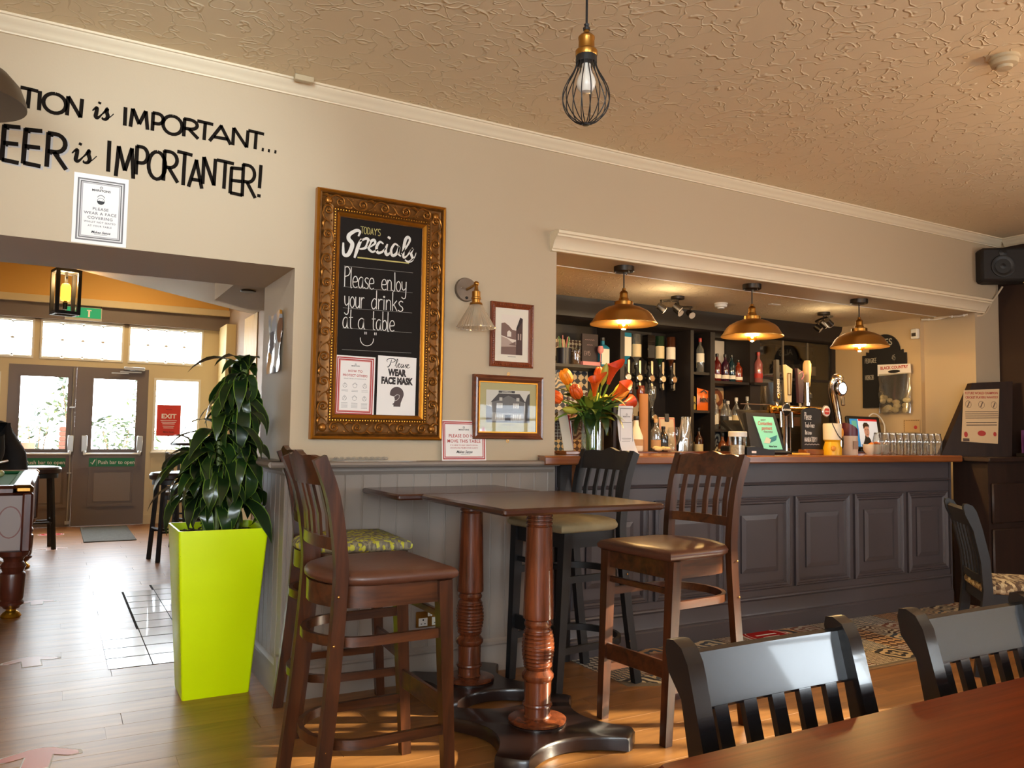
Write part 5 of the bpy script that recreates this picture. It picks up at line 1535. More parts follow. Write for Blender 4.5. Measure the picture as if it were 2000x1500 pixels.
# dining table in the foreground
dt = thing('dining_table', 'polished red brown dining table in the foreground', 'table', (1.90, -3.25, 0))
DTW = wood('dining_top', S(88, 29, 5), S(116, 45, 10), .3, 0, 9, 26, coat=.0, bump=.10, spec=.10)
SP = rrect(-1.122, 1.122, -.39, .39, .015, 3); n = len(SP); SPi = rrect(-1.116, 1.116, -.384, .384, .012, 3)
lv = [(SPi, .728), (SP, .733), (SP, .753), (SPi, .760)]
vs = [(a, b, zz) for P_, zz in lv for a, b in P_]
fs = [(i * n + j, i * n + (j + 1) % n, (i + 1) * n + (j + 1) % n, (i + 1) * n + j) for i in range(3) for j in range(n)] + [tuple(range(n - 1, -1, -1)), tuple(3 * n + j for j in range(n))]
MB().add(vs, fs).build('table_top', DTW, dt, angle=30)
for sx in (-1, 1):
    for sy in (-1, 1):
        MB().sweep([(sx * 1.02, sy * .30, 0), (sx * 1.02, sy * .30, .73)], lambda i: [(-.022 - .012 * i, -.022 - .012 * i), (.022 + .012 * i, -.022 - .012 * i), (.022 + .012 * i, .022 + .012 * i), (-.022 - .012 * i, .022 + .012 * i)], up=(0, 1, 0)).build('leg', BLACKS, dt, angle=30)
m = MB(); m.box(-1.0, 1.0, .285, .31, .64, .728); m.box(-1.0, 1.0, -.31, -.285, .64, .728); m.box(-1.02, -.995, -.3, .3, .64, .728); m.box(.995, 1.02, -.3, .3, .64, .728); m.build('apron', BLACKS, dt)
# ------------------------------------------------------------------ the bar
bf = thing('bar_counter', 'long dark grey panelled bar front', 'bar counter', (0, 0, 0))
MB().box(BX0, 6.0, -.012, .52, 0, 1.072).build('carcass', BARP, bf, False)
px_ = [2.49, 3.085, 3.68, 4.27, 4.863, 5.452, 5.985]
for i in range(6):
    a, b = px_[i] + .028, px_[i + 1] - .028
    # each panel: moulded rim, flat ground, raised and fielded centre
    p = MB().box(a + .045, b - .045, -.0155, -.010, .30, .815).build('panel', BARP, bf, False)
    rim = MB(); hw = (b - a) / 2
    mitred(rim, hw, .587, [(0, .012), (0, .030), (.008, .036), (.014, .030), (.020, .034), (.030, .026), (.038, .030), (.046, .018), (.050, .012)])
    rim.build('rim_moulding', BARP, p, True, ((a + b) / 2, 0, .263), angle=25)
    fld = MB(); x0, x1, z0, z1 = a + .105, b - .105, .375, .738
    vs = [(x0, -.0155, z0), (x1, -.0155, z0), (x1, -.0155, z1), (x0, -.0155, z1), (x0, -.026, z0), (x1, -.026, z0), (x1, -.026, z1), (x0, -.026, z1), (x0 + .03, -.034, z0 + .03), (x1 - .03, -.034, z0 + .03), (x1 - .03, -.034, z1 - .03), (x0 + .03, -.034, z1 - .03)]
    fs = [(j, (j + 1) % 4, 4 + (j + 1) % 4, 4 + j) for j in range(4)] + [(4 + j, 4 + (j + 1) % 4, 8 + (j + 1) % 4, 8 + j) for j in range(4)] + [(8, 9, 10, 11)]
    fld.add(vs, fs).build('raised_field', BARP, p, False)
rail = MB(); rail.box(BX0, 6.0, -.020, -.010, .855, .925); rail.prism([(-.01, .925), (-.028, .930), (-.034, .938), (-.028, .944), (-.02, .948), (-.02, 1.072), (-.01, 1.072)], BX0, 6.0, 'x'); rail.build('frieze', BARP, bf, angle=25)
for i in range(7):
    MB().box(px_[i] - .012, px_[i] + .012, -.015, -.008, .263, .85).build('stile_bead', BARP, bf, False)
pl_ = MB(); pl_.prism([(-.01, 0), (-.040, 0), (-.040, .092), (-.036, .098), (-.036, .106), (-.030, .110), (-.026, .12), (-.024, .195), (-.030, .200), (-.034, .208), (-.030, .216), (-.022, .222), (-.022, .262), (-.01, .262)], BX0, 6.0, 'x'); pl_.build('plinth', BARP, bf, angle=25)
MB().box(5.985, 6.004, -.03, .5, 0, 1.07).build('end_panel', BARP, bf, False)
BARTOP = wood('bar_top_wood', S(118, 62, 28), S(154, 90, 44), .24, 0, 5, 16, coat=.5)
wt = MB()
ol = [(2.28, -.135), (5.985, -.135), (5.985, .56), (2.43, .56), (2.43, -.005), (2.30, -.02)]
n = len(ol)
vs = [(a, b, z) for z, k in ((1.073, 1), (1.080, 0), (1.112, 0), (1.121, 1)) for a, b in [(q[0], q[1] + (.008 if (q[1] < -.13 and k) else 0)) for q in ol]]
fs = [(i * n + j, i * n + (j + 1) % n, (i + 1) * n + (j + 1) % n, (i + 1) * n + j) for i in range(3) for j in range(n)] + [tuple(range(n - 1, -1, -1)), tuple(3 * n + j for j in range(n))]
bw = thing('bar_worktop', 'polished wooden bar top running along the whole bar', 'worktop')
wt.add(vs, fs); wt.build('top', BARTOP, bw, angle=30)
MB().box(2.44, 5.98, .44, .56, 1.118, 1.132, .004).build('raised_back_edge', wood('dark_edge', S(72, 34, 20), S(96, 48, 28), .3, 0, 6, 12), bw)
bp_ = MB(); bp_.box(2.425, 2.50, -.055, -.012, 0, 1.07); tag(bp_.build('bar_end_post', pm('near_black_paint', S(34, 30, 30), .5), None, False), 'near black post at the left end of the bar', 'post')
br = MB(); br.prism([(-.13, 1.07), (-.045, 1.07), (-.045, .93), (-.055, .93)], 2.50, 2.53, 'x'); tag(br.build('bar_bracket', BARTOP, None, False), 'small wooden bracket under the left end of the bar top', 'bracket')

# dark corner unit right of the bar
cu_ = thing('corner_cabinet', 'dark brown corner cabinet beyond the end of the bar', 'cabinet', (0, 0, 0))
DKW = wood('dark_cabinet', S(34, 21, 15), S(50, 32, 23), .5, 2, 6, 10)
MB().box(6.06, 6.735, -.28, -.012, 0, 1.075).build('body', DKW, cu_, False)
MB().box(6.00, 6.738, -.33, -.003, 1.078, 1.112, .006).build('counter', DKW, cu_)
MB().box(6.09, 6.70, -.300, -.279, .62, .92, .01).build('drawer_front', DKW, cu_)
MB().box(6.09, 6.70, -.300, -.279, .08, .58, .01).build('door', DKW, cu_)

nb = thing('notice_stand', 'dark brown sloping notice stand on the corner cabinet', 'notice board', (5.93, .0, 1.1125), rot=(R(-3), 0, R(-15)))
sh_ = [(0, 0), (.67, 0), (.725, .60), (.335, .575)]
MB().prism(sh_, 0, .05, 'y').build('board', DKW, nb, False)
MB().prism([(.1, 0), (.62, 0), (.62, .3), (.3, .3)], .05, .09, 'y').build('box_back', DKW, nb, False)
np_ = thing('cricket_notice', 'cream typed notice pinned on the dark notice stand', 'notice', (5.93, -.0065, 1.1125), rot=(R(-3), 0, R(-15)))
q = [(.19, .115), (.533, .10), (.583, .535), (.24, .515)]
MB().prism(q, 0, .001, 'y').build('sheet', pm('warm_paper', S(214, 186, 146), .7), np_, False)
for i, (s_, sz, mt) in enumerate([('FUTURE WORLD CHAMPION', .026, REDINK), ('CRICKET PLAYERS WANTED!', .026, REDINK)]):
    o = lettering(np_, s_, sz, 0.407, -.001, .488 - i * .034, mt, .0006, .92); o.rotation_euler = (PI / 2, -.03, 0)
gm = MB()
for k, x_ in enumerate((0.275, 0.400, 0.520)):
    gm.ribbon(arc(x_, .405, .028, 0, 360, 14), .003, -.001); gm.ribbon([(x_ - .01, .385), (x_ + .012, .425)], .009, -.0012)
for i in range(4): gm.ribbon([(0.240, .345 - i * .016), (0.555, .353 - i * .016)], .0045, -.001)
for i in range(2): gm.ribbon([(0.245, .262 - i * .02), (0.535, .268 - i * .02)], .007, -.001)
gm.ribbon([(0.205, .128), (0.265, .128)], .022, -.001)
gm.build('print', pm('brown_ink', S(96, 78, 66), .7), np_, False)
gm = MB(); gm.ball((0.385, -.001, .18), (.04, .001, .022), 12, 6); gm.ball((0.235, -.001, .17), (.018, .001, .022), 8, 6); gm.ball((0.510, -.001, .175), (.016, .001, .018), 8, 6); gm.build('club_badges', REDINK, np_, False)
lr = thing('leaflet_rack', 'rack of purple and blue leaflets at the right edge', 'leaflets', (6.66, -.24, 1.112), R(-20))
for i, c_ in enumerate([S(96, 50, 96), S(150, 60, 70), S(60, 60, 110), S(70, 150, 206)]):
    MB().box(-.06 + i * .012, .05 + i * .012, -.02 - i * .022, -.016 - i * .022, 0.004, .21 - i * .04).build('leaflet', pm('leaflet_%d' % i, c_, .45), lr, False)
MB().box(-.08, .1, -.12, .02, 0, .03, .004).build('tray', BLACKS, lr)

# ------------------------------------------------------------------ back bar shelving
DKS = pm('shelf_black', S(32, 25, 23), .5)
bb_ = thing('back_bar', 'dark back bar shelving with a cornice', 'shelving', (0, 0, 0))
YF, YK = 1.30, 1.62
m = MB(); m.prism([(YK, 2.12), (YF + .0, 2.12), (YF - .02, 2.135), (YF - .03, 2.18), (YF - .07, 2.23), (YF - .08, 2.273), (YK, 2.273)], 2.9, 6.36, 'x'); m.build('cornice', DKS, bb_)
MB().box(2.9, 6.36, YK, YK + .02, .0, 2.13).build('back_panel', DKS, bb_, False)
for a, b in [(2.90, 2.94), (3.85, 3.892), (4.575, 4.61), (4.795, 4.845), (5.255, 5.375), (6.31, 6.36)]:
    MB().box(a, b, YF, YK, 0, 2.13).build('upright', DKS, bb_, False)
def shelf(x0, x1, z, d=.0): MB().box(x0, x1, YF + .01 + d, YK, z - .022, z).build('shelf', DKS, bb_, False)
shelf(2.94, 3.88, 1.772); shelf(4.61, 4.795, 1.775); shelf(4.61, 4.795, 1.455); shelf(4.845, 5.30, 1.712); shelf(5.375, 6.31, 1.775); shelf(2.94, 3.88, 1.36)
shelf(5.255, 5.42, 1.712, -.06)
MB().box(2.9, 6.36, 1.16, YK, .96, 1.0, .004).build('counter', DKS, bb_)
MB().box(2.9, 6.36, 1.22, 1.26, 0, .96).build('cupboard_fronts', DKS, bb_, False)
tw_me = MB().box(-.098, .098, -.098, .098, 0, .006, .002).mesh('wall_tile', ENC, False)
for i in range(4):
    for j in range(5):
        put('wall_tile', tw_me, bb_, (3.06 + i * .2, YK - .001, 1.10 + j * .2), (PI / 2, 0, 0))
for i in range(2):
    for j in range(3): put('wall_tile', tw_me, bb_, (4.95 + i * .2, YK - .001, 1.18 + j * .2), (PI / 2, 0, 0))
MB().box(4.85, 5.25, YK - .012, YK - .004, 1.72, 2.10).build('painted_reflection', pm('painted_reflection', S(206, 198, 188), .3), bb_, False)  # mirror back: its bright reflection of the wall is painted as a pale colour
MB().box(3.95, 4.30, YK - .05, YK - .04, 1.18, 1.52).build('pale_backing', pm('pale_backing', S(176, 160, 136), .6), bb_, False)
MB().box(4.61, 4.67, YK - .02, YK - .004, 1.0, 2.1).build('pale_strip', MATS['pale_backing'], bb_, False)
gcab = MB(); gcab.box(5.38, 6.305, YF + .02, YF + .026, 1.0, 2.11)
gcab.build('cabinet_glass', glass('smoky_glass', (.62, .58, .52), .06), bb_, False)
for x_ in (5.68, 6.0): MB().box(x_ - .006, x_ + .006, YF + .012, YF + .03, 1.0, 2.11).build('glass_edge', pm('glass_edge', S(110, 100, 84), .3), bb_, False)

# ------------------------------------------------------------------ bottles
BG = {k: pm('bottle_' + k, c_, .08, spec=.7, coat=.4) for k, c_ in dict(dark=S(22, 18, 16), red=S(92, 18, 16), amber=S(110, 52, 14), purple=S(52, 20, 40), teal=S(20, 46, 54), orange=S(120, 42, 18), green=S(26, 48, 30), pink=S(150, 84, 80), cream=S(222, 212, 192), brown=S(62, 30, 14), blue=S(40, 120, 150)).items()}
BG['clear'] = glass('bottle_clear', (.74, .76, .74), .22, .04, .22)
LB = {k: pm('label_' + k, c_, .6) for k, c_ in dict(white=S(224, 216, 202), cream=S(214, 196, 156), black=S(30, 28, 30), red=S(170, 44, 36), gold=S(180, 140, 70), pink=S(214, 140, 140), tan=S(170, 130, 90)).items()}
CAPS = {k: pm('cap_' + k, c_, .35) for k, c_ in dict(black=S(24, 22, 22), red=S(160, 36, 30), gold=S(176, 130, 60), white=S(220, 214, 204), silver=S(170, 166, 160), blue=S(60, 110, 170), cork=S(190, 150, 100)).items()}
def prof_b(kind, h, r):
    nk = r * .34
    if kind == 'round': return [(r * .9, 0), (r, .006), (r, h * .60), (r * .9, h * .66), (nk * 1.25, h * .76), (nk, h * .80), (nk, h * .93)]
    if kind == 'tall': return [(r * .9, 0), (r, .006), (r, h * .66), (r * .7, h * .74), (nk, h * .80), (nk, h * .94)]
    if kind == 'squat': return [(r * .9, 0), (r, .008), (r * 1.02, h * .5), (r * .95, h * .6), (nk * 1.2, h * .70), (nk, h * .74), (nk, h * .92)]
    if kind == 'bell': return [(r * .9, 0), (r, .01), (r * .98, h * .42), (r * .7, h * .56), (nk * 1.1, h * .74), (nk, h * .85), (nk, h * .95)]
    if kind == 'square': return [(r * 1.15, 0), (r * 1.22, .006), (r * 1.22, h * .64), (r * .8, h * .71), (nk, h * .76), (nk, h * .93)]
def bottle(label, x, y, z, h, r, kind, g, cap='black', lab='white', lz=(.18, .48), flip=False, group=None, capk=1.12, mark=None):
    t = thing('bottle', label, 'bottle', (x, y, z + (h if flip else 0)), 0, group, rot=(PI, 0, 0) if flip else (0, 0, R(20)))
    n = 4 if kind == 'square' else 18
    P_ = prof_b(kind, h, r)
    a0 = PI / 4 if n == 4 else 0
    MB().lathe(P_, n, a0=a0).build('glass_body', BG[g], t, angle=45)
    nk = r * .34 * capk
    MB().lathe([(nk, h * .88), (nk * 1.1, h * .9), (nk * 1.1, h * .99), (nk * .8, h), (0, h)], 14).build('cap', CAPS[cap], t)
    if lab:
        rr = r * 1.012 if n != 4 else r * 1.235
        vs = []; k = 14
        if n == 4:
            w2 = r * .8; yy = -r * 1.22 * .7071 - .001
            sg = -1 if not flip else 1
            o = MB().box(-w2, w2, -abs(yy) - .001 if not flip else abs(yy), -abs(yy) if not flip else abs(yy) + .001, h * lz[0], h * lz[1]).build('label', LB[lab], t, False)
            if not flip: o.parent.rotation_euler = (0, 0, 0)
        else:
            MB().lathe([(rr, h * lz[0]), (rr, h * lz[1])], 22).build('label', LB[lab], t)
            for me_ in [t.children[-1].data]:
                pass
    return t
gB = 'bottles on the back bar'
bottle('blue square gin bottle beside the pink drinks board on the left shelf', 3.75, 1.40, 1.772, .238, .046, 'square', 'blue', 'black', 'white', (.08, .60))
# upside down spirits on the optics
OX = [3.972, 4.086, 4.212, 4.329, 4.448]
olab = ['blue gin bottle upside down on the first optic', 'clear spirit bottle with gold bands upside down on the second optic', 'square dark whiskey bottle with black label on the third optic', 'green whiskey bottle with cream label on the fourth optic', 'dark rum bottle with white picture label on the fifth optic']
for i, x_ in enumerate(OX):
    k, g, lb, r_ = [('square', 'blue', 'white', .042), ('round', 'clear', 'cream', .040), ('square', 'dark', 'black', .042), ('round', 'green', 'cream', .038), ('round', 'brown', 'white', .038)][i]
    t = bottle(olab[i], x_, 1.40, 1.775, .285, r_, k, g, 'black', lb, (.30, .66) if i else (.12, .66), True, 'bottles on the optics')
    o = thing('optic', 'optic with a round badge under the ' + ['blue gin', 'gold banded clear spirit', 'square dark whiskey', 'green whiskey', 'dark rum'][i] + ' bottle', 'optic', (x_, 1.37, 1.63), 0, 'optics on the upper rail')
    MB().lathe([(.010, 0), (.012, .03), (.022, .04), (.024, .11), (.014, .125), (.012, .16)], 14, (0, .02, 0)).build('measure', BLACKS, o)
    Mx = Matrix.Translation((0, -.012, .072)) @ Matrix.Rotation(R(90), 4, 'X')
    MB().lathe([(.0, 0), (.030, 0), (.032, .006), (.026, .009)], 20, M=Mx).build('badge_rim', CHROME, o)
    MB().lathe([(.0, .009), (.024, .009), (.0, .011)], 18, M=Mx).build('badge', LB[['white', 'cream', 'tan', 'cream', 'tan'][i]], o)
    MB().box(-.008, .008, -.006, .03, -.02, .0).box(-.03, .03, .02, .05, .095, .11).build('lever', BLACKS, o)
    MB().box(.045, .065, .05, .06, -.01, .22).build('bracket', pm('optic_steel', S(150, 140, 130), .3, metal=.8), o)
rl_ = MB().box(3.945, 4.55, 1.425, 1.44, 1.715, 1.735); tag(rl_.build('optic_rail', BLACKS, None, False), 'upper black rail carrying the optics', 'rail')
for i, (x_, lab_, g) in enumerate([(4.00, 'dark spirit bottle upside down on the lower rail left', 'brown'), (4.115, 'red spirit bottle upside down on the lower rail middle', 'orange'), (4.235, 'pale green spirit bottle upside down on the lower rail right', 'clear')]):
    bottle(lab_, x_, 1.38, 1.44, .20, .035, 'bell', g, 'black', None, flip=True, group='bottles on the lower optics')
    o = thing('optic', 'lower rail optic under the ' + ['dark', 'red', 'pale green'][i] + ' spirit bottle', 'optic', (x_, 1.36, 1.31), 0, 'optics on the lower rail')
    MB().lathe([(.010, 0), (.012, .03), (.020, .04), (.022, .11), (.014, .13)], 14, (0, .02, 0)).build('measure', BLACKS, o)
    Mx = Matrix.Translation((0, -.012, .07)) @ Matrix.Rotation(R(90), 4, 'X')
    MB().lathe([(.0, 0), (.028, 0), (.030, .006), (.024, .009)], 18, M=Mx).build('badge_rim', CHROME, o)
    MB().lathe([(.0, .009), (.022, .009), (.0, .011)], 18, M=Mx).build('badge', LB['tan'], o)
# narrow bay
bottle('tall clear bottle with a red cap on the narrow upper shelf', 4.735, 1.36, 1.775, .295, .034, 'tall', 'clear', 'red', 'white', (.3, .55))
bottle('dark liqueur bottle behind the clear one on the narrow upper shelf', 4.665, 1.46, 1.775, .285, .034, 'tall', 'dark', 'red', 'cream', (.12, .4))
bottle('cream liqueur bottle behind the crisp packet', 4.66, 1.46, 1.455, .25, .036, 'round', 'cream', 'gold', 'tan', (.1, .4))
for i, (x_, y_, h_, g, lb, lab_) in enumerate([(4.645, 1.42, .27, 'dark', 'tan', 'dark port bottle low in the narrow bay'), (4.72, 1.36, .25, 'brown', 'cream', 'brown sherry bottle low in the narrow bay'), (4.74, 1.48, .29, 'dark', 'gold', 'tall dark bottle at the back of the narrow bay')]):
    bottle(lab_, x_, y_, 1.06, h_, .036, 'round', g, 'black', lb, (.2, .45))
cp_ = thing('crisp_packet', 'orange crisp packet propped on the narrow middle shelf', 'snack', (4.745, 1.34, 1.455), R(-12))
m = MB(); vs = []; 
for j in range(7):
    for i in range(5):
        u, v_ = i / 4, j / 6; vs.append((-.055 + .11 * u, -.022 * math.sin(PI * u) * math.sin(PI * min(1, max(0, v_ * 1.0))), .19 * v_ * (1 - .12 * u)))
for j in range(7):
    for i in range(5):
        u, v_ = i / 4, j / 6; vs.append((-.055 + .11 * u, .02 * math.sin(PI * u) * math.sin(PI * v_) + .001, .19 * v_ * (1 - .12 * u)))
m.add(vs, [(j * 5 + i, j * 5 + i + 1, (j + 1) * 5 + i + 1, (j + 1) * 5 + i) for j in range(6) for i in range(4)] + [(35 + j * 5 + i, 35 + (j + 1) * 5 + i, 35 + (j + 1) * 5 + i + 1, 35 + j * 5 + i + 1) for j in range(6) for i in range(4)])
m.build('packet', pm('orange_foil', S(222, 104, 30), .3), cp_); lettering(cp_, 'MINI', .05, 0, -.028, .07, INK, .002, .8)
MB().ribbon([(-.03, .15), (0, .17), (.03, .145)], .012, -.02).build('flash', INK, cp_, False)
yp = thing('snack_packet', 'small yellow snack packet left of the orange packet', 'snack', (4.655, 1.36, 1.455))
MB().box(-.03, .03, -.012, .012, 0, .12, .01).build('packet', pm('yellow_foil', S(186, 160, 70), .35), yp); lettering(yp, 'MINI', .03, 0, -.0135, .05, INK, .001)
# gin row in front of the mirror
for i, (x_, g, lab_, h_) in enumerate([(4.87, 'red', 'red gin bottle at the left end of the mirror shelf', .25), (4.945, 'red', 'second red gin bottle on the mirror shelf', .24), (5.03, 'purple', 'dark purple gin bottle on the mirror shelf', .24), (5.115, 'teal', 'teal gin bottle on the mirror shelf', .24), (5.185, 'orange', 'short orange gin bottle on the mirror shelf', .20)]):
    bottle(lab_, x_, 1.37 + .01 * (i % 2), 1.712, h_, .036, 'round', g, 'orange' if False else 'black', 'white', (.1, .24), group=None)
bottle('small jar beside the orange gin bottle', 5.235, 1.42, 1.712, .11, .03, 'squat', 'clear', 'black', 'white', (.2, .6))
bottle('pink gin bottle with a red cap standing on the jutting shelf', 5.335, 1.28, 1.712, .27, .036, 'round', 'pink', 'red', 'red', (.15, .3))
# bottles under the mirror shelf
low = [(4.885, 1.30, .27, 'clear', 'blue', 'white', 'clear spirit bottle with a blue cap'), (4.955, 1.34, .30, 'clear', 'silver', 'white', 'clear spirit bottle with a silver cap'), (5.03, 1.30, .26, 'clear', 'black', 'black', 'clear spirit bottle with a black label'), (5.10, 1.33, .25, 'clear', 'white', 'white', 'clear spirit bottle with a white cap'), (5.17, 1.30, .28, 'clear', 'white', 'cream', 'clear spirit bottle with a cream label'), (5.25, 1.25, .29, 'clear', 'silver', 'pink', 'clear spirit bottle with a pink label')]
for x_, y_, h_, g, cp2, lb, lab_ in low: bottle(lab_ + ' under the mirror shelf', x_, y_ + .08, 1.30, h_, .035, 'round', g, cp2, lb, (.15, .45))
MB().box(4.845, 5.30, 1.34, YK, 1.28, 1.30).build('shelf', DKS, bb_, False)
for x_, g, lb, lab_ in [(4.89, 'amber', 'cream', 'amber whisky bottle with a cream label'), (4.965, 'amber', 'tan', 'amber whisky bottle with a tan label'), (5.04, 'brown', 'white', 'brown rum bottle with a white label'), (5.12, 'dark', 'gold', 'dark rum bottle with a gold label')]:
    bottle(lab_ + ' on the back counter', x_, 1.26, 1.0, .27, .037, 'round', g, 'black', lb, (.18, .5))
# glass cabinet contents
for x_, z_, h_, g, lb, lab_ in [(5.47, 1.775, .27, 'dark', 'cream', 'wine bottle at the left of the upper cabinet shelf'), (5.74, 1.775, .29, 'dark', 'white', 'wine bottle in the middle of the upper cabinet shelf'), (6.20, 1.775, .31, 'green', 'white', 'wine bottle at the right of the upper cabinet shelf'), (5.52, 1.30, .30, 'dark', 'white', 'wine bottle at the left of the lower cabinet shelf'), (5.98, 1.30, .30, 'dark', 'pink', 'wine bottle with a pink label on the lower cabinet shelf'), (6.15, 1.30, .29, 'green', 'white', 'green wine bottle on the lower cabinet shelf')]:
    bottle(lab_, x_, 1.44, z_, h_, .038, 'tall', g, 'black', lb, (.15, .42))
MB().box(5.375, 6.31, YF + .05, YK, 1.278, 1.30).build('shelf', DKS, bb_, False)
def wine_glass(x, y, z, label, s=1.0):
    t = thing('wine_glass', label, 'glass', (x, y, z), 0, 'stemmed glasses in the cabinet')
    MB().lathe([(.032 * s, 0), (.030 * s, .003), (.005 * s, .008), (.004 * s, .07 * s), (.02 * s, .085 * s), (.036 * s, .11 * s), (.038 * s, .14 * s), (.031 * s, .175 * s)], 18).build('bowl', CLEAR, t)
for i, x_ in enumerate((5.57, 5.64, 5.84, 5.92, 6.06)): wine_glass(x_, 1.42 + .03 * (i % 2), 1.775, 'stemmed glass on the upper shelf of the glass cabinet')
for i, x_ in enumerate((5.62, 5.70, 5.80, 5.88, 6.06)): wine_glass(x_, 1.42 + .03 * (i % 2), 1.30, 'stemmed glass on the lower shelf of the glass cabinet')
# left shelf
st_ = thing('stirrer_tub', 'dark tub of drink stirrers on the left shelf', 'tub', (3.395, 1.42, 1.772))
MB().lathe([(.052, 0), (.058, .13), (.054, .13), (.05, .01)], 22).build('tub', pm('navy_tub', S(26, 28, 42), .4), st_)
rr = random.Random(3)
for i in range(12):
    a = rr.uniform(0, 6.28); MB().cyl((.02 * math.cos(a), .02 * math.sin(a), .05), (.05 * math.cos(a), .05 * math.sin(a), .21 + rr.uniform(-.02, .02)), .004, n=5).build('stirrer', pm('stirrer_%d' % (i % 3), [S(120, 170, 110), S(190, 176, 140), S(200, 110, 110)][i % 3], .4), st_)
jr = thing('clove_jar', 'glass jar of dried garnish on the left shelf', 'jar', (3.515, 1.44, 1.772))
MB().lathe([(.045, 0), (.048, .01), (.048, .13), (.04, .14)], 20).build('jar', CLEAR, jr); MB().lathe([(0, .004), (.043, .004), (.043, .11), (0, .118)], 16).build('garnish', pm('garnish', S(96, 72, 50), .9, var=.5, vscale=60), jr)
gb = thing('gin_offer_board', 'small black gin offer board reading 4.95 on a pink foot', 'sign', (3.63, 1.40, 1.772))
MB().box(-.075, .075, 0, .012, .035, .255).build('board', pm('dark_card', S(44, 30, 34), .6), gb, False); MB().box(-.085, .085, -.03, .03, 0, .036, .003).build('foot', LB['pink'], gb)
MB().ribbon([(-.05 + .009 * i, .205 + .008 * (i % 2)) for i in range(11)], .003, -.001).ribbon([(-.03 + .009 * i, .165 + .008 * (i % 2)) for i in range(7)], .003, -.001).build('chalk_scribble', pm('dim_chalk', S(150, 120, 124), .8), gb, False)
hand(gb, '£495', -.055, .085, .035, .9, .003, pm('dim_chalk2', S(150, 130, 130), .8), -.001)
m = MB(); m.lathe([(.02, 0), (.003, .006), (.003, .06), (.022, .08), (.026, .10), (.018, .125)], 16, (.075, -.035, .036)); m.build('gin_glass', LB['pink'], gb)
# ------------------------------------------------------------------ things on the bar top
BT = 1.1212
# vase of orange lilies
vs_t = thing('flower_vase', 'clear glass vase of orange calla lilies on the bar', 'flowers', (2.745, .10, BT))
MB().lathe([(.062, 0), (.066, .004), (.066, .20), (.070, .27), (.067, .27), (.062, .20), (.061, .012), (0, .012)], 28).build('vase', CLEAR, vs_t)
MB().lathe([(0, .013), (.059, .013), (.059, .13), (0, .13)], 24).build('water', glass('water', (.86, .9, .8), .06), vs_t)
GRN = [pm('stem_green', S(108, 140, 44), .5), pm('leaf_lime', S(150, 160, 52), .45), pm('leaf_dark', S(44, 66, 26), .35), pm('leaf_mid', S(84, 112, 40), .4)]
rr = random.Random(11)
heads = [(-.235, .31, 'o'), (-.175, .41, 'o'), (-.15, .33, 'o'), (-.10, .36, 'b'), (-.06, .34, 'c'), (.03, .41, 'c'), (.06, .43, 'o'), (-.01, .43, 'b'), (.08, .32, 'c'), (.15, .36, 'b'), (.19, .34, 'y'), (.215, .29, 'c'), (.14, .31, 'y'), (-.25, .20, 'b'), (-.17, .25, 'b')]
OR = [pm('lily_orange', S(226, 92, 24), .42, var=.2, vscale=20), pm('lily_deep', S(206, 66, 26), .42, var=.2, vscale=20), pm('lily_yellow', S(236, 148, 30), .42, var=.15, vscale=20), pm('bud_green', S(168, 168, 60), .45)]
for i, (hx, hz, k) in enumerate(heads):
    dy = rr.uniform(-.12, .10)
    base = Vector((rr.uniform(-.03, .03), rr.uniform(-.03, .03), .02)); tip = Vector((hx, dy, hz))
    mid = Vector((hx * .35, dy * .35, .24))
    MB().tube(crom([base, mid, tip], 5), .0055, 6).build('stem', GRN[0], vs_t)
    d = (tip - mid).normalized(); M_ = Matrix.Translation(tip) @ d.to_track_quat('Z', 'Y').to_matrix().to_4x4()
    if k == 'c':      # calla: a rolled funnel with a flared lip drawn to a point
        m = MB(); n = 18; vs = []; 
        for zz, r_, fl in [(0, .010, 0), (.04, .015, 0), (.075, .022, .004), (.10, .032, .012), (.112, .042, .022)]:
            for j in range(n):
                a = 2 * PI * j / n; lip = fl * (1.6 * max(0, math.cos(a)) ** 2)
                vs.append(((r_ + lip * .7) * math.cos(a), r_ * math.sin(a), zz + lip * 1.4))
        m.add(vs, [(q * n + j, q * n + (j + 1) % n, (q + 1) * n + (j + 1) % n, (q + 1) * n + j) for q in range(4) for j in range(n)], M_)
        m.tube([M_ @ Vector((0, 0, .03)), M_ @ Vector((0, 0, .10))], .006, 6)
        m.build('flower', OR[i % 2], vs_t)
    elif k == 'o':
        m = MB()
        for j in range(6):
            a = j * PI / 3; c_ = Vector((.018 * math.cos(a), .018 * math.sin(a), .045))
            m.ball(c_, (.02, .02, .045), 8, 6, M_)
        m.build('flower', OR[[0, 2, 0, 1][i % 4]], vs_t)
    else:
        m = MB(); m.lathe([(.006, -.03), (.018, 0), (.022, .04), (.016, .08), (.002, .105)], 10, M=M_); m.build('bud', OR[3] if k == 'b' else OR[2], vs_t)
def leafblade(L, w, bend, cup=.25, n=8, fold=0.0):
    vs = []
    for i in range(n + 1):
        u = i / n; ww = w * math.sin(PI * (.08 + .92 * u) ** .8) * .5 if i < n else 0.001
        x = L * math.sin(bend * u) / bend if bend else L * u; z = -L * (1 - math.cos(bend * u)) / bend if bend else 0
        for s_ in (-1, 0, 1): vs.append((x, s_ * ww, z + cup * ww * abs(s_)))
    fs = [(i * 3 + j, i * 3 + j + 1, (i + 1) * 3 + j + 1, (i + 1) * 3 + j) for i in range(n) for j in range(2)]
    return vs, fs
lm = []
for k in range(3):
    v_, f_ = leafblade(.20, [.07, .055, .085][k], [.9, 1.4, 1.1][k]); lm.append([MB().add(v_, f_).mesh('leaf', GRN[q], True, 80) for q in (1, 2, 3)])
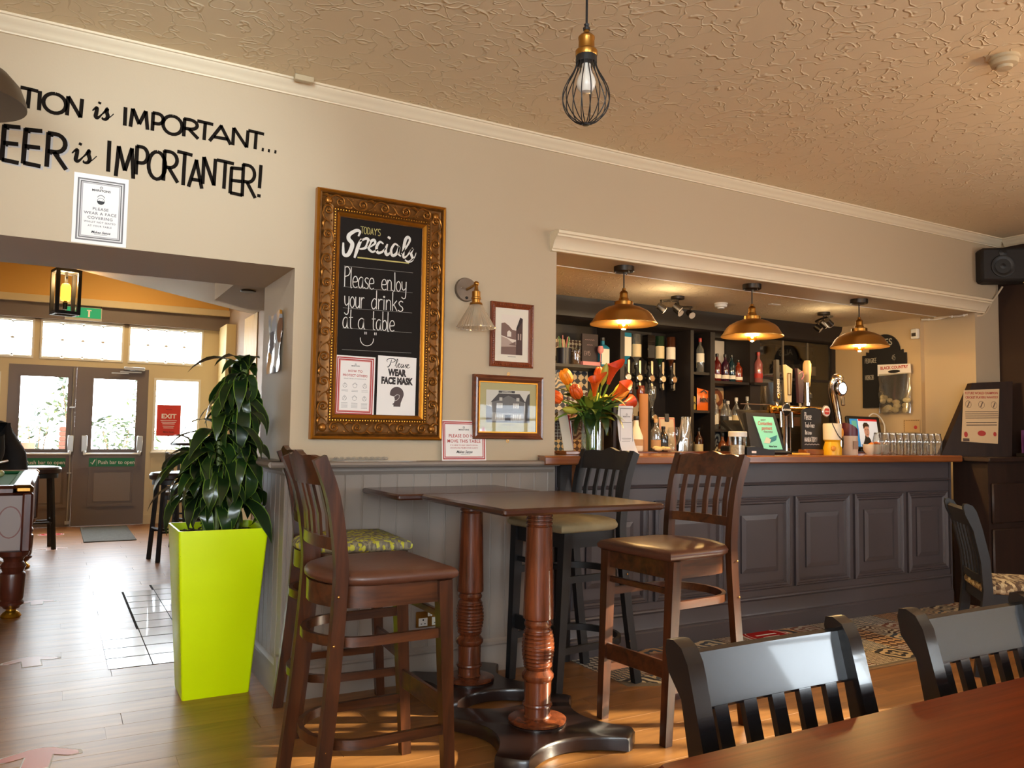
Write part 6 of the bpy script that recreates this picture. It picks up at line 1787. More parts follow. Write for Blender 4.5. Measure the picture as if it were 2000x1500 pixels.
for i in range(44):
    a = rr.uniform(0, 2 * PI); zz = rr.uniform(.19, .30)
    put('leaf', lm[i % 3][[0, 1, 2, 0, 2][i % 5]], vs_t, (.03 * math.cos(a), .03 * math.sin(a), zz), (rr.uniform(-.3, .3), -R(rr.uniform(0, 55)), a), (rr.uniform(.85, 1.25),) * 3)
lv2 = [MB().add(*leafblade(.21, .055, .5)).mesh('leaf', q_, True, 80) for q_ in (GRN[1], GRN[3])]
for i in range(14):
    a = [2.9, 3.3, .2, -.3, 3.9, 5.2, 2.5, .7, 4.4, 5.9, 3.1, 0.0, 4.0, 5.5][i]
    put('leaf', lv2[i % 3 == 2], vs_t, (.03 * math.cos(a), .03 * math.sin(a), .22 + .012 * (i % 4)), (rr.uniform(-.4, .4), -R([18, 30, 28, 14, 50, 55, 40, 48, 38, 42, 48, 40, 62, 66][i]), a), (rr.uniform(.8, 1.05),) * 3)
for i in range(5):
    a = 2.2 + i * .9
    put('leaf', lm[2][1], vs_t, (.05 * math.cos(a), .05 * math.sin(a), .25), (0, R(35), a), (.8,) * 3)

lf_ = thing('leaflet_block', 'wooden block holding red and white leaflets left of the vase', 'leaflets', (2.60, .14, BT), R(8))
MB().box(-.055, .055, -.05, .05, 0, .022, .004).build('block', BARTOP, lf_)
for i, c_ in enumerate([S(200, 190, 170), S(160, 30, 34), S(226, 220, 214), S(60, 50, 50)]):
    o = MB().box(-.035, .035, -.001, .001, 0, .24 - i * .03).build('leaflet', pm('bar_leaflet_%d' % i, c_, .5), lf_, False); o.location = (-.01 + .012 * i, -.02 + .012 * i, .02); o.rotation_euler = (R(-8), R(-6 + 3 * i), 0)
mc = thing('menu_card', 'curled white menu card on a dark upright beside the vase', 'menu', (2.921, .03, BT))
MB().box(-.075, -.052, .0, .02, 0, .28).box(-.085, .06, -.01, .05, 0, .012).build('holder', DKW, mc, False)
m = MB(); vs = []
for j in range(13):
    z = .004 + .285 * j / 12; yy = -.012 - .035 * max(0, 1 - j / 4) ** 2 - .008 * math.sin(j * .55)
    xx = .012 * max(0, 1 - j / 4); vs += [(-.05 + xx, yy, z), (.058 + xx * 1.6, yy, z)]
m.add(vs, [(2 * j, 2 * j + 1, 2 * j + 3, 2 * j + 2) for j in range(12)]); m.build('sheet', PAPER, mc)
m = MB(); frame_mb(m, -.043, .052, .03, .275, .003, -.0215, -.021); m.build('border', GREYINK, mc, False)
crown_logo(mc, .004, -.0225, .238, .010, INK); lettering(mc, 'MARSTONS', .010, .004, -.0222, .222, INK, .0002)
small_print(mc, .004, .192, .07, 1, .01, .003, GREYINK, -.0222)
m = MB()
for i in range(6): m.ribbon([(-.03 + .004 * (i % 2), .098 - i * .009), (.038 - .004 * (i % 3), .098 - i * .009)], .0018, -.0222)
m.build('small_print', GREYINK, mc, False)
lettering(mc, 'Makes Sense', .013, .004, -.0222, .038, INK, .0002, .9, 'CENTER', .35)

wbt = bottle('white coconut rum bottle standing behind the menu card', 3.375, .49, 1.132, .235, .047, 'bell', 'cream', 'black', 'tan', (.16, .34))
ct = thing('cardboard_tube', 'brown cardboard tube standing on the back edge of the bar', 'tube', (3.440, .495, 1.132))
MB().lathe([(.030, 0), (.030, .385), (.026, .385), (.026, .002)], 26).build('tube', pm('kraft_card', S(158, 108, 66), .75), ct)
for i, (x_, h_, g, lab_) in enumerate([(3.55, .22, 'clear', 'clear stoppered bottle behind the bar beside the tube'), (3.615, .17, 'dark', 'small dark bottle behind the bar in front of the clipboard')]):
    bottle(lab_, x_, .50, 1.132, h_, .034, 'round', g, 'cork' if i == 0 else 'black', 'tan' if i == 0 else 'black', (.1, .35))
def goblet(x, y, label):
    t = thing('beer_goblet', label, 'glass', (x, y, 1.132)); MB().lathe([(.032, 0), (.03, .004), (.008, .014), (.008, .03), (.03, .05), (.042, .09), (.042, .14), (.036, .165)], 20).build('bowl', CLEAR, t)
goblet(3.685, .48, 'clear beer goblet in front of the clipboard')
nk = thing('folded_cloth', 'crumpled cream cloth behind the bar top', 'cloth', (3.56, .46, 1.132)); m = MB(); rr = random.Random(4)
for i in range(7): m.ball((rr.uniform(-.05, .05), rr.uniform(-.02, .02), .012 + rr.uniform(0, .012)), (rr.uniform(.02, .035), .02, .014), 8, 5)
m.build('cloth', pm('cream_cloth', S(206, 182, 130), .9), nk)
cl_ = thing('clipboard', 'pale clipboard with a red border propped behind the bar', 'clipboard', (3.70, .545, 1.132), rot=(R(-6), 0, 0))
MB().box(-.07, .07, -.002, .002, 0, .235).build('sheet', pm('dim_paper', S(176, 156, 128), .6), cl_, False); m = MB(); frame_mb(m, -.066, .066, .006, .228, .004, -.004, -.002); m.build('border', REDINK, cl_, False)
MB().box(-.018, .018, -.01, .004, .205, .26, .003).build('clip', BLACKS, cl_)
pb = thing('clear_bag', 'clear plastic bag of straws behind the bar', 'bag', (3.83, .52, 1.132)); m = MB()
vs = []
for j in range(6):
    for i in range(12): a = 2 * PI * i / 12; r_ = .055 * (1 - .35 * (j / 5) ** 2) * (1 + .12 * math.sin(i * 2.3 + j)); vs.append((r_ * math.cos(a), r_ * .5 * math.sin(a), .24 * j / 5))
m.add(vs, [(j * 12 + i, j * 12 + (i + 1) % 12, (j + 1) * 12 + (i + 1) % 12, (j + 1) * 12 + i) for j in range(5) for i in range(12)]); m.build('film', glass('bag_film', (.9, .88, .82), .2, .1, .12), pb)
for i in range(6): MB().cyl((-.02 + .008 * i, 0, .005), (-.03 + .015 * i, 0, .22 + .01 * (i % 3)), .003, n=5).build('straw', WHITEP, pb)

jar = thing('sweet_jar', 'clear ribbed jar with a white lid on the bar', 'jar', (3.895, .09, BT))
m = MB(); n = 40; vs = []
for zz, r_ in [(0, .050), (.004, .054), (.12, .054)]:
    for j in range(n): q = r_ * (1 + (.03 if j % 2 else 0)); vs.append((q * math.cos(2 * PI * j / n), q * math.sin(2 * PI * j / n), zz))
m.add(vs, [(i * n + j, i * n + (j + 1) % n, (i + 1) * n + (j + 1) % n, (i + 1) * n + j) for i in range(2) for j in range(n)]); m.build('jar', CLEAR, jar, False)
MB().lathe([(0, .004), (.046, .004), (.046, .06), (0, .064)], 20).build('contents', pm('jar_contents', S(196, 184, 160), .8, var=.3, vscale=60), jar)
MB().lathe([(.060, .118), (.060, .148), (.056, .152), (0, .152)], 28).build('lid', WHITEP, jar)
cm = thing('card_machine', 'black card payment machine lying on the bar', 'card machine', (4.01, .015, BT), R(-28))
m = MB(); m.prism([(-.09, 0), (.09, 0), (.09, .03), (-.03, .055), (-.09, .05)], -.038, .038, 'y'); m.build('body', BLACKS, cm)
MB().box(-.08, -.035, -.03, .03, .050, .056, .002).build('screen', pm('lcd', S(96, 90, 80), .3), cm)
m = MB()
for i in range(4):
    for j in range(3): m.box(-.015 + i * .022, .0 + i * .022, -.027 + j * .02, -.013 + j * .02, .030 + .018 * (1 - i / 4), .048 - i * .005, .002)
m.build('keys', pm('key_grey', S(120, 116, 108), .5), cm); MB().box(-.06, -.03, -.0395, -.038, .012, .026).build('sticker', PAPER, cm, False)
tb = thing('payment_tablet', 'black stand showing a mint green contactless payment poster', 'display', (4.235, .13, BT), rot=(R(-14), 0, R(-4)))
MB().prism([(-.16, 0), (.15, 0), (.11, .292), (-.15, .292)], 0, .03, 'y').build('case', BLACKS, tb, False)
MB().box(-.12, .13, -.06, .14, -.005, .012, .004).build('foot', BLACKS, tb)
MB().prism([(-.045, .035), (.118, .035), (.084, .262), (-.092, .266)], -.003, -.0005, 'y').build('screen', pm('mint_poster', S(130, 206, 176), .4, emit=S(130, 206, 176), es=.15), tb, False)
for s_, sz, x_, z_, mt in [('MAKE IT', .016, -.01, .235, GREYINK), ('Contactless', .036, .0, .205, REDINK), ('payment', .036, .008, .172, REDINK), ('WHERE POSSIBLE', .014, .016, .152, GREYINK), ('Makes Sense', .018, .036, .05, INK)]: lettering(tb, s_, sz, x_, -.004, z_, mt, .0006, .75, 'CENTER', .25 if s_[0] in 'Cp' else 0)
MB().prism([(.0, .075), (.075, .10), (.09, .135), (.02, .115)], -.0042, -.0034, 'y').build('card_drawing', pm('poster_teal', S(52, 128, 140), .5), tb, False)
MB().prism([(-.04, .08), (.01, .075), (.03, .105), (-.01, .12)], -.0045, -.0036, 'y').build('hand_drawing', pm('poster_skin', S(206, 206, 190), .5), tb, False)
nt_ = MB().box(4.40, 4.50, .02, .09, BT, BT + .012, .002); tag(nt_.build('sticky_notes', pm('note_yellow', S(226, 176, 76), .7)), 'yellow note pad on the bar beside the payment stand', 'note pad')
ti = thing('till', 'black till seen from behind with its tilted screen', 'till', (4.43, .42, BT), R(-6))
m = MB(); m.prism([(-.02, .10), (.16, .10), (.22, .355), (.19, .37), (.0, .30)], -.20, .22, 'x') if False else m.box(-.17, .20, -.02, .02, 0, .26, .01, Matrix.Translation((0, 0, .09)) @ Matrix.Rotation(R(-58), 4, 'X'))
m.build('screen_unit', BLACKS, ti); MB().box(-.08, .1, -.02, .12, 0, .14, .02).build('pillar', BLACKS, ti); MB().box(-.22, .24, -.08, .16, 0, .05, .01).build('base', BLACKS, ti)
MB().box(-.15, .20, -.09, -.075, .0, .23, .01, Matrix.Translation((0, .03, .075)) @ Matrix.Rotation(R(-30), 4, 'X')).build('rear_cover', BLACKS, ti)
MB().box(-.16, .19, -.004, .004, 0, .004, 0, Matrix.Translation((0, .0, .352))).build('edge_strip', pm('bronze_strip', S(120, 86, 54), .35), ti)

# beer font: a brass T bar on two columns with taps
bf_ = thing('beer_font', 'brass T bar beer font with three taps', 'beer font', (4.69, .30, BT))
POL = pm('polished_brass', S(206, 160, 84), .16, metal=1.0)
MB().cyl((-.27, 0, .315), (.27, 0, .315), .034, n=20).ball((-.27, 0, .315), (.012, .034, .034), 10, 8).build('cross_bar', POL, bf_)
for x_ in (-.11, .13): MB().lathe([(.06, 0), (.055, .012), (.034, .02), (.032, .29), (.038, .31)], 22, (x_, 0, 0)).build('column', CHROME, bf_)
bad = [(-.165, 'dark'), (.25, 'white')]
for x_, k in bad:
    Mx = Matrix.Translation((x_, -.045, .315)) @ Matrix.Rotation(R(90), 4, 'X')
    o = MB().lathe([(0, 0), (.044, 0), (.046, .008), (.040, .012), (0, .012)], 24, M=Mx).build('badge_rim', CHROME, bf_)
    MB().lathe([(0, .0125), (.039, .0125), (0, .0135)], 24, M=Mx).build('badge_face', pm('badge_' + k, S(20, 18, 18) if k == 'dark' else S(226, 218, 208), .3), o)
lettering(bf_, 'GUINNESS', .0175, -.165, -.0605, .308, PAPER, .0006, .9)
m = MB(); m.prism(rrect(.225, .275, .29, .335, .012, 4), -.0625, -.0605, 'y'); m.build('lager_shield', LB['red'], bf_); lettering(bf_, 'STELLA', .013, .25, -.0632, .308, PAPER, .0003)
for i, (x_, c_, hgt, lab_) in enumerate([(-.215, 'black', .30, 'harp'), (-.10, 'cream', .24, ''), (.02, 'pinkk', .22, '')]):
    MB().cyl((x_, -.02, .34), (x_, -.01, .375), .012, n=12).build('tap_stem', CHROME, bf_); MB().cyl((x_, -.045, .30), (x_, -.05, .19), .010, n=10).build('tap_spout', CHROME, bf_)
    hm = [pm('handle_black', S(36, 30, 26), .4), pm('handle_cream', S(196, 178, 140), .45), pm('handle_plum', S(58, 34, 44), .45)][i]
    m = MB(); m.prism([(x_ - .022, .37), (x_ + .016, .37), (x_ + .028 - (.02 if i == 0 else 0), .37 + hgt), (x_ - .02 - (.02 if i else 0), .40 + hgt - (.0 if i else .03))], -.028, .0, 'y'); m.build('pump_handle', hm, bf_, False)
    if i == 2: MB().ribbon([(x_ - .028, .58), (x_ + .01, .60), (x_ + .024, .565), (x_ + .0, .54)], .008, -.030).build('handle_trim', pm('trim_pink', S(196, 96, 120), .4), bf_, False)
    if i == 1: m = MB(); frame_mb(m, x_ - .025, x_ + .012, .42, .58, .006, -.031, -.028); m.build('handle_trim', POL, bf_, False)
o = lettering(bf_, 'GUINNESS', .030, -.208, -.0295, .47, CREAMP, .0008, .9); o.rotation_euler = (PI / 2, -PI / 2, 0)
MB().ball((-.212, -.03, .405), (.016, .004, .022), 10, 7).build('harp_badge', POL, bf_)
MB().cyl((.11, 0, .35), (.11, 0, .375), .028, n=16).cyl((.11, 0, .375), (.105, 0, .52), .020, .022, 16).ball((.105, 0, .52), (.022, .022, .006), 12, 6).build('chrome_riser', CHROME, bf_)
hp = thing('hand_pump', 'tall pale wooden hand pump handle', 'beer pump', (4.862, .35, BT))
MB().lathe([(.05, 0), (.05, .02), (.026, .03), (.026, .40), (.034, .41), (.034, .44), (.016, .46)], 20).build('body', BLACKS, hp)
MB().lathe([(.014, .455), (.014, .49), (.020, .50), (.030, .62), (.030, .665), (.02, .69), (0, .695)], 20).build('handle', pm('pale_handle', S(206, 170, 118), .4), hp)
tl_ = thing('lit_tap_column', 'tall curved chrome tap with a glowing round lens', 'beer tap', (5.075, .27, BT))
MB().tube(crom([(.03, 0, 0), (.03, 0, .12), (.02, 0, .26), (-.01, 0, .38), (-.045, -.01, .50), (-.03, -.03, .56), (.0, -.05, .54)], 5), [.034] * 6 + [.032] * 6 + [.03] * 6 + [.032] * 6 + [.036] * 6 + [.03], 18).build('column', CHROME, tl_)
Mx = Matrix.Translation((-.02, -.06, .485)) @ Matrix.Rotation(R(90), 4, 'X')
MB().lathe([(0, 0), (.056, 0), (.058, .012), (.05, .02), (.046, .02)], 28, M=Mx).build('lens_rim', CHROME, tl_)
MB().lathe([(0, .019), (.045, .019), (.03, .024), (0, .026)], 24, M=Mx).build('lens', emitm('lit_lens', (.86, .92, 1.0), 2.2), tl_)
MB().cyl((-.02, -.075, .42), (-.03, -.09, .36), .014, n=12).build('nozzle', CHROME, tl_)
ts = thing('track_trace_board', 'small chalkboard reading Please Track + Trace', 'chalkboard', (4.648, .13, BT))
MB().prism([(-.098, .035), (.098, .035), (.098, .30)] + arc(.0, .30, .098, 0, 180, 10, .03) , 0, .012, 'y').build('slate', pm('black_slate', S(24, 22, 22), .6), ts, False)
MB().box(-.085, .10, -.03, .05, 0, .036, .004).build('wooden_foot', BARTOP, ts)
hand(ts, 'Please', -.075, .245, .05, .62, .0045, CHALK, -.001); hand(ts, 'Track+Trace', -.07, .19, .034, .62, .0038, CHALK, -.001); hand(ts, 'this is now', -.07, .14, .032, .55, .0036, CHALK, -.001); hand(ts, 'MANDATORY!', -.075, .088, .034, .80, .0036, CHALK, -.001)
MB().ribbon([(-.075 + .015 * i, .068 + .006 * (i % 2)) for i in range(11)], .003, -.001).build('wavy_underline', CHALK, ts, False)
ch_ = thing('charity_box', 'yellow and white charity collecting tin on the bar', 'collection box', (4.787, .07, BT))
MB().lathe([(.062, 0), (.062, .05), (.055, .07), (.050, .09), (.062, .105)], 28).build('yellow_base', pm('charity_yellow', S(228, 176, 26), .4), ch_)
MB().lathe([(.062, .105), (.063, .21), (.060, .22), (.0, .222)], 28).build('tin', pm('charity_white', S(228, 214, 188), .45), ch_)
m = MB(); m.ball((.035, -.052, .155), (.020, .006, .035), 10, 6); m.ball((-.045, -.046, .045), (.022, .012, .02), 10, 6); m.build('printed_patches', pm('charity_orange', S(226, 150, 50), .45), ch_)
MB().tube(crom([(-.05, -.04, .22), (-.02, -.064, .14), (.03, -.064, .10), (.05, -.05, .06), (.02, -.066, .05), (.035, -.062, .11), (.06, -.02, .2)], 5), .003, 5).build('cord', BLACKS, ch_)
cn = thing('ashtray_canister', 'cream canister with a slanted maroon lid on the bar', 'canister', (4.985, .08, BT))
MB().lathe([(.052, 0), (.054, .004), (.054, .135)], 26).build('body', pm('canister_cream', S(206, 184, 158), .45), cn)
n = 26; vs = []
for j in range(n):
    a = 2 * PI * j / n; vs.append((.055 * math.cos(a), .055 * math.sin(a), .135))
for j in range(n):
    a = 2 * PI * j / n; vs.append((.055 * math.cos(a), .055 * math.sin(a), .195 - .6 * .055 * math.cos(a)))
MB().add(vs, [(j, (j + 1) % n, n + (j + 1) % n, n + j) for j in range(n)] + [tuple(n + j for j in range(n))]).build('lid', pm('maroon', S(84, 28, 44), .4), cn, angle=30)
MB().add([(q[0] * .8, q[1] * .8, .1965 - .6 * q[0] * .8) for q in vs[n:]], [tuple(range(n))]).build('slanted_label', pm('label_orange', S(226, 160, 70), .5), cn, False)
MB().box(-.03, .02, -.0555, -.053, .04, .10).build('print', pm('print_tan', S(160, 130, 110), .6), cn, False)
mo = thing('bar_monitor', 'black till monitor showing a news page with a portrait', 'monitor', (6.02, .70, BT), R(10), rot=(R(-8), 0, R(8)))
MB().box(-.26, .26, 0, .03, .03, .31, .01).build('bezel', BLACKS, mo); MB().box(-.1, .1, .0, .1, 0, .04, .01).build('foot', BLACKS, mo)
def scr_(pts, mat, d, nm='screen_block'): MB().face(*[(a, -.001 - d, b) for a, b in pts]).build(nm, mat, mo, False)
SCW = pm('screen_white', S(206, 206, 206), .4, emit=S(206, 206, 206), es=.45)
scr_([(-.235, .05), (.20, .05), (.20, .285), (-.235, .285)], SCW, 0, 'screen')
scr_([(-.235, .05), (-.11, .05), (-.11, .285), (-.235, .285)], pm('screen_blue', S(40, 130, 190), .4, emit=S(40, 130, 190), es=.4), .0006)
scr_([(-.21, .20), (-.13, .20), (-.13, .27), (-.21, .27)], pm('screen_green', S(96, 170, 150), .4, emit=S(96, 170, 150), es=.3), .001)
scr_([(-.10, .268), (.20, .268), (.20, .285), (-.10, .285)], pm('screen_red', S(200, 40, 40), .4, emit=S(200, 40, 40), es=.4), .001)
scr_([(-.085, .05), (.08, .05), (.055, .115), (.03, .135), (.03, .15), (-.02, .15), (-.03, .12)], pm('screen_jacket', S(50, 50, 56), .5), .0012)
scr_([(a, b) for a, b in arc(.012, .185, .042, 0, 360, 16, .055)], pm('screen_skin', S(206, 150, 124), .5, emit=S(206, 150, 124), es=.2), .0016, 'portrait')
scr_([(-.035, .2), (-.04, .235), (-.015, .255), (.03, .255), (.06, .235), (.058, .205), (.045, .222), (.0, .222)], pm('screen_hair', S(56, 40, 32), .5), .002)
m = MB(); m.ribbon([(-.012, .193), (.004, .195)], .006, -.0036); m.ribbon([(.026, .195), (.042, .193)], .006, -.0036); m.ribbon([(.005, .155), (.03, .156)], .004, -.0036); m.ribbon([(.018, .188), (.022, .17)], .003, -.0036); m.build('portrait_features', MATS['screen_hair'], mo, False)
scr_([(-.10, .052), (.06, .052), (.06, .07), (-.10, .07)], MATS['screen_blue'], .0022)
cbk = MB().tube(crom([(6.08, .74, 1.43), (6.14, .74, 1.455), (6.22, .74, 1.43), (6.27, .73, 1.36), (6.26, .72, 1.28)], 5), .006, 6)
tag(cbk.build('monitor_cable', WHITEP), 'white cable looping over the bar monitor', 'cable')
bw_ = thing('lemon_caddy', 'white curved garnish caddy with orange slices', 'caddy', (5.40, .17, BT), R(-20))
m = MB(); m.lathe([(.07, 0), (.09, .03), (.095, .075), (.09, .075), (.066, .008)], 24, M=Matrix.Diagonal((1.1, .8, 1, 1))); m.build('bowl', WHITEP, bw_)
for i in range(6): MB().ball((-.05 + .02 * i, -.01 + .015 * (i % 2), .072 + .006 * (i % 3)), (.022, .018, .012), 8, 6).build('orange_slice', pm('orange_fruit', S(226, 110, 40), .5), bw_)
# rows of upturned beer glasses
gm_ = MB(); prf = [(.034, 0), (.035, .003), (.033, .07), (.036, .085), (.038, .10), (.033, .125), (.028, .15), (.027, .160), (.012, .163), (0, .163)]
gm_.lathe(prf, 20)
for i in range(24): pass
gme = gm_.mesh('glass_body', glass('beer_glass', (.88, .89, .86), .22, .03))
rim = MB().lathe([(.0345, 0), (.0365, .003), (.0345, .006)], 20).mesh('rim', glass('glass_rim', (.8, .8, .78), .5, .05))
bse = MB().lathe([(.0275, .150), (.0285, .156), (.026, .163), (0, .163)], 20).mesh('thick_base', MATS['glass_rim'])
k = 0
for row, (y_, x0_) in enumerate([(.03, 5.315), (.115, 5.345)]):
    for i in range(10):
        x_ = x0_ + i * .077 - (.0 if row == 0 else .0)
        if x_ > 5.96: continue
        k += 1
        t = thing('beer_glass', '', 'glass', (x_, y_, BT), 0, 'upturned beer glasses on the bar')
        t['label'] = 'upturned clear beer glass in the %s row on the bar' % ['front', 'rear'][row]
        put('glass_body', gme, t); put('rim', rim, t); put('thick_base', bse, t)

# side wall of the bar: ales board, hanging snack bag, small notice
ab = thing('ales_board', 'black arched ales board on the side wall of the bar', 'chalkboard', (6.352, .99, 1.514), R(-90))
MB().prism([(0, 0), (.43, 0), (.43, .47), (.40, .47), (.40, .50)] + arc(.22, .49, .15, 0, 180, 14, .155) + [(.04, .50), (.04, .47), (0, .47)], -.0, .02, 'y', Matrix.Translation((0, -.02, 0))).build('board', pm('ales_black', S(22, 20, 20), .7), ab, False)
DCH = pm('ales_chalk', S(170, 164, 150), .8)
lettering(ab, 'ALES', .085, .22, -.0215, .545, DCH, .001, .95)
hand(ab, 'PEDIGREE', .03, .40, .042, .72, .004, DCH, -.0215); hand(ab, '45', .30, .41, .045, .8, .004, DCH, -.0215); HAND['B'] = ([[(.03, 1), (.03, 0)], [(.03, 1), (.3, .95), (.3, .6), (.05, .52), (.36, .4), (.3, .05), (.03, 0)]], .46)
hand(ab, 'HOBGOB', .03, .25, .042, .72, .004, DCH, -.0215)
bg_ = thing('snack_bag', 'hanging clear bag of black country snacks with a white header card', 'snack', (6.30, .81, 1.44), R(-90))
MB().prism([(0, .35), (.32, .36), (.315, .44), (.0, .45)], -.001, .001, 'y').build('header_card', PAPER, bg_, False)
lettering(bg_, 'BLACK COUNTRY', .036, .16, -.002, .405, REDINK, .0012, .9); m = MB(); m.ball((.16, -.001, .382), (.06, .001, .014), 14, 6); m.build('oval_logo', INK, bg_)
m = MB(); vs = []
for j in range(8):
    for i in range(14):
        a = 2 * PI * i / 14; vs.append((.16 + .15 * math.cos(a) * (1 + .04 * math.sin(j * 2 + i)), .028 * math.sin(a) * (1.2 - j / 8), .02 + .345 * j / 7))
m.add(vs, [(j * 14 + i, j * 14 + (i + 1) % 14, (j + 1) * 14 + (i + 1) % 14, (j + 1) * 14 + i) for j in range(7) for i in range(14)]); m.build('clear_film', glass('snack_film', (.86, .84, .78), .18, .12, .1), bg_)
rr = random.Random(9)
for i in range(16): MB().ball((.04 + .24 * rr.random(), rr.uniform(-.01, .01), .045 + .13 * rr.random() ** 1.2), (rr.uniform(.022, .04), .018, rr.uniform(.02, .03)), 8, 6).build('puffed_snack', pm('pork_puff', S(200, 184, 142), .8, var=.15, vscale=50), bg_)
MB().tube([(.16, 0, .44), (.16, .01, .50)], .002, 5).build('hook', STEEL, bg_)
sn_ = thing('stamp_notice', 'small cream notice with a red stamp on the bar side wall', 'notice', (6.35, .60, 1.295), R(-90))
MB().box(0, .15, -.002, 0, 0, .11).build('sheet', pm('tan_paper', S(196, 160, 108), .7), sn_, False); m = MB(); m.ball((.11, -.002, .045), (.016, .001, .016), 12, 6); m.build('stamp', REDINK, sn_)
m = MB(); 
for i in range(9): m.ribbon([(.004 + i * .016, .104), (.014 + i * .016, .104)], .005, -.0025)
for i in range(6): m.ribbon([(.006, .098 - i * .016), (.006, .088 - i * .016)], .005, -.0025)
m.build('striped_edge', INK, sn_, False)
# ------------------------------------------------------------------ planter with a dracaena
pt = thing('lime_planter', 'tall tapered lime green planter in the doorway', 'planter', (.703, .32, 0))
LIME = pm('lime_plastic', S(226, 252, 0), .35)
def ring4(hx, hy, z, cx=0, cy=0, r=.012): return [(a + cx, b + cy, z) for a, b in rrect(-hx, hx, -hy, hy, r, 3)]
lv = [ring4(.148, .122, .0), ring4(.150, .124, .006), ring4(.199, .197, .769), ring4(.199, .197, .775), ring4(.190, .188, .775), ring4(.188, .186, .735)]
n = len(lv[0]); m = MB(); m.add([p for l in lv for p in l], [(i * n + j, i * n + (j + 1) % n, (i + 1) * n + (j + 1) % n, (i + 1) * n + j) for i in range(5) for j in range(n)] + [tuple(range(n - 1, -1, -1))])
m.build('pot', LIME, pt, angle=30)
MB().box(-.187, .187, -.185, .185, .66, .738).build('soil', pm('soil', S(46, 38, 30), .95, bump=.8, bscale=60, var=.4, vscale=30), pt, False)
rr = random.Random(21)
m = MB()
for i in range(60):
    x_, y_ = rr.uniform(-.17, .17), rr.uniform(-.17, .17); a = rr.uniform(0, 6.28); L = rr.uniform(.015, .04)
    m.tube([(x_, y_, .742), (x_ + L * math.cos(a), y_ + L * math.sin(a), .748)], .004, 5)
tag(m.build('bark_chips', pm('bark', S(96, 78, 58), .9), pt), None, None, None, 'stuff')
dr = thing('dracaena', 'bushy dark green dracaena with lime edged leaves in the planter', 'plant', (.703, .32, .738))
CANE = pm('cane_green', S(104, 116, 60), .55, var=.25, vscale=50)
canes = [(-.01, -.03, .52, .0), (.05, .04, .80, .05), (.09, -.02, .42, .02), (-.05, .05, .42, -.05)]
def strap_leaf(L, w, bend, tw, n=9):
    vs = []; 
    for i in range(n + 1):
        u = i / n; ww = w * (.30 + .70 * math.sin(PI * min(1, u * .62 + .16))) * .5 * (1 - max(0, u - .72) / .28 * .97 if u > .72 else 1)
        b = bend * u; x = L * (math.sin(b) / bend); z = L * ((1 - math.cos(b)) / bend) * -1
        t = tw * math.sin(u * 7) * .6
        for s_ in (-1, -.86, 0, .86, 1):
            vs.append((x, s_ * ww * math.cos(t), z + ww * (.30 * abs(s_)) + s_ * ww * math.sin(t)))
    return vs, n
LG = [pm('dracaena_green_%d' % i, c_, .28, coat=.2) for i, c_ in enumerate([S(26, 46, 20), S(36, 60, 24), S(20, 36, 18)])]
LE = pm('dracaena_edge', S(98, 126, 40), .35)
lmesh = []
for k in range(9):
    L = [.30, .26, .22, .33, .28, .2, .24, .3, .18][k]; w = [.060, .068, .054, .064, .072, .060, .068, .054, .064][k]; bend = [2.0, 2.4, 1.6, 1.9, 2.6, 2.2, 1.4, 2.8, 1.8][k]
    vs, n = strap_leaf(L, w, bend, [.5, -.9, .8, -.4, 1.0, .3, -.7, .9, -.5][k])
    me = bpy.data.meshes.new('leaf'); fs = []; mi = []
    for i in range(n):
        for j in range(4): fs.append((i * 5 + j, i * 5 + j + 1, (i + 1) * 5 + j + 1, (i + 1) * 5 + j)); mi.append(1 if j in (0, 3) else 0)
    me.from_pydata([tuple(v) for v in vs], [], fs); me.materials.append(LG[k % 3]); me.materials.append(LE)
    me.polygons.foreach_set('material_index', mi); me.polygons.foreach_set('use_smooth', [True] * len(fs)); me.update(); lmesh.append(me)
nl = 0
for ci, (cx_, cy_, hgt, lean) in enumerate(canes):
    pts = [Vector((cx_ + lean * (i / 10) ** 1.5 * 1.2, cy_, hgt * i / 10)) for i in range(11)]
    rs = []
    cm_ = MB(); fine = crom(pts, 4)
    cm_.tube(fine, [.012 + (.003 if i % 3 == 0 else 0) for i in range(len(fine))], 8); cm_.build('cane', CANE, dr)
    cnt = [64, 92, 40, 46][ci]
    for q in range(cnt):
        f = q / cnt
        z = hgt * (.22 + .80 * f ** .8) if ci < 2 else hgt * (.34 + .68 * f)
        if ci == 1: z = hgt * (.40 + .62 * f ** .7)
        p = Vector((cx_ + lean * (z / hgt) ** 1.5 * 1.2, cy_, z))
        a = q * 2.4 + rr.uniform(-.4, .4)
        if math.cos(a) > .8 and ci == 1: a += .8
        up_ = -R(rr.uniform(-12, 42) + (32 if f > .88 else 0))
        s_ = rr.uniform(.8, 1.1) * (1.0 if p.z < .75 else .95)
        me = lmesh[(q * 5 + ci) % 9]; rl0 = rr.uniform(-.3, .3)
        for tr_ in range(12):
            M_ = Matrix.Translation(p) @ Matrix.Rotation(a, 4, 'Z') @ Matrix.Rotation(up_, 4, 'Y') @ Matrix.Rotation(rl0, 4, 'X') @ Matrix.Diagonal((s_, s_, s_, 1))
            W_ = [M_ @ v.co for v in me.vertices]
            if all(w_.x < .235 or w_.y < -.335 for w_ in W_): break
            a += .55; s_ *= .95
        put('leaf', me, dr, p, (rl0, up_, a), (s_,) * 3); nl += 1

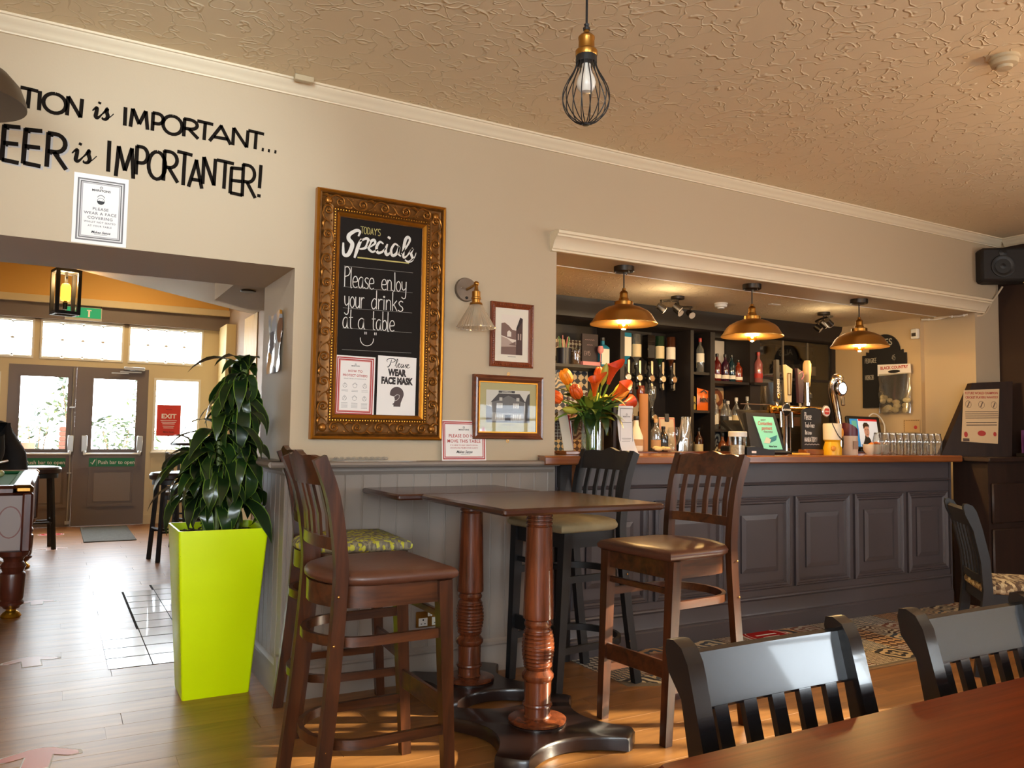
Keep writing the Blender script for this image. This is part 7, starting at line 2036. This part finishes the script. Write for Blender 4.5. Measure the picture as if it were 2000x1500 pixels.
# ------------------------------------------------------------------ pool table, balls, player
po_ = thing('pool_table', 'pool table with turned legs and a green cloth at the left edge', 'pool table', (-.86, 3.50, 0))
PW, PL = .75, 1.16
RED = wood('pool_mahogany', S(62, 26, 18), S(96, 44, 28), .3, 2, 9, 8, coat=.3)
MB().box(-PW + .02, PW - .02, -PL + .02, PL - .02, .43, .80, .01).build('cabinet', pm('pool_panel', S(150, 132, 126), .45), po_)
for sx in (-1, 1):
    for sy in (-1, 1): MB().box(sx * (PW - .025) - .03, sx * (PW - .025) + .03, sy * (PL - .025) - .03, sy * (PL - .025) + .03, .425, .81, .012).build('corner_post', RED, po_)
m = MB(); m.box(-PW, PW, -PL, -PL + .13, .79, .855, .02); m.box(-PW, PW, PL - .13, PL, .79, .855, .02); m.box(-PW, -PW + .13, -PL, PL, .79, .855, .02); m.box(PW - .13, PW, -PL, PL, .79, .855, .02); m.build('rails', RED, po_)
MB().box(-PW + .10, PW - .10, -PL + .10, PL - .10, .80, .822).build('cloth', pm('pool_cloth', S(20, 110, 62), .8), po_, False)
m = MB(); m.box(-PW + .1, PW - .1, -PL + .1, -PL + .15, .82, .85, .012); m.box(-PW + .1, PW - .1, PL - .15, PL - .1, .82, .85, .012); m.box(-PW + .1, -PW + .15, -PL + .1, PL - .1, .82, .85, .012); m.box(PW - .15, PW - .1, -PL + .1, PL - .1, .82, .85, .012); m.build('cushions', MATS['pool_cloth'], po_)
for sx in (-1, 1):
    for sy in (-1, 1): MB().box(sx * (PW - .05) - .055, sx * (PW - .05) + .055, sy * (PL - .05) - .055, sy * (PL - .05) + .055, .80, .860, .02).build('corner_cap', BRASS, po_)
for sy in (-1,): 
    m = MB(); m.ribbon(arc(.63, .62, .065, 0, 360, 24, .10), .008, -PL + .0185); m.build('oval_inlay', pm('inlay_red', S(130, 84, 76), .5), po_, False)
for sx in (-1, 1):
    for sy in (-1, 1):
        l_ = MB().lathe([(.045, .06), (.055, .075), (.07, .085), (.072, .10), (.062, .112), (.068, .125), (.072, .20), (.075, .27), (.072, .285), (.060, .295), (.065, .31), (.075, .33), (.065, .35), (.055, .36), (.06, .38), (.085, .40), (.09, .43)], 22, (sx * (PW - .09), sy * (PL - .09), 0)).build('leg', RED, po_)
        MB().lathe([(.055, 0), (.062, .012), (.05, .03), (.03, .045), (.03, .07)], 20, (sx * (PW - .09), sy * (PL - .09), 0)).build('brass_foot', pm('brass_foot', S(206, 150, 40), .25, metal=.9), l_)
bl = MB().ball((0, 0, .0285), .0285, 18, 12)
tag(bl.build('pool_ball', pm('ball_cream', S(196, 190, 130), .15), None, True, (-.375, 4.05, .822)), 'pale yellow pool ball near the corner of the pool table', 'ball')
bl = MB().ball((0, 0, .0285), .0285, 18, 12)
tag(bl.build('pool_ball', pm('ball_red', S(170, 30, 30), .15), None, True, (-.85, 3.4, .822)), 'red pool ball out on the green cloth', 'ball')

# person bending over the far end of the pool table
def skin_body(name, verts, edges, radii, mat, parent, sub=2, root=0):
    me = bpy.data.meshes.new(name); me.from_pydata(verts, edges, []); me.update()
    o = put(name, me, parent)
    md = o.modifiers.new('skin', 'SKIN'); md.use_smooth_shade = True
    for i, r_ in enumerate(radii):
        sv = me.skin_vertices[0].data[i]; sv.radius = r_ if isinstance(r_, tuple) else (r_, r_); sv.use_root = (i == root)
    ms = o.modifiers.new('sub', 'SUBSURF'); ms.levels = sub; ms.render_levels = sub
    dg = bpy.context.evaluated_depsgraph_get(); dg.update()
    me2 = bpy.data.meshes.new_from_object(o.evaluated_get(dg))
    o.modifiers.clear(); o.data = me2; me2.materials.clear(); me2.materials.append(mat)
    me2.polygons.foreach_set('use_smooth', [True] * len(me2.polygons))
    return o
pe = thing('person', 'person in black clothes bending over the pool table', 'person', (-.33, 5.02, 0))
BLK = pm('black_clothes', S(30, 28, 28), .85, var=.25, vscale=12)
SKN = pm('skin', S(196, 142, 116), .5)
# joints: pelvis, waist, chest, shoulders, arms, legs (facing -x/-y, bent forward)
V = [(0, .02, .92), (-.05, -.02, 1.04), (-.14, -.10, 1.16), (-.24, -.18, 1.235), (-.31, -.235, 1.26),      # 0-4 spine to neck base
     (-.17, -.27, 1.215), (-.095, -.33, 1.03), (-.12, -.44, .905),                                       # 5-7 near arm (right side)
     (-.31, -.08, 1.225), (-.42, -.13, 1.03), (-.40, -.30, .90),                                         # 8-10 far arm
     (.06, -.07, .88), (.05, -.10, .48), (.09, -.06, .09), (.02, -.16, .05),                              # 11-14 near leg
     (-.07, .11, .88), (-.10, .10, .48), (-.06, .15, .09), (-.14, .08, .05)]                              # 15-18 far leg
E_ = [(0, 1), (1, 2), (2, 3), (3, 4), (3, 5), (5, 6), (6, 7), (3, 8), (8, 9), (9, 10), (0, 11), (11, 12), (12, 13), (13, 14), (0, 15), (15, 16), (16, 17), (17, 18)]
RD = [(.15, .13), (.145, .125), (.16, .13), (.15, .12), .075, .085, .058, .046, .085, .058, .046, .09, .066, .05, .045, .09, .066, .05, .045]
skin_body('body', V, E_, RD, BLK, pe, 2)
hd = MB(); Mh = Matrix.Translation((-.43, -.30, 1.33)) @ Matrix.Rotation(R(35), 4, 'Y')
hd.ball((0, 0, 0), (.098, .076, .118), 20, 14, Mh); hd.ball((-.10, 0, -.005), (.018, .014, .022), 10, 7, Mh); hd.ball((-.05, 0, -.07), (.05, .05, .045), 12, 8, Mh)
for s_ in (-1, 1): hd.ball((.01, s_ * .077, -.01), (.022, .01, .032), 8, 6, Mh)
hd.cyl((-.34, -.245, 1.25), (-.40, -.28, 1.29), .052, n=12)
h0 = hd.build('head', SKN, pe)
m = MB()
for s_ in (-1, 1): m.ball((-.088, s_ * .03, .015), (.008, .012, .007), 8, 6, Mh)
m.ball((-.088, 0, -.055), (.006, .024, .005), 8, 5, Mh); m.build('facial_features', pm('features', S(60, 36, 32), .5), h0)
m = MB(); m.ball((.018, 0, .022), (.100, .083, .116), 20, 14, Mh); m.build('hair', pm('hair_dark', S(44, 32, 26), .8), h0)
def hand_mesh(base, d, up, parent):
    d = Vector(d).normalized(); s_ = d.cross(Vector(up)).normalized(); u = s_.cross(d)
    b = Vector(base); V = [b, b + d * .05, b + d * .085]; E2 = [(0, 1), (1, 2)]; Rr = [.026, .034, .030]
    for i in range(4):
        off = s_ * (-.030 + .020 * i); L = [.052, .062, .058, .044][i]; k = len(V)
        V += [b + d * .092 + off, b + d * (.092 + L * .5) + off - u * .006, b + d * (.092 + L) + off - u * .024]; E2 += [(2, k), (k, k + 1), (k + 1, k + 2)]; Rr += [.0095, .009, .0075]
    k = len(V); V += [b + d * .045 - s_ * .042, b + d * .08 - s_ * .058 - u * .008]; E2 += [(1, k), (k, k + 1)]; Rr += [.011, .009]
    skin_body('hand', [tuple(q) for q in V], E2, Rr, SKN, parent, 2)
hand_mesh((-.12, -.45, .895), (-.35, -.9, -.15), (0, 0, 1), pe)
hand_mesh((-.40, -.31, .893), (-.6, -.8, -.12), (0, 0, 1), pe)
for x_, y_ in ((.045, -.13), (-.11, .105)):
    MB().ball((x_, y_ - .02, .035), (.05, .12, .045), 14, 8).box(x_ - .045, x_ + .045, y_ - .13, y_ + .07, 0, .02, .01).build('shoe', pm('shoe', S(40, 38, 38), .6), pe)
cue = MB().cyl((-.62, 3.2, .90), (-.36, 4.72, .93), .006, .012, 10); tag(cue.build('pool_cue', wood('cue_wood', S(170, 130, 80), S(196, 156, 104), .3, 1, 8, 6)), 'wooden pool cue held over the table', 'cue')

# ------------------------------------------------------------------ far room seating
def round_stool(label, x, y, rz=0.0, h=.84):
    t = thing('bar_stool', label, 'stool', (x, y, 0), rz, 'round backless stools in the far room')
    MB().lathe([(.17, h - .075), (.185, h - .065), (.19, h - .03), (.175, h - .008), (.12, h), (0, h + .003)], 26).build('seat', LEATHERD, t)
    MB().lathe([(.16, h - .12), (.16, h - .07)], 24).build('seat_ring', BLACKS, t)
    for i in range(4):
        a = PI / 4 + i * PI / 2
        MB().sweep([(.185 * math.cos(a), .185 * math.sin(a), 0), (.125 * math.cos(a), .125 * math.sin(a), h - .08)], [(-.016, -.016), (.016, -.016), (.016, .016), (-.016, .016)], up=(math.cos(a), math.sin(a), 0)).build('leg', BLACKS, t)
    m = MB(); zz = .27; rr_ = .185 - .06 * zz / h
    c4 = [(rr_ * math.cos(PI / 4 + i * PI / 2), rr_ * math.sin(PI / 4 + i * PI / 2)) for i in range(4)]
    for i in range(4):
        a, b = c4[i], c4[(i + 1) % 4]; m.cyl((*a, zz + .03 * (i % 2)), (*b, zz + .03 * (i % 2)), .011, n=8)
    m.build('stretcher', BLACKS, t)
round_stool('dark round stool beside the pool table end', -.11, 5.78, R(8))
round_stool('dark round stool left of the planter leaves', .98, 4.55, R(12), .83)
round_stool('dark round stool partly hidden behind the plant', 1.28, 5.35, R(30), .80)
ft = thing('pub_table', 'small dark round table by the side window', 'table', (1.50, 6.25, 0))
MB().lathe([(0, 1.05), (.33, 1.05), (.34, 1.06), (.34, 1.075), (.33, 1.082), (0, 1.082)], 36).build('table_top', pm('dark_table', S(44, 32, 28), .3), ft)
MB().lathe([(.22, 0), (.22, .02), (.06, .04), (.035, .08), (.035, 1.05)], 22).build('pedestal', BLACKS, ft)
chair('black chair standing under the side window', (1.42, 7.0, 0), R(170), BLACKS, LEATHERD, 'chairs in the far room', h=.93)
lt_ = thing('low_table', 'low dark table in front of the side window', 'table', (1.60, 6.95, 0)) if False else None
tv = thing('wall_television', 'thin black television seen edge on, far room wall', 'television', (2.0, 6.65, 1.62))
MB().box(-.06, -.015, -.42, .42, 0, .5, .006).build('panel', BLACKS, tv); MB().box(-.015, .005, -.1, .1, .15, .35).build('bracket', STEEL, tv)
